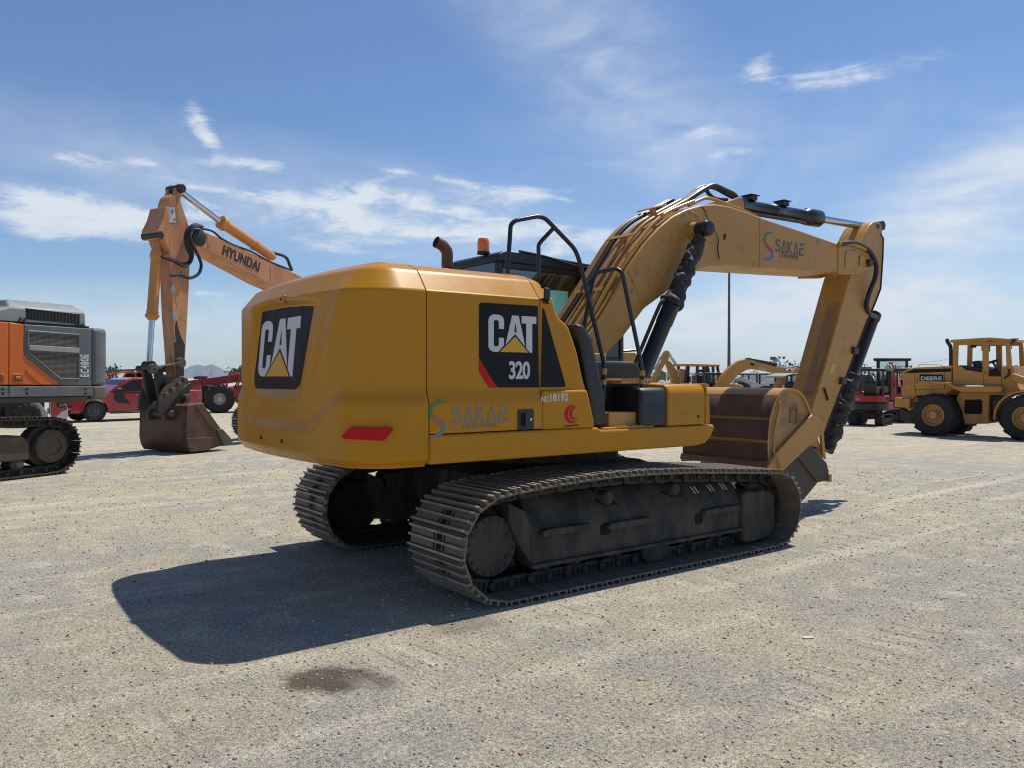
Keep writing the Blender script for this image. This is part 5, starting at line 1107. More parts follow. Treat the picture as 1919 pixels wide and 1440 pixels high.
    # bucket
    yk = .78; bs = [(350, 774), (352, 762), (357.5, 759), (378, 755.5), (414, 806), (428, 826), (414, 836), (393, 843.5), (372, 847), (357.5, 848), (352, 838), (349, 822)]
    B = F.poly(bs, yk); bmb = MB(); cx = sum(p[0] for p in B) / len(B); cz = sum(p[1] for p in B) / len(B)
    inner = [(cx + (x - cx) * .93, cz + (z - cz) * .93) for x, z in B]
    for y0, y1 in ((-yk, -yk + .05), (yk - .05, yk)): bmb.prism(B, y0, y1)
    seg = [0, 1, 2, 3]
    shell = [B[3], B[2], B[1], B[0], B[11], B[10], B[9], B[8], B[7], B[6], B[5]]; ish = [(cx + (x - cx) * .94, cz + (z - cz) * .94) for x, z in shell]
    bmb.prism(shell + ish[::-1], -yk + .01, yk - .01); bucket = bmb.build('bucket', BKT, T, bevel=.012)
    pp(F, [(378, 755.5), (414, 806), (402, 812), (366, 762)], yk, yk + .02, 'side_cutter', BKT, bucket, yref=yk, bevel=.008); pp(F, [(349, 822), (398, 820), (393, 843.5), (357.5, 848), (352, 838)], yk, yk + .02, 'wear_plate', BKT, bucket, yref=yk, bevel=.01)
    pp(F, [(404, 806), (414, 804), (432, 824), (437, 826), (432, 830), (417, 836)], yk - .02, yk + .05, 'corner_tooth', COUP, bucket, yref=yk, bevel=.01)
    tx, tz = B[5]
    for k in range(4):
        y = -yk + .1 + k * .36; MB().prism([(tx + .20, tz + .06), (tx + .18, tz - .05), (tx - .22, tz - .09)], y, y + .12).build('bucket_tooth', COUP, bucket, bevel=.01)
    er = [(333, 772), (338, 752), (347, 740), (354, 744), (357, 757), (350, 776), (340, 784)]
    for y0, y1 in ((-.30, -.22), (.22, .30)): MB().prism(F.poly(er, .30), y0, y1).build('bucket_ear', BKT, bucket, bevel=.015)
    er = [(311, 780), (318, 768), (327, 772), (328, 784), (320, 790), (312, 790)]
    for y0, y1 in ((-.30, -.22), (.22, .30)): MB().prism(F.poly(er, .36), y0, y1).build('bucket_ear', BKT, bucket, bevel=.015)
    for u, v in ((318, 776), (346, 746)): x, z = F.s(u, v, .3); MB().cyl((x, -.40, z), (x, .42, z), .075, 18).build('bucket_pin', COUP, bucket, bevel=.01)
    # boom
    yb = .32; up = [(356, 436), (366, 431), (388, 434.5), (430, 453.5), (500, 487), (562, 515)]; lo = [(562, 556), (499, 528.5), (460, 507), (394, 470.5), (366, 457), (357, 448)]
    U, Lo = F.poly(up, yb), F.poly(lo, yb); xl = Lo[0]
    bp = U + [(-5.6, 3.75), (-6.75, 2.55), (-7.15, 2.05), (-7.0, 1.75), (-6.6, 1.85), (-5.6, 3.0)] + Lo
    bo = MB().prism(bp, -yb, yb).build('boom', HO, T, bevel=.02)
    a = F.s(415.5, 475, yb + .006); b_ = F.s(485, 508, yb + .006); xd = Vector((b_[0] - a[0], 0, b_[1] - a[1])); wl = xd.length; xd.normalize(); yd = Vector((0, 0, 1)) - xd * xd.z; yd.normalize()
    t = text('HYUNDAI', .34, paint('dark_navy_lettering', (.014, .014, .022), .4), bo, (a[0], yb + .006, a[1]), xd, yd, bold=.022, wx=1.0, name='lettering'); w = max((v.co - Vector((a[0], yb + .006, a[1]))).dot(xd) for v in t.data.vertices)
    for v in t.data.vertices:
        q = v.co - Vector((a[0], yb + .006, a[1])); s_ = q.dot(xd); v.co += xd * (s_ * (wl / w - 1))
    for a_, b2 in (((507, 497), (507, 526)), ((388, 436), (390, 466))):
        p, q = F.s(*a_, yb), F.s(*b2, yb); MB().beam((p[0], yb, p[1]), (q[0], yb, q[1]), .016, .012).build('weld_seam', HO, bo)
    a, b_, c = Vector(L3(338, 358, 0)), Vector(L3(412, 414, 0)), Vector(L3(513, 482, 0)); d = (c - b_).normalized(); l = (c - b_).length
    MB().cyl(a, b_, .072, 20).build('cylinder_rod', CHROME, cy2 := MB().lathe([(.10, 0), (.165, .02), (.17, .16), (.13, .20), (.125, l * .6), (.145, l * .61), (.145, l * .64), (.125, l * .66), (.125, l - .1), (.08, l)], b_, d, 28).build('stick_cylinder', HO2, T))
    for o in (.0, .12, .2):
        MB().tube(spline(ln(F, [(375, 428), (388, 429), (401, 434), (415, 446), (440, 459), (470, 470), (505, 489), (545, 505)], yb - o - .02), 4), .026, 8).build('boom_pipe', HO if o else HOSE, bo)
    MB().tube(spline(ln(F, [(505, 470), (516, 474), (530, 478), (538, 484), (543, 496), (547, 506)], .05), 5), .04, 8).build('hydraulic_hose', HOSE, bo)
    for k, pts in enumerate(([(378, 423), (365, 420), (352, 428), (347, 445), (350, 462), (357, 478), (354, 490), (340, 494), (322, 484), (305, 479)], [(378, 424), (366, 423), (357, 432), (352, 450), (360, 470), (358, 488), (345, 498), (325, 488), (303, 480)], [(380, 424), (366, 424), (356, 436), (360, 455), (370, 475), (377, 495), (372, 512), (355, 520), (338, 514), (320, 515)])):
        MB().tube(spline(ln(F, pts, yb + .06 + .04 * k), 5), .036, 8).build('hydraulic_hose', HOSE, st)
    MB().lathe([(.16, -.36), (.20, -.34), (.20, .34), (.16, .36)], L3(355, 446, 0), (0, 1, 0), 30).build('stick_pivot', GRS, bo, bevel=.02)
    # undercarriage and house, mostly hidden behind the nearer counterweight
    at, ln_ = track_path(-8.05, .46, -4.04, .46, .49, [(-7.1, .98), (-6.1, 1.0), (-5.0, .98)])
    for yc in (-1.35, 1.35):
        make_track(T, yc, .60, 52, at, ln_, (MUDT, LINK, HOLE), sc=1.1, holes=False); MB().box(-7.6, -4.5, yc - .2, yc + .2, .28, .75).build('track_frame', MUD, T, bevel=.04)
        for x in (-8.05, -4.04): MB().lathe([(.1, -.2), (.35, -.1), (.35, .1), (.1, .2)], (x, yc, .49), (0, 1, 0), 28).build('track_wheel', MUD, T)
    MB().box(-7.3, -4.8, -1.0, 1.0, .5, 1.0).build('carbody', MUD, T, bevel=.05); MB().cyl((-6.1, 0, .95), (-6.1, 0, 1.25), .7, 32).build('swing_bearing', MUD, T)
    MB().box(-9.3, -5.0, -1.45, 1.45, 1.2, 1.55).build('upper_frame', HO, T, bevel=.03); MB().box(-8.9, -7.3, -1.45, 1.45, 1.56, 2.35).build('engine_house', HO, T, bevel=.06); MB().box(-9.5, -8.91, -1.5, 1.5, 1.3, 2.3).build('counterweight', GRS, T, bevel=.1, seg=3)
    cb = MB().box(-6.7, -5.05, -1.45, -.5, 1.56, 3.0).build('cab', HO, T, bevel=.06); MB().box(-6.6, -5.2, -.505, -.49, 2.1, 2.85).build('window', GLD, cb)
    for y in (-.45, .45): MB().cyl((-5.0, y, 1.2), (-5.3, y, 3.35), .10, 18).build('boom_cylinder', HO2, T)
far_orange()

TRED = paint('red_car_paint', (.40, .012, .022), .22, coat=.8, dirt=(.22, .10, .07), damt=.2); BODYB = paint('black_trim', (.015, .015, .017), .4); RIMG = paint('grey_alloy', (.10, .105, .11), .35, metal=.6)
def pickup():
    F = Fr(180, 792, 48)
    T = thing('pickup_truck', 'red pickup truck with black door panel, parked behind the rusty hanging bucket', 'pickup truck', F.o, F.a)
    w = 1.95; yo = .06
    prof = [(-.98, .34), (-1.0, .55), (-.96, .80), (-.86, .93), (.42, 1.06), (.50, 1.09), (4.10, 1.17), (4.19, 1.14), (4.20, .62), (4.16, .40), (3.72, .36)]
    def arch(xc): return [(xc + .47 * math.cos(a), .42 + .47 * math.sin(a)) for a in [math.pi * k / 12 for k in range(0, 13)]]
    low = [(3.72, .36)] + [(x, max(z, .36)) for x, z in arch(3.12)] + [(2.60, .33), (.52, .33)] + [(x, max(z, .34)) for x, z in arch(0.)] + [(-.52, .34)]
    MB().prism(prof[:-1] + low, yo, w - yo).build('body', TRED, T, bevel=.05, seg=3)
    cab = [(.44, 1.05), (.72, 1.30), (1.18, 1.64), (1.40, 1.715), (2.35, 1.73), (2.62, 1.66), (2.78, 1.12), (.44, 1.05)][:-1]
    tap = [(x, z) for x, z in cab]
    MB().prism(cab, yo + .02, w - yo - .02).build('cab', TRED, T, bevel=.06, seg=3)
    GLW = paint('tinted_window', (.010, .013, .020), .12)
    def wp(pts, nm='side_window'): return MB().prism(pts, yo - .004, yo + .04).build(nm, GLW, T)
    wp([(.80, 1.13), (.92, 1.28), (1.26, 1.56), (1.42, 1.63), (1.72, 1.64), (1.74, 1.16)]); wp([(1.82, 1.16), (1.82, 1.64), (2.28, 1.63), (2.44, 1.18)])
    MB().prism([(.58, 1.16), (.66, 1.16), (1.20, 1.63), (1.12, 1.63)], .18, w - .18).build('windscreen', GLW, T); MB().box(2.60, 2.76, .2, w - .2, 1.25, 1.58).build('rear_window', GLD, T)
    pp(F, [(213.5, 739.5), (233, 739), (233, 744), (245, 757), (221, 757), (214, 749)], yo - .006, yo, 'door_panel', BODYB, T, yref=yo, bevel=0)
    MB().box(.62, 1.70, yo - .008, yo, 1.075, 1.10).build('window_trim', BODYB, T); MB().box(1.38, 1.62, yo - .03, yo, .98, 1.01).build('door_handle', TRED, T, bevel=.006)
    mr = MB().box(.66, .90, -.18, .02, 1.10, 1.28).build('door_mirror', BODYB, T, bevel=.04, seg=3)
    sm = MB()
    for x in (.68, 1.78): sm.box(x - .006, x + .006, yo - .003, yo, .42, 1.10)
    sm.split('door_seam', HOLE, T)
    MB().box(.55, 2.55, -.02, .12, .30, .36).build('running_board', BODYB, T, bevel=.01); MB().box(-1.06, -.86, .03, w - .03, .30, .52).build('front_bumper', BODYB, T, bevel=.03); MB().box(-.97, -.80, .04, .06 + .004, .58, .66).build('side_lamp', BODYB, T); MB().box(4.16, 4.30, .08, w - .08, .42, .60).build('rear_bumper', CHROME, T, bevel=.02)
    MB().box(-.99, -.78, .03, .4, .80, .92).build('headlight', GLC, T, bevel=.02)
    tl = MB().prism([(3.98, .80), (4.20, .80), (4.20, 1.14), (3.90, 1.14), (3.90, 1.08), (4.08, 1.06), (4.08, .95)], yo - .012, yo + .05).build('tail_light', paint('tail_lamp', (.55, .10, .11), .2), T); MB().box(2.95, 3.6, yo - .003, yo, 1.0, 1.035).build('bed_badge', GREYD, T)
    for xc in (0., 3.12):
        for y, s in ((.16, -1), (w - .16, 1)): wheel(T, xc, y, .41, .405, .26, .27, RUB, RIMG, side=s, spokes=8)
        ar = MB(); pts = [(xc + .48 * math.cos(a), yo - .01, .42 + .48 * math.sin(a)) for a in [math.pi * k / 14 for k in range(15)]]; ar.tube(pts, .035, 8); ar.build('wheel_arch', TRED, T)
pickup()

LRED = paint('faded_red_paint', (.33, .028, .030), .4, dirt=(.24, .10, .08), damt=.4, dscale=2); RIMS = paint('silver_rim', (.48, .46, .42), .45, metal=.3, dirt=(.2, .16, .1), damt=.5)
def telehandler():
    F = Fr(412, 775, 24)
    T = thing('telehandler', 'red telehandler with long boxed boom beyond the pickup tailgate', 'telehandler', F.o, F.a)
    for x in (0., 3.2):
        for y, s in ((.25, -1), (2.15, 1)): wheel(T, x, y, .66, .66, .46, .27, RUB, RIMS, side=s, lug=True, nlug=16, hub=.12)
    MB().box(-.3, 3.7, .75, 1.7, .65, 1.05).build('chassis', LRED, T, bevel=.04)
    pp(F, [(389, 708), (455, 698.5), (520, 689), (520, 708), (455, 714), (389, 722)], 1.0, 1.45, 'boom', LRED, T, yref=1.0, bevel=.02)
    bx = pp(F, [(340, 714), (390, 708), (390, 721), (346, 727)], 1.08, 1.38, 'boom_section', LRED, T, yref=1.05, bevel=.02)
    pp(F, [(380, 705), (389, 703), (389, 722), (379, 723)], .9, 1.55, 'boom_head', LRED, T, yref=.95, bevel=.02); MB().tube(ln(F, [(363, 708), (372, 706), (383, 706)], .9), .07, 12).build('head_pin', GRS, T); pp(F, [(371, 707), (378, 705), (376, 722), (369, 724)], .85, .92, 'carriage_plate', LRED, T, yref=.9)
    pp(F, [(377, 724), (390, 723), (388, 757), (378, 760)], .80, 1.6, 'fork_carriage', BODYB, T, yref=.9, bevel=.02)
    pp(F, [(389, 736), (415, 729), (420, 726), (435, 726), (446, 733), (436, 757), (430, 752), (424, 738), (392, 742)], .06, .50, 'mudguard', LRED, T, yref=.06, bevel=.02)
    pp(F, [(390, 724), (416, 722), (416, 731), (391, 735)], .9, 1.5, 'frame_plate', GRYL, T, yref=.9); pp(F, [(420, 728), (450, 723), (520, 720), (520, 752), (446, 757), (440, 745)], .45, 1.9, 'engine_cover', LRED, T, yref=.45, bevel=.03)
    rl = MB().tube(bend(ln(F, [(424, 727), (430, 700), (443, 698), (452, 701), (444, 728)], .35), 4, .05), .04, 8); rl.build('guard_rail', LRED, T); MB().tube(ln(F, [(451, 701), (444, 716), (440, 728)], .5), .035, 8).build('guard_rail', LRED, T)
    cab = MB(); 
    for x in (1.3, 2.7):
        for y in (.35, 1.0): cab.beam((x, y, 1.0), (x, y, 2.35), .09, .09)
    cab.box(1.2, 2.8, .3, 1.05, 2.35, 2.43); cab.build('cab_frame', LRED, T)
    MB().box(-.55, -.25, .5, 1.9, .5, .8).build('axle', GRS, T, bevel=.03)
telehandler()

DY = paint('dull_loader_yellow', (.53, .255, .042), .45, dirt=(.34, .20, .085), damt=.45, dscale=2.2, spots=(.16, .10, .05), samt=.4, sscale=5); DRIM = paint('rim_yellow', (.55, .27, .085), .5, dirt=(.30, .19, .09), damt=.4)
def loader():
    F = Fr(1747, 818, -48)
    T = thing('wheel_loader', 'yellow wheel loader with open cab and large treaded tyres at right', 'wheel loader', F.o, F.a)
    r, w = .60, .52
    for x in (.0, 2.32):
        for y, s in ((w / 2, -1), (1.75, 1)): wheel(T, x, y, r, r, w, .305, RUB, DRIM, side=s, lug=True, nlug=15, hub=.11)
    yb = .42; ye = 1.60
    P = lambda pts, nm, m=DY, y0=yb, y1=ye, b=.02, par=T: pp(F, pts, y0, y1, nm, m, par, yref=yb if y0 >= yb else y0, bevel=b)
    hood = P([(1692, 695), (1713, 687.5), (1783, 684.5), (1783, 732), (1770, 742), (1716, 742), (1704, 758), (1690, 758)], 'engine_hood')
    pp(F, [(1694, 697.5), (1713, 691), (1782, 689.5), (1782, 695.5), (1713, 698)], yb - .006, yb, 'black_stripe', DECAL, hood, yref=yb, bevel=0)
    pn = pp(F, [(1723.3, 700.5), (1767.5, 700.8), (1767.5, 713), (1723.3, 713)], yb - .006, yb, 'name_panel', DECAL, hood, yref=yb, bevel=0); a = F.s(1725.3, 711.3, yb); b_ = F.s(1765.5, 711.3, yb); t = text('DEERE', .135, WHT, pn, (a[0], yb - .009, a[1]), (1, 0, 0), (0, 0, 1), bold=.03, name='lettering'); k = (b_[0] - a[0]) / (max(v.co.x for v in t.data.vertices) - a[0])
    for v in t.data.vertices: v.co.x = a[0] + (v.co.x - a[0]) * k; v.co.z = a[1] + (v.co.z - a[1]) * 1.12
    pp(F, [(1717, 708.5), (1721, 708.5), (1721, 716.5), (1717, 716.5)], yb - .006, yb, 'small_plate', GRY, hood, yref=yb, bevel=0); sk_ = pp(F, [(1695, 715.5), (1709, 716.5), (1709, 721), (1695, 720)], yb - .005, yb, 'faded_sticker', paint('faded_sticker', (.42, .12, .05), .5), hood, yref=yb, bevel=0)
    a = F.s(1696.5, 719.6, yb); text('YH031', .05, WHT, sk_, (a[0], yb - .007, a[1]), (1, 0, 0), (0, 0, 1), bold=.01)
    sm = MB()
    for p, q in (((1713, 688), (1714, 730)), ((1714, 730.5), (1770, 730)), ((1769.5, 686), (1770, 730)), ((1716, 731), (1716.5, 742))):
        a, b_ = F.s(*p, yb), F.s(*q, yb); sm.beam((a[0], yb, a[1]), (b_[0], yb, b_[1]), .008, .01)
    sm.split('panel_seam', HOLE, hood)
    MB().tube(bend(ln(F, [(1721, 686), (1722, 682.5), (1763, 682.5), (1766, 685)], .7), 3, .03), .012, 6).build('hood_rail', DY, hood)
    P([(1676, 746), (1706, 747), (1705, 766), (1676, 763)], 'counterweight', y0=.30, y1=1.75, b=.03); P([(1690, 757), (1716, 742), (1720, 760), (1712, 779), (1695, 766)], 'rear_frame', y0=.5, y1=1.5); P([(1680, 764), (1712, 779), (1708, 796), (1684, 790)], 'rear_axle_guard', GRS, .6, 1.4)
    # open cab
    cab = MB(); yc0, yc1 = .40, 1.62
    def post(u0, u1, ub0, ub1, vt, vb, y0, y1):
        cab.prism(F.poly([(u0, vt), (u1, vt), (ub1, vb), (ub0, vb)], .40), y0, y1)
    for y0, y1 in ((yc0, yc0 + .09), (yc1 - .09, yc1)):
        post(1786, 1795, 1785, 1793.5, 640, 690, y0, y1); post(1840.5, 1851, 1841, 1852, 640, 700, y0, y1); post(1884, 1891.5, 1886, 1896, 640, 690, y0, y1)
        cab.prism(F.poly([(1786, 638), (1891, 636), (1891, 644), (1884, 645), (1851, 645), (1786, 646)], .40), y0 + .003, y1 - .003)
    cf = cab.split('cab_frame', DY, T, bevel=.01)[0]
    P([(1779, 638), (1783, 635.5), (1848, 631.5), (1858, 631.2), (1893, 634), (1893, 639), (1858, 636.5), (1783, 641)], 'cab_roof', y0=.30, y1=1.72, b=.01, par=cf)
    dr = P([(1785, 683), (1803, 686), (1810, 692), (1843, 697), (1843, 723), (1785, 723)], 'cab_side', y0=.41, y1=.47, par=cf); P([(1843, 694), (1852, 694), (1852, 704), (1876, 704), (1876, 726), (1843, 726)], 'cab_front_panel', y0=.40, y1=.47, par=cf)
    MB().prism(F.poly([(1785, 683), (1886, 690), (1886, 726), (1785, 723)], .41), yc1 - .06, yc1).build('cab_side', DY, cf); MB().prism(F.poly([(1785, 684), (1789, 684), (1789, 723), (1785, 723)], .41), .48, 1.5).build('cab_rear_panel', DY, cf)
    P([(1795, 683), (1843, 690), (1843, 696), (1795, 688)], 'cab_floor', BLK, .5, 1.5); st_ = P([(1812, 676), (1826, 674), (1840, 688), (1840, 693), (1818, 690)], 'driver_seat', BLK, .75, 1.2, .03); a = F.s(1862, 678, 1.0); MB().lathe([(.15, 0), (.17, .015), (.17, .03), (.15, .04)], (a[0], .95, a[1]), (-.35, 0, 1), 20).build('steering_wheel', BLK, cf); MB().beam((a[0] - .0, .95, a[1]), (a[0] + .2, .95, a[1] - .35), .05, .05).build('steering_column', BLK, cf)
    P([(1830, 642), (1840.5, 642), (1840.5, 657), (1830, 656)], 'speaker_box', BLK, .8, 1.1, .01, cf); a = F.s(1824, 647.5, .9); MB().box(a[0] - .08, a[0] + .08, .85, .95, a[1] - .05, a[1] + .05).build('mirror', BLK, cf, bevel=.03); a = F.s(1899, 638, .5); MB().box(a[0] - .06, a[0] + .06, .45, .6, a[1] - .05, a[1] + .05).build('work_lamp', BLK, cf, bevel=.02); MB().tube(ln(F, [(1892, 634.5), (1909, 634)], .45), .018, 6).build('lamp_bar', GREYD, cf); MB().tube(ln(F, [(1894, 640), (1896, 653)], .45), .012, 6).build('mirror_arm', BLK, cf)
    MB().tube(ln(F, [(1843, 636), (1855, 641), (1862, 640), (1864, 637)], .36), .014, 6).build('loose_hose', GRYL, cf)
    MB().tube(spline(ln(F, [(1774.5, 634), (1776, 640), (1781, 648), (1782, 660), (1782, 685)], .8), 4), [.05] * 3 + [.055] * 14, 12).build('exhaust_pipe', BLK, T)
    # platform, fenders, frame
    P([(1748, 715.5), (1775, 715), (1790, 725), (1876, 725), (1876, 736), (1805, 736), (1788, 730), (1774, 720.5), (1749, 718)], 'step_platform', y0=.10, y1=.42, b=.012)
    P([(1797, 736), (1876, 736), (1876, 741), (1852, 741), (1851, 795), (1806, 796), (1800, 770), (1790, 748)], 'main_frame', y0=.48, y1=1.5); pp(F, [(1808, 750), (1838, 749), (1841, 753), (1841, 774), (1837, 777), (1809, 776), (1807, 772)], .474, .48, 'frame_opening', HOLE, T, yref=.48, bevel=0)
    P([(1851, 741), (1876, 741), (1878, 790), (1851, 792)], 'articulation_joint', GRS, .7, 1.3); P([(1855, 752), (1870, 750), (1868, 786), (1858, 786)], 'hydraulic_valve', MUD, .6, .8)
    P([(1875, 688), (1898, 684), (1900, 695), (1906, 725), (1912, 732), (1906, 742), (1876, 742)], 'loader_tower', y0=.45, y1=1.55); P([(1894, 697), (1935, 712), (1985, 740), (1985, 760), (1930, 726), (1896, 712)], 'lift_arm', y0=.35, y1=.55); MB().tube(ln(F, [(1888, 690), (1892, 684), (1890, 702), (1882, 708)], .43), .03, 8).build('hydraulic_hose', HOSE, T)
    fa = MB(); c = (2.32, .60); o_ = [(c[0] + .74 * math.cos(a), c[1] + .74 * math.sin(a)) for a in [R(185 - k * 8) for k in range(14)]]; i_ = [(c[0] + .70 * math.cos(a), c[1] + .70 * math.sin(a)) for a in [R(185 - k * 8) for k in range(14)]]
    fa.prism(o_ + i_[::-1], -.02, .56); fa.build('front_mudguard', DY, T); MB().box(-.25, .25, .4, 1.6, .45, .75).build('rear_axle', GRS, T, bevel=.05); MB().box(2.1, 2.5, .4, 1.6, .45, .8).build('front_axle', GRS, T, bevel=.05)
    MB().prism([(3.1, .15), (4.0, .1), (4.1, .9), (3.5, 1.1)], -.2, 2.2).build('bucket', DY, T, bevel=.03)
loader()
# ================================================================== smaller and farther things
def at(u, D, z=0.):
    """ground point seen in column u at depth D"""
    p = CAM + FW * D + RT * ((u - 959.5) / FPX * D); return Vector((p.x, p.y, z))
class FD(Fr):
    def __init__(s, u, D, deg): p = at(u, D); super().__init__(o=(p.x, p.y), deg=deg)
MRED = paint('mini_red_paint', (.42, .022, .022), .4, dirt=(.22, .10, .07), damt=.4)
def mini_excavator(fr, sc, body, label, cab=False, group='compact excavators parked in the back row', arm=True, arm_col=None, trk=1.0):
    T = thing('mini_excavator', label, 'mini excavator', fr.o, fr.a, group); T.scale = (sc, sc, sc)
    for y in (-.55, .55): simple_crawler(T, -.95, .95, y, .34, .50)
    MB().box(-.5, .5, -.4, .4, .28, .55).cyl((0, 0, .5), (0, 0, .66), .35, 20).build('carbody', GRS, T)
    cw = [(1.0 * math.cos(a) * (1. if abs(math.sin(a)) < .9 else 1.), .82 * math.sin(a)) for a in [R(100 + k * 8) for k in range(21)]]
    MB().prism([(.0, .78)] + cw + [(.0, -.78)], .66, 1.02, 'z').build('counterweight', BODYB, T, bevel=.06, seg=3)
    cw2 = [(x * .96, y * .97) for x, y in cw]; h = MB().prism([(.15, .74)] + cw2 + [(.15, -.74)], 1.03, 1.32, 'z').build('engine_cover', body, T, bevel=.05, seg=3)
    MB().box(.15, .85, -.74, .55, .68, 1.0).build('side_cover', body, T, bevel=.04); v = MB()
    for k in range(4): v.box(-.35, .0, -.80, -.70, 1.08 + k * .05, 1.10 + k * .05)
    v.split('vent_slot', HOLE, h)
    MB().prism([(-.35, 1.33), (.1, 1.33), (.12, 1.45), (-.15, 1.5), (-.25, 1.98), (-.42, 1.96)], -.30, .22).build('driver_seat', BLK, T, bevel=.05)
    for y in (-.35, .3): MB().box(.3, .5, y - .08, y + .08, 1.0, 1.62).build('control_box', BLK, T, bevel=.03)
    c = MB()
    if cab:
        for x in (-.45, .85):
            for y in (-.55, .55): c.box(x - .05, x + .05, y - .05, y + .05, 1.0, 2.42)
        c.box(-.5, .9, -.6, -.5, 1.0, 1.45).box(-.5, .9, .5, .6, 1.0, 1.45).box(-.5, -.42, -.5, .5, 1.0, 1.5)
    else:
        for x in (-.5, .8):
            for y in (-.62, .62): c.box(x - .035, x + .035, y - .035, y + .035, 1.0, 2.42)
    cf = c.split('cab_frame' if cab else 'canopy_post', BODYB, T, bevel=.01)[0]; MB().box(-.62, .98, -.72, .72, 2.42, 2.54).build('cab_roof', CABM, T, bevel=.05, seg=3)
    if cab:
        for y in (-.56, .56): MB().box(-.40, .80, y - .006, y + .006, 1.45, 2.42).build('side_window', GLC, cf)
        MB().box(.84, .86, -.5, .5, 1.1, 2.42).build('front_window', GLC, cf)
    if arm:
        m = arm_col or body
        bo = [(.9, .75), (1.1, .62), (1.9, 2.0), (2.7, 2.55), (2.6, 2.75), (1.7, 2.25)]; MB().prism(bo, -.10, .10).build('boom', m, T, bevel=.02); MB().prism([(2.75, 2.85), (2.55, 2.6), (2.55, 1.1), (2.72, 1.1), (2.85, 2.4)], -.08, .08).build('stick', m, T, bevel=.02)
        MB().prism([(2.55, 1.12), (2.75, 1.15), (2.85, .75), (2.6, .45), (2.15, .35), (2.1, .42), (2.35, .75)], -.3, .3).build('bucket', GRS, T, bevel=.02); MB().cyl((1.0, 0, .85), (1.75, 0, 1.95), .06, 14).build('boom_cylinder', BLKG, T); MB().cyl((1.9, 0, 2.45), (2.75, 0, 2.82), .05, 14).build('stick_cylinder', BLKG, T)
        MB().prism([(1.15, .08), (1.2, .42), (1.28, .42), (1.32, .05)], -.72, .72).build('dozer_blade', GRS, T, bevel=.01)
    return T
# back row on the right, between the near stick and the wheel loader
Fm = Fr(1632, 797, 52); tm = mini_excavator(Fm, .80, MRED, 'red compact excavator with black canopy, left of the wheel loader', arm=False)
a = Vector((-.955, .30, 1.15)); t_ = text('KUBOTA', .13, WHT, tm, (-.925, .36, 1.12), (.0, -1, 0), (0, 0, 1), bold=.01, wx=1., name='lettering')
mini_excavator(FD(1672, 34, 64), 1.0, YELD, 'yellow compact excavator with dark glazed cab behind the red one', cab=True, arm=False)
mini_excavator(FD(1702, 30.5, 80), .82, MRED, 'red compact excavator mostly hidden behind the wheel loader tail', arm=True)
mini_excavator(FD(1597, 33, 128), .85, MRED, 'red compact excavator half hidden behind the near black cylinder')

def mid_excavator():
    F = FD(1345, 42, 12)
    T = thing('tracked_excavator', 'small yellow excavator with arched boom beyond the near bucket', 'excavator', F.o, F.a)
    up = [(1340, 729), (1354, 703), (1365, 690), (1383, 676), (1398, 671), (1410, 673), (1420, 677), (1462, 688), (1478, 697), (1490, 699)]; lo = [(1497, 701), (1480, 700.5), (1455, 698), (1432, 694), (1412, 690.5), (1400, 692), (1385, 700), (1366, 721), (1359, 736)]
    bo = MB().prism(F.poly(up + lo, 0.), 0, .32).build('boom', YELD, T, bevel=.02)
    pp(F, [(1462, 690), (1486, 695), (1494, 687), (1497, 690), (1495, 701), (1480, 699)], .04, .26, 'stick', YELD, T, yref=0.)
    MB().tube(ln(F, [(1412, 674.5), (1454, 682.5)], .1), .10, 12).build('stick_cylinder', BLKG, T); MB().tube(ln(F, [(1454, 683), (1484, 690)], .1), .05, 12).build('cylinder_rod', CHROME, T)
    MB().tube(spline(ln(F, [(1388, 677), (1400, 671), (1408, 672), (1413, 675)], .05), 4), .05, 8).build('hydraulic_hose', HOSE, bo)
    pp(F, [(1405.5, 679), (1413, 680.5), (1413, 684.5), (1406, 683)], -.02, -.004, 'boom_decal', DECAL, bo, yref=0., bevel=0); a = F.s(1422, 691, 0.); text('CAT', .22, WHT, bo, (a[0] + .0, -.01, a[1]), (1, 0, -.22), (.22, 0, 1), bold=.03, wx=.9)
    c = MB(); x0, x1 = F.s(1322, 700, .5)[0], F.s(1362, 700, .5)[0]
    for x in (x0, x1):
        for y in (.5, 1.5): c.box(x - .05, x + .05, y - .05, y + .05, .9, 1.95)
    c.box(x0 - .1, x1 + .1, .4, 1.6, 1.86, 1.98).box(x0, x1, .5, .58, .9, 1.2); cab = c.build('cab', CABM, T, bevel=.02); MB().box(x0, x1, .52, .53, 1.2, 1.86).build('side_window', GLC, cab); MB().box(x0 + .2, x0 + .6, .8, 1.2, .9, 1.5).build('driver_seat', BLK, cab, bevel=.05)
    MB().box(x0 - .8, x1 + .2, -.4, 1.7, .6, .95).build('upper_frame', YELD, T, bevel=.05); MB().box(x0 - 1.0, x0 - .2, -.4, 1.7, .96, 1.4).build('engine_cover', YELD, T, bevel=.08)
    for y in (-.2, 1.4): simple_crawler(T, x0 - .9, x1 + .9, y, .4, .56)
mid_excavator()
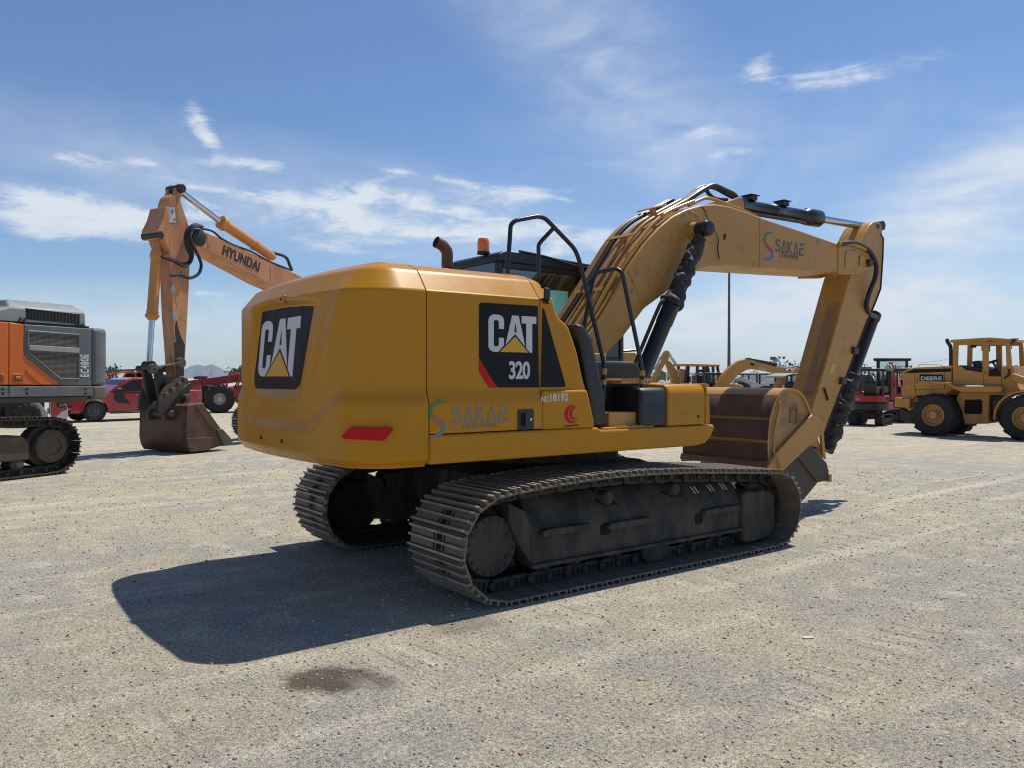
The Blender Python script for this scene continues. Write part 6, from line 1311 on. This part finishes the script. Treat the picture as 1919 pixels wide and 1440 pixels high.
def cab_excavator():
    F = FD(1490, 36, 20)
    T = thing('tracked_excavator', 'yellow excavator with grey cab roof and folded boom, right behind the near stick', 'excavator', F.o, F.a)
    cab = MB()
    for u in (1484, 1506, 1530):
        x = F.s(u, 710, 0.)[0]
        for y in (.0, 1.1): cab.box(x - .04, x + .04, y, y + .06, .9, 1.83)
    xa, xb = F.s(1484, 710, 0.)[0], F.s(1530, 710, 0.)[0]; cab.box(xa, xb, .0, .05, .9, 1.2); cf = cab.split('cab', CABM, T)[0]; MB().prism([(xa - .55, 1.70), (xa - .2, 1.83), (xb + .1, 1.83), (xb + .1, 1.92), (xa + .0, 1.92), (xa - .5, 1.80)], -.08, 1.2).build('cab_roof', GRYL, cf, bevel=.03); MB().box(xa, xb, .02, .03, 1.2, 1.83).build('side_window', GLT, cf); MB().box(xa + .2, xa + .6, .3, .8, .9, 1.55).build('driver_seat', BLK, cf, bevel=.06)
    pp(F, [(1458, 731), (1470, 706), (1480, 706), (1480, 714), (1468, 731)], .2, .5, 'boom', YELD, T, yref=0., bevel=.02); MB().box(xa - .9, xb + .5, -.2, 1.5, .72, 1.08).build('engine_cover', YELD, T, bevel=.08); MB().box(xa - .9, xb + .5, -.1, 1.4, .5, .72).build('upper_frame', GRS, T)
    for y in (.0, 1.3): simple_crawler(T, xa - .8, xb + .6, y, .4, .5)
cab_excavator()
def backhoe():
    F = FD(1268, 48, 8)
    T = thing('backhoe_loader', 'yellow backhoe loader with open canopy and folded digging arm', 'backhoe loader', F.o, F.a)
    pp(F, [(1245, 657), (1249, 655.5), (1253, 658), (1252, 673), (1244, 683), (1222, 722), (1214, 722), (1222, 705), (1240, 675), (1239, 666)], -.16, .16, 'stick', YELD, T, yref=0, bevel=.02)
    pp(F, [(1249, 674), (1255, 676), (1265, 690), (1270, 706), (1270, 726), (1258, 726), (1256, 705), (1248, 684)], -.14, .14, 'boom', YELD, T, yref=0, bevel=.02)
    MB().tube(ln(F, [(1253, 660), (1258, 670), (1270, 686)], .0), .09, 12).build('stick_cylinder', CHROME, T); MB().tube(ln(F, [(1226, 692), (1233, 680), (1238, 668)], .0), .07, 12).build('bucket_cylinder', CHROME, T); pp(F, [(1272, 690), (1283, 692), (1283, 726), (1272, 726)], -.3, .3, 'swing_frame', YELD, T, yref=0, bevel=.04)
    c = MB(); ps = []
    for u0, u1 in ((1288, 1283), (1307, 1305), (1324, 1325.5), (1336, 1337), (1344, 1350)):
        for y in (-.75, .75):
            a, b_ = F.s(u0, 684, -.75), F.s(u1, 722, -.75); c.beam((a[0], y, a[1]), (b_[0], y, b_[1]), .14, .14)
    cf = c.split('canopy_post', BODYB, T)[0]; x0, x1 = F.s(1271, 683, -.8)[0], F.s(1349, 683, -.8)[0]; MB().prism([(x0, 2.42), (x1, 2.38), (x1, 2.50), (x0 + .6, 2.56), (x0, 2.52)], -.85, .85).build('canopy_roof', DY, T, bevel=.04); lr = MB()
    for k in range(6): x = x0 + 1.0 + k * .26; lr.box(x, x + .15, -.87, -.85, 2.41, 2.48)
    lr.split('roof_lamp', ORGL, T)
    MB().box(x0 + .4, x1 + .2, -.7, .7, .7, 1.25).build('chassis', YELD, T, bevel=.05); MB().prism([(x1 - .3, .8), (x1 + 1.6, .8), (x1 + 1.6, 1.2), (x1 + .2, 1.45), (x1 - .3, 1.45)], -.55, .55).build('engine_cover', YELD, T, bevel=.06); a = F.s(1314, 694, -.5); MB().box(a[0] - .14, a[0] + .14, -.5, -.4, a[1] - .08, a[1] + .08).build('mirror', BODYB, T, bevel=.04)
    MB().box(a[0] - .3, a[0] + .2, -.3, .3, 1.25, 1.85).build('driver_seat', BLK, T, bevel=.06)
    for x, r in ((.9, .65), (3.3, .45)):
        for y, s in ((-.75, -1), (.75, 1)): wheel(T, x, y, r, r, .4, r * .5, RUB, DRIM, side=s)
backhoe()
def boom_piece():
    F = FD(1180, 40, 15)
    T = thing('tracked_excavator', 'yellow excavator seen only as a boom end behind the black steps', 'excavator', F.o, F.a)
    bo = pp(F, [(1140, 668), (1160, 659), (1190, 660), (1200, 668), (1206, 690), (1208, 720), (1198, 720), (1193, 690), (1178, 673), (1150, 676)], -.2, .2, 'boom', YELD, T, yref=-.2, bevel=.02)
    MB().tube(ln(F, [(1150, 656), (1171, 657), (1196, 655)], 0), .06, 10).build('stick_cylinder', BLKG, T); pp(F, [(1152, 667), (1161, 667), (1164, 673), (1152, 674)], -.21, -.2, 'boom_decal', DECAL, bo, yref=-.2, bevel=0); a = F.s(1154, 672.5, -.2); text('CAT', .17, WHT, bo, (a[0], -.215, a[1]), (1, 0, 0), (0, 0, 1), bold=.03)
    MB().box(-3.4, -.9, -1.2, 1.2, .9, 1.7).build('engine_cover', YELD, T, bevel=.1)
    MB().box(-1.9, -.8, .2, 1.2, 1.7, 2.3).build('cab', CABM, T, bevel=.05)
    MB().prism([(-1.0, 1.2), (-.6, 1.2), (.2, 2.6), (-.6, 2.9)], -.19, .19).build('boom_foot', YELD, T, bevel=.02)
    for y in (-1.0, 1.0): simple_crawler(T, -3.6, .0, y, .5, .8)
boom_piece()
SWH = paint('white_machine_paint', (.60, .60, .58), .4, dirt=(.35, .30, .25), damt=.4)
def skid_steer(fr, sc, label, cat='skid steer', col=SWH, badge=False, dark=False):
    T = thing('skid_steer', label, cat, fr.o, fr.a); T.scale = (sc, sc, sc)
    MB().prism([(-1.4, .45), (-1.4, 1.35), (-.9, 1.42), (.2, .9), (1.0, .55), (1.0, .35), (-1.2, .35)], -.42, .42).build('body', col, T, bevel=.05)
    for y in (-.62, .62):
        s = -1 if y < 0 else 1
        for x in (-.62, .55): wheel(T, x, y + s * .12, .42, .42, .30, .22, RUB, SWH if not dark else BODYB, side=s)
        MB().prism([(-1.4, 1.15), (-1.4, 1.62), (-1.1, 1.66), (.9, 1.0), (1.3, .55), (1.42, .6), (1.0, 1.25), (-1.0, 1.9), (-1.5, 1.75), (-1.5, 1.15)], y - .09, y + .09).build('lift_arm', col, T, bevel=.02)
    c = MB()
    for x in (-.6, .55):
        for y in (-.45, .45): c.box(x - .04, x + .04, y - .04, y + .04, .9, 2.0)
    c.box(-.65, .6, -.5, .5, 2.0, 2.07).box(-.6, .55, -.45, -.40, .9, 1.2); cf = c.build('cage', BODYB, T); MB().box(-.5, -.1, -.3, .3, .9, 1.55).build('driver_seat', BLK, cf, bevel=.05)
    MB().prism([(1.2, .1), (2.0, .08), (1.9, .2), (1.35, .75), (1.2, .7)], -.85, .85).build('bucket', GRS if dark else GRYL, T, bevel=.02)
    return T
skid_steer(FD(1398, 52, 20), .95, 'white skid steer with dark cage, left of a second one in the back row'); skid_steer(FD(1440, 50, 160), .95, 'white skid steer with black cage near the near stick, back row')
# machines glimpsed under the grey excavator at the left edge
def loader_tail():
    F = Fr(112, 800, 31)
    T = thing('skid_steer', 'white and red skid steer tail seen under the grey excavator', 'skid steer', F.o, F.a)
    bd = pp(F, [(93, 748), (127, 748), (127, 787), (98, 787), (93, 778)], 0, 1.2, 'tail_body', SWH, T, yref=0, bevel=.02)
    pp(F, [(95, 750), (126.5, 750), (126.5, 768), (116, 772), (106, 781), (98, 784), (95.5, 776)], -.012, -.001, 'red_panel', TRED, bd, yref=0, bevel=.004); pp(F, [(106, 755), (127, 752), (127, 763), (112, 766), (106, 762)], -.022, -.012, 'black_badge', BODYB, bd, yref=0, bevel=.003)
    a = F.s(111.5, 762.5, 0); text('S-76', .13, WHT, bd, (a[0], -.028, a[1]), (1, 0, .05), (-.05, 0, 1), bold=.01)
    MB().box(-1.6, -.45, .15, 1.1, .3, 1.0).build('engine_frame', BODYB, T, bevel=.04); pp(F, [(55, 752), (70, 752), (90, 775), (90, 786), (55, 786)], .05, .12, 'side_plate', SWH, T, yref=0, bevel=.01)
    for x in (-.95, -2.3): wheel(T, x, -.1, .40, .40, .3, .22, RUB, BODYB, side=-1, lug=True, nlug=14)
    MB().box(-2.9, -.4, .3, 1.0, 1.0, 1.7).build('cab', BODYB, T, bevel=.05)
loader_tail()
def dark_loader():
    F = Fr(40, 799, 10)
    T = thing('compact_loader', 'black compact loader flank glimpsed under the grey excavator, far left', 'loader', F.o, F.a)
    bd = pp(F, [(-60, 757), (28, 756), (38, 752), (54, 752), (54, 783), (-60, 785)], .02, 1.4, 'body', CABM, T, yref=0, bevel=.03)
    pp(F, [(-40, 772), (36, 772), (36, 774), (-40, 774)], .0, .02, 'trim_line', GREYD, bd, yref=0, bevel=0)
    for u, v in ((44, 757), (42, 773)): x, z = F.s(u, v, 0); MB().box(x - .03, x + .03, .0, .03, z - .05, z + .05).build('reflector', WHT, bd)
    pp(F, [(-40, 757), (20, 756), (30, 752), (-40, 750)], .01, .3, 'top_rail', GRYL, T, yref=0, bevel=.01)
    for x in (-.4, -1.7): wheel(T, x, .1, .36, .36, .3, .2, RUB, BODYB, side=-1)
dark_loader()
def orange_carrier():
    F = FD(235, 40, 20)
    T = thing('boom_lift', 'orange lift with long dark boom lying above the red pickup', 'boom lift', F.o, F.a)
    pp(F, [(175, 693.5), (272, 689.5), (272, 692.5), (175, 698)], .0, .3, 'boom', GREYD, T, yref=0, bevel=.01); pp(F, [(175, 699), (244, 694.5), (244, 697), (175, 702)], .0, .3, 'boom_base', ORG, T, yref=0, bevel=.01)
    pp(F, [(227, 708), (232, 699), (240, 696.5), (266, 696), (271, 700), (271, 708)], .2, 1.4, 'cab', ORG, T, yref=0, bevel=.04); pp(F, [(232, 706), (235, 700.5), (241, 698.5), (252, 698.5), (252, 706)], .18, .2, 'window', GLD, T, yref=0, bevel=0); pp(F, [(255, 706), (255, 698.5), (264, 698.5), (267, 706)], .18, .2, 'window', GLD, T, yref=0, bevel=0)
    pp(F, [(245, 692), (250, 690.5), (252, 699), (244, 699)], .1, .25, 'boom_rest', ORG, T, yref=0, bevel=.01)
    MB().box(-1.6, 1.6, .2, 1.5, .5, 1.7).build('chassis', ORG, T, bevel=.05)
    for x in (-1.1, 1.1):
        for y, s in ((.2, -1), (1.5, 1)): wheel(T, x, y, .45, .45, .35, .22, RUB, GRYL, side=s)
orange_carrier()
def parked_truck(fr, col, label, van=False):
    T = thing('parked_truck', label, 'truck', fr.o, fr.a, 'trucks and vans parked far behind the machines')
    MB().prism([(-2.6, .5), (-2.6, 1.1), (-2.0, 1.2), (-1.55, 1.95), (-.6, 2.0), (-.5, .5)], -.95, .95).build('cab', col, T, bevel=.08); MB().prism([(-2.0, 1.25), (-1.58, 1.85), (-.75, 1.85), (-.75, 1.25)], -.96, -.95).build('side_window', BODYB, T)
    MB().box(-.45, 2.8, -.95, .95, .75, 2.3 if van else 1.2).build('cargo_box' if van else 'flatbed', SWH if van else col, T, bevel=.04)
    for x in (-1.7, 1.8):
        for y, s in ((-.85, -1), (.85, 1)): wheel(T, x, y, .42, .42, .28, .24, RUB, GRYL, side=s)
    return T
PK = [(1390, 95, 12, 'w', True, 'white box van seen under the arched boom, left part'), (1432, 100, -20, 'r', False, 'small red truck seen under the middle of the arched boom'), (1466, 92, 30, 'w', False, 'white flatbed truck seen left of the grey cab roof'), (1300, 90, 10, 'w', True, 'white box van seen through the backhoe canopy'), (1236, 85, 0, 'y', False, 'yellow flatbed truck seen under the backhoe stick'),
      (1612, 70, 10, 'w', False, 'white flatbed truck behind the red canopy excavator'), (1690, 64, -15, 'k', False, 'dark truck tail left of the wheel loader hood'), (1588, 60, 160, 'k', True, 'dark box truck just right of the near stick'), (348, 60, 15, 'r', False, 'red truck beyond the pickup bed'), (300, 70, 0, 'y', False, 'yellow truck glimpsed left of the rusty hanging stick')]
for u, D, a, k, v, lab in PK: parked_truck(FD(u, D, a), {'w': SWH, 'r': LRED, 'y': DY, 'k': CABM}[k], lab, v)
def boom_lift():
    F = FD(1470, 75, 10)
    T = thing('boom_lift', 'white boom lift with raised folded arm and platform behind the arched boom', 'boom lift', F.o, F.a)
    for pts, r, nm in (([(1449, 671), (1459, 690), (1472, 692)], .14, 'arm'), ([(1456, 674), (1461, 676)], .06, 'arm_link'), ([(1459, 686), (1480, 688), (1496, 685)], .12, 'arm')): MB().tube(ln(F, pts, 0), r, 8).build(nm, GRYL, T)
    pp(F, [(1496, 690), (1509, 689), (1510, 702), (1497, 702)], -.5, .5, 'platform', GRYL, T, yref=-.5); MB().tube(ln(F, [(1505, 689), (1507, 685), (1510, 688)], 0), .08, 8).build('control_post', BODYB, T); pp(F, [(1455, 700), (1500, 700), (1500, 735), (1455, 735)], .0, 1.6, 'turntable', SWH, T, yref=0); x, z = F.s(1448.5, 670.5, 0); MB().box(x - .2, x + .2, -.2, .2, z - .15, z + .15).build('arm_head', GREYD, T, bevel=.04)
boom_lift()

# ---- poles and wires
STEEL = paint('dark_galvanised_pole', (.075, .08, .085), .5); WOODP = paint('weathered_timber_pole', (.11, .09, .07), .8)
p = at(1366, 70); lp = thing('lamp_post', 'tall slim dark lamp post beyond the arched boom', 'lamp post', p); MB().lathe([(.26, 0), (.26, .05), (.17, .06), (.125, 5), (.075, 14.3)], (0, 0, 0), (0, 0, 1), 14).build('pole', STEEL, lp)
MB().box(-.6, .6, -.1, .1, 14.3, 14.42).build('lamp_arm', STEEL, lp)
for x in (-.6, .6): MB().box(x - .25, x + .25, -.2, .2, 14.22, 14.40).build('lamp_head', STEEL, lp, bevel=.04)
POLES = []
for u, vt, arms, lab in ((1620, 681.5, 1, 'timber utility pole with a single crossarm above the compact excavators'), (1669.5, 677.5, 2, 'timber utility pole with two crossarms left of the wheel loader')):
    D = 330; q = at(u, D); h = CH + (707 - vt) / FPX * D; t = thing('utility_pole', lab, 'utility pole', q, YAW - R(90)); MB().lathe([(.24, 0), (.16, h)], (0, 0, 0), (0, 0, 1), 10).build('pole', WOODP, t)
    for k in range(arms): MB().box(-1.1 + .0, 1.1, -.08, .08, h - .25 - k * 1.4, h - .05 - k * 1.4).build('crossarm', WOODP, t)
    POLES.append((q, h))
ends = [at(1500, 330), POLES[0][0], POLES[1][0], at(1800, 300)]; hs = [POLES[0][1] + .3, POLES[0][1], POLES[1][1], CH + (707 - 666) / FPX * 300]
wires = ['thin wire running left from the single crossarm pole', 'thin wire sagging between the two utility poles', 'thin wire rising right behind the loader exhaust']
for i in range(3):
    a, b_ = ends[i].copy(), ends[i + 1].copy(); a.z = hs[i] - .05; b_.z = hs[i + 1] - .05
    pts = [a.lerp(b_, t / 12) - Vector((0, 0, 1.3 * 4 * (t / 12) * (1 - t / 12))) for t in range(13)]; o = MB().tube(pts, .045, 5).build('power_line', HOSE); tag(o, wires[i], 'power line')
for u, D, h, lab in ((1660.5, 300, 7., 'thin bare mast left of the two crossarm pole'), (1692, 260, 5.2, 'short bare mast at the loader hood corner')):
    q = at(u, D); o = MB().lathe([(.10, 0), (.05, h)], (0, 0, 0), (0, 0, 1), 8).build('mast', STEEL, loc=q); tag(o, lab, 'mast')

# ---- trees, palms, mounds, hills
def leafm(name, a, b2):
    m, N, L, bs = _nodes(name); bs.inputs['Roughness'].default_value = .7
    g = N.new('ShaderNodeNewGeometry'); cr = N.new('ShaderNodeValToRGB'); L.new(g.outputs['Random Per Island'], cr.inputs[0]); L.new(cr.outputs[0], bs.inputs['Base Color']); cr.color_ramp.elements[0].color = (*a, 1); cr.color_ramp.elements[1].color = (*b2, 1); return m
LEAF = leafm('dusty_green_leaves', (.030, .042, .022), (.095, .105, .062)); BARK = paint('bark', (.10, .075, .055), .9)
def tree(q, h, w, seed, label, cat='tree', group=None, n=260):
    rn = random.Random(seed); T = thing('broadleaf_tree', label, cat, q, rn.uniform(0, 6), group)
    tr = MB().tube([(0, 0, 0), (.05 * h, 0, .3 * h), (.02 * h, .03 * h, .55 * h)], [.05 * h, .035 * h, .02 * h], 7)
    for k in range(4): a = k * 1.57 + rn.random(); tr.tube([(.05 * h, 0, .3 * h), (.5 * w * .5 * math.cos(a), .5 * w * .5 * math.sin(a), .68 * h)], [.022 * h, .008 * h], 5)
    tr.build('trunk', BARK, T); cl = [(rn.uniform(-.5, .5) * w * .75, rn.uniform(-.5, .5) * w * .75, h * rn.uniform(.42, .88), rn.uniform(.16, .30) * w) for _ in range(8)]; mb = MB()
    for k in range(n):
        c = cl[k % 8]; d = Vector((rn.gauss(0, 1), rn.gauss(0, 1), rn.gauss(0, 1))).normalized() * c[3] * rn.uniform(.6, 1.1); p = Vector(c[:3]) + d; s = h * rn.uniform(.045, .085)
        x = Vector((rn.gauss(0, 1), rn.gauss(0, 1), rn.gauss(0, 1))).normalized() * s; y = x.cross(Vector((rn.gauss(0, 1), rn.gauss(0, 1), rn.gauss(0, 1)))).normalized() * s * .8
        mb.add([p - x, p + y, p + x, p - y], [(0, 1, 2, 3)])
    mb.build('crown', LEAF, T, smooth=0); return T
rn = random.Random(21)
SPOTS = [(1226, 'by the parked backhoe arm'), (1262, 'seen inside the backhoe arm bend'), (1292, 'seen through the backhoe canopy'), (1312, 'seen under the backhoe mirror'), (1338, 'seen through the rear canopy posts'),
         (1372, 'right of the lamp post foot'), (1412, 'under the arched boom peak'), (1428, 'under the white lettered boom'), (1440, 'under the middle of the arched boom'), (1455, 'under the end of the arched boom'), (1468, 'tallest, behind the boom lift arm'), (1480, 'left of the white platform'),
         (1586, 'just right of the near stick'), (1600, 'left of the single crossarm pole'), (1628, 'right of the single crossarm pole'), (1645, 'between the two utility poles'), (1680, 'dark, at the loader tail'), (1690, 'darker, behind the loader hood corner'), (1902, 'right of the loader tower'), (1918, 'at the right frame edge'), (1860, 'seen through the loader cab'), (445, 'at the left side of the counterweight'), (452, 'bare topped, beside the counterweight'), (209, 'beside the small palm')]
for i, (u, where) in enumerate(SPOTS):
    D = rn.uniform(230, 330); px = {1468: 33, 1680: 19, 1690: 20, 445: 20, 452: 22, 1902: 22, 1918: 26, 209: 24}.get(u, rn.uniform(8, 13)); h = CH + px / FPX * D
    tree(at(u, D), h, h * rn.uniform(.9, 1.5), i, 'distant dusty green tree ' + where, group='distant trees along the horizon')
def palm(q, h, seed, label):
    rn = random.Random(seed); T = thing('palm_tree', label, 'palm tree', q, 0, 'distant palms'); MB().lathe([(.28, 0), (.16, h)], (0, 0, 0), (0, 0, 1), 8).build('trunk', BARK, T); mb = MB()
    for k in range(34):
        a = rn.uniform(0, 6.28); e = rn.uniform(-.7, 1.2); l = rn.uniform(1.0, 1.5); pts = []
        for t in range(5): s = t / 4 * l; pts.append(Vector((s * math.cos(e) * math.cos(a), s * math.cos(e) * math.sin(a), h + s * math.sin(e) - .45 * s * s)))
        sd = Vector((-math.sin(a), math.cos(a), 0))
        for t in range(4):
            w0, w1 = .16 * (1 - t / 4.2), .16 * (1 - (t + 1) / 4.2); mb.add([pts[t] - sd * w0, pts[t] + sd * w0, pts[t + 1] + sd * w1, pts[t + 1] - sd * w1], [(0, 1, 2, 3)])
    mb.build('fronds', LEAF, T, smooth=0)
palm(at(217.5, 190), CH + 20 / FPX * 190, 1, 'small distant palm above the red pickup roof'); palm(at(1252, 260), CH + 10 / FPX * 260, 2, 'small distant palm seen inside the backhoe arm bend')
SAND = paint('pale_sand', (.40, .35, .28), .9, dirt=(.30, .26, .2), damt=.4)
def mound(u, D, w, h, seed, label):
    rn = random.Random(seed); nx, ny = 30, 8; vs = []; fs = []
    for j in range(ny + 1):
        for i in range(nx + 1):
            x = (i / nx - .5) * w; y = (j / ny - .5) * w * .3; e = max(0, 1 - (2 * i / nx - 1) ** 2) ** .6 * max(0, 1 - (2 * j / ny - 1) ** 2) ** .7; vs.append((x, y, h * e * (.8 + .35 * math.sin(i * .9 + seed) * .5 + rn.uniform(-.06, .06))))
    for j in range(ny):
        for i in range(nx): k = j * (nx + 1) + i; fs.append((k, k + 1, k + nx + 2, k + nx + 1))
    o = MB().add(vs, fs).build('dirt_mound', SAND, smooth=60, loc=at(u, D)); o.rotation_euler = (0, 0, YAW - R(90)); tag(o, label, 'dirt mound', 'pale dirt mounds behind the machines')
for u, D, w, h, s, lab in ((1300, 115, 14, 1.75, 1, 'pale dirt mound seen through the backhoe canopy'), (1425, 110, 10, 1.9, 2, 'pale dirt mound behind the white skid steers'), (1250, 120, 9, 1.5, 3, 'pale dirt mound left of the backhoe boom'), (1475, 120, 12, 1.6, 4, 'pale dirt mound near the grey cab roof')): mound(u, D, w, h, s, lab)
q = at(1240, 140); o = thing('shed', 'small grey shed under the backhoe stick', 'shed', q, YAW - R(90)); MB().box(-1.2, .8, 0, 2.5, 0, 2.5).build('wall', GRY, o); MB().prism([(-1.3, 2.5), (.9, 2.5), (-.2, 3.1)], -.1, 2.6).build('roof', GREYD, o)
q = at(374, 90); o = thing('road_sign', 'two small white sign panels on thin posts above the telehandler boom', 'sign', q, YAW - R(90))
for x in (-.17, .17): MB().box(x - .11, x + .11, -.02, .02, 1.95, 2.30).build('sign_panel', WHT, o); MB().box(x - .02, x + .02, .02, .05, 0, 2.2).build('post', STEEL, o)
def hills():
    D = 6500.; rid = [(300, 703), (322, 700), (338, 694), (352, 687.5), (362, 683.5), (372, 681.8), (384, 684.3), (391, 682.6), (397, 681.3), (406, 684.5), (418, 690.5), (430, 695.5), (444, 699.5), (460, 702), (520, 704)]
    rr = spline([Vector((u, v, 0)) for u, v in rid], 6); rn = random.Random(8); vs = []; fs = []; n = len(rr)
    for j in range(7):
        t = j / 6
        for i, p in enumerate(rr):
            z = CH + (707.1 - p.y) / FPX * D; q = at(p.x, D); d = (q - Vector((CX, CY, 0))).normalized(); w = (1 - t) ** 1.2 if j else 1.
            off = -t * 900 * (.85 + .15 * math.sin(i * .35 + j * .6)); r = q + d * off; vs.append((r.x, r.y, z * w - 2))
    for i, p in enumerate(rr):
        q = at(p.x, D); d = (q - Vector((CX, CY, 0))).normalized(); r = q + d * 900; vs.append((r.x, r.y, -2))
    for j in range(6):
        for i in range(n - 1): k = j * n + i; fs.append((k, k + 1, k + n + 1, k + n))
    for i in range(n - 1): fs.append((i, 7 * n + i, 7 * n + i + 1, i + 1))
    o = MB().add(vs, fs).build('hills', paint('hazy_blue_hill', (.115, .125, .15), .95, dirt=(.17, .16, .16), damt=.6, dscale=.004), smooth=60); tag(o, 'twin peaked hill on the horizon at left', 'hill', kind='structure')  # bluish tint puts the distance haze into the hill colour itself
hills()
# ---- distant air
hz = MB().box(-8050, 8050, -8050, 8050, -3, 175).build('haze', None, smooth=0); hm = bpy.data.materials.new('haze_air'); hm.use_nodes = True; hn = hm.node_tree.nodes; hn.clear()
pv = hn.new('ShaderNodeVolumePrincipled'); pv.inputs['Density'].default_value = 7e-5; pv.inputs['Color'].default_value = (.80, .88, 1, 1); pv.inputs['Anisotropy'].default_value = .2; ho = hn.new('ShaderNodeOutputMaterial'); hm.node_tree.links.new(pv.outputs[0], ho.inputs['Volume']); hz.data.materials.clear(); hz.data.materials.append(hm); tag(hz, 'thin pale blue haze over the yard', 'haze', kind='stuff')
# ---- litter on the ground
def scrap():
    p = Vector(on_ground(1513, 1197)); o = MB().prism([(-.035, -.012), (-.02, -.018), (.02, -.014), (.045, -.006), (.048, .004), (.01, .012), (-.03, .012)], .004, .009, 'z').build('paper_scrap', WHT, loc=p); o.rotation_euler = (.06, .03, -.6); tag(o, 'small white paper scrap on the gravel at right', 'litter')
    p = Vector(on_ground(976, 1413)); o = MB().prism([(-.022, -.006), (0, -.012), (.022, -.002), (.012, .009), (-.012, .010)], .004, .010, 'z').build('dry_leaf', paint('dry_leaf', (.36, .16, .05), .7), loc=p); o.rotation_euler = (.15, -.1, .7); tag(o, 'curled orange dry leaf on the gravel near the bottom edge', 'leaf')
def on_ground(u, v):
    d = ray(u, v); t = -CH / d.z; p = CAM + d * t; return (p.x, p.y, 0)
scrap()
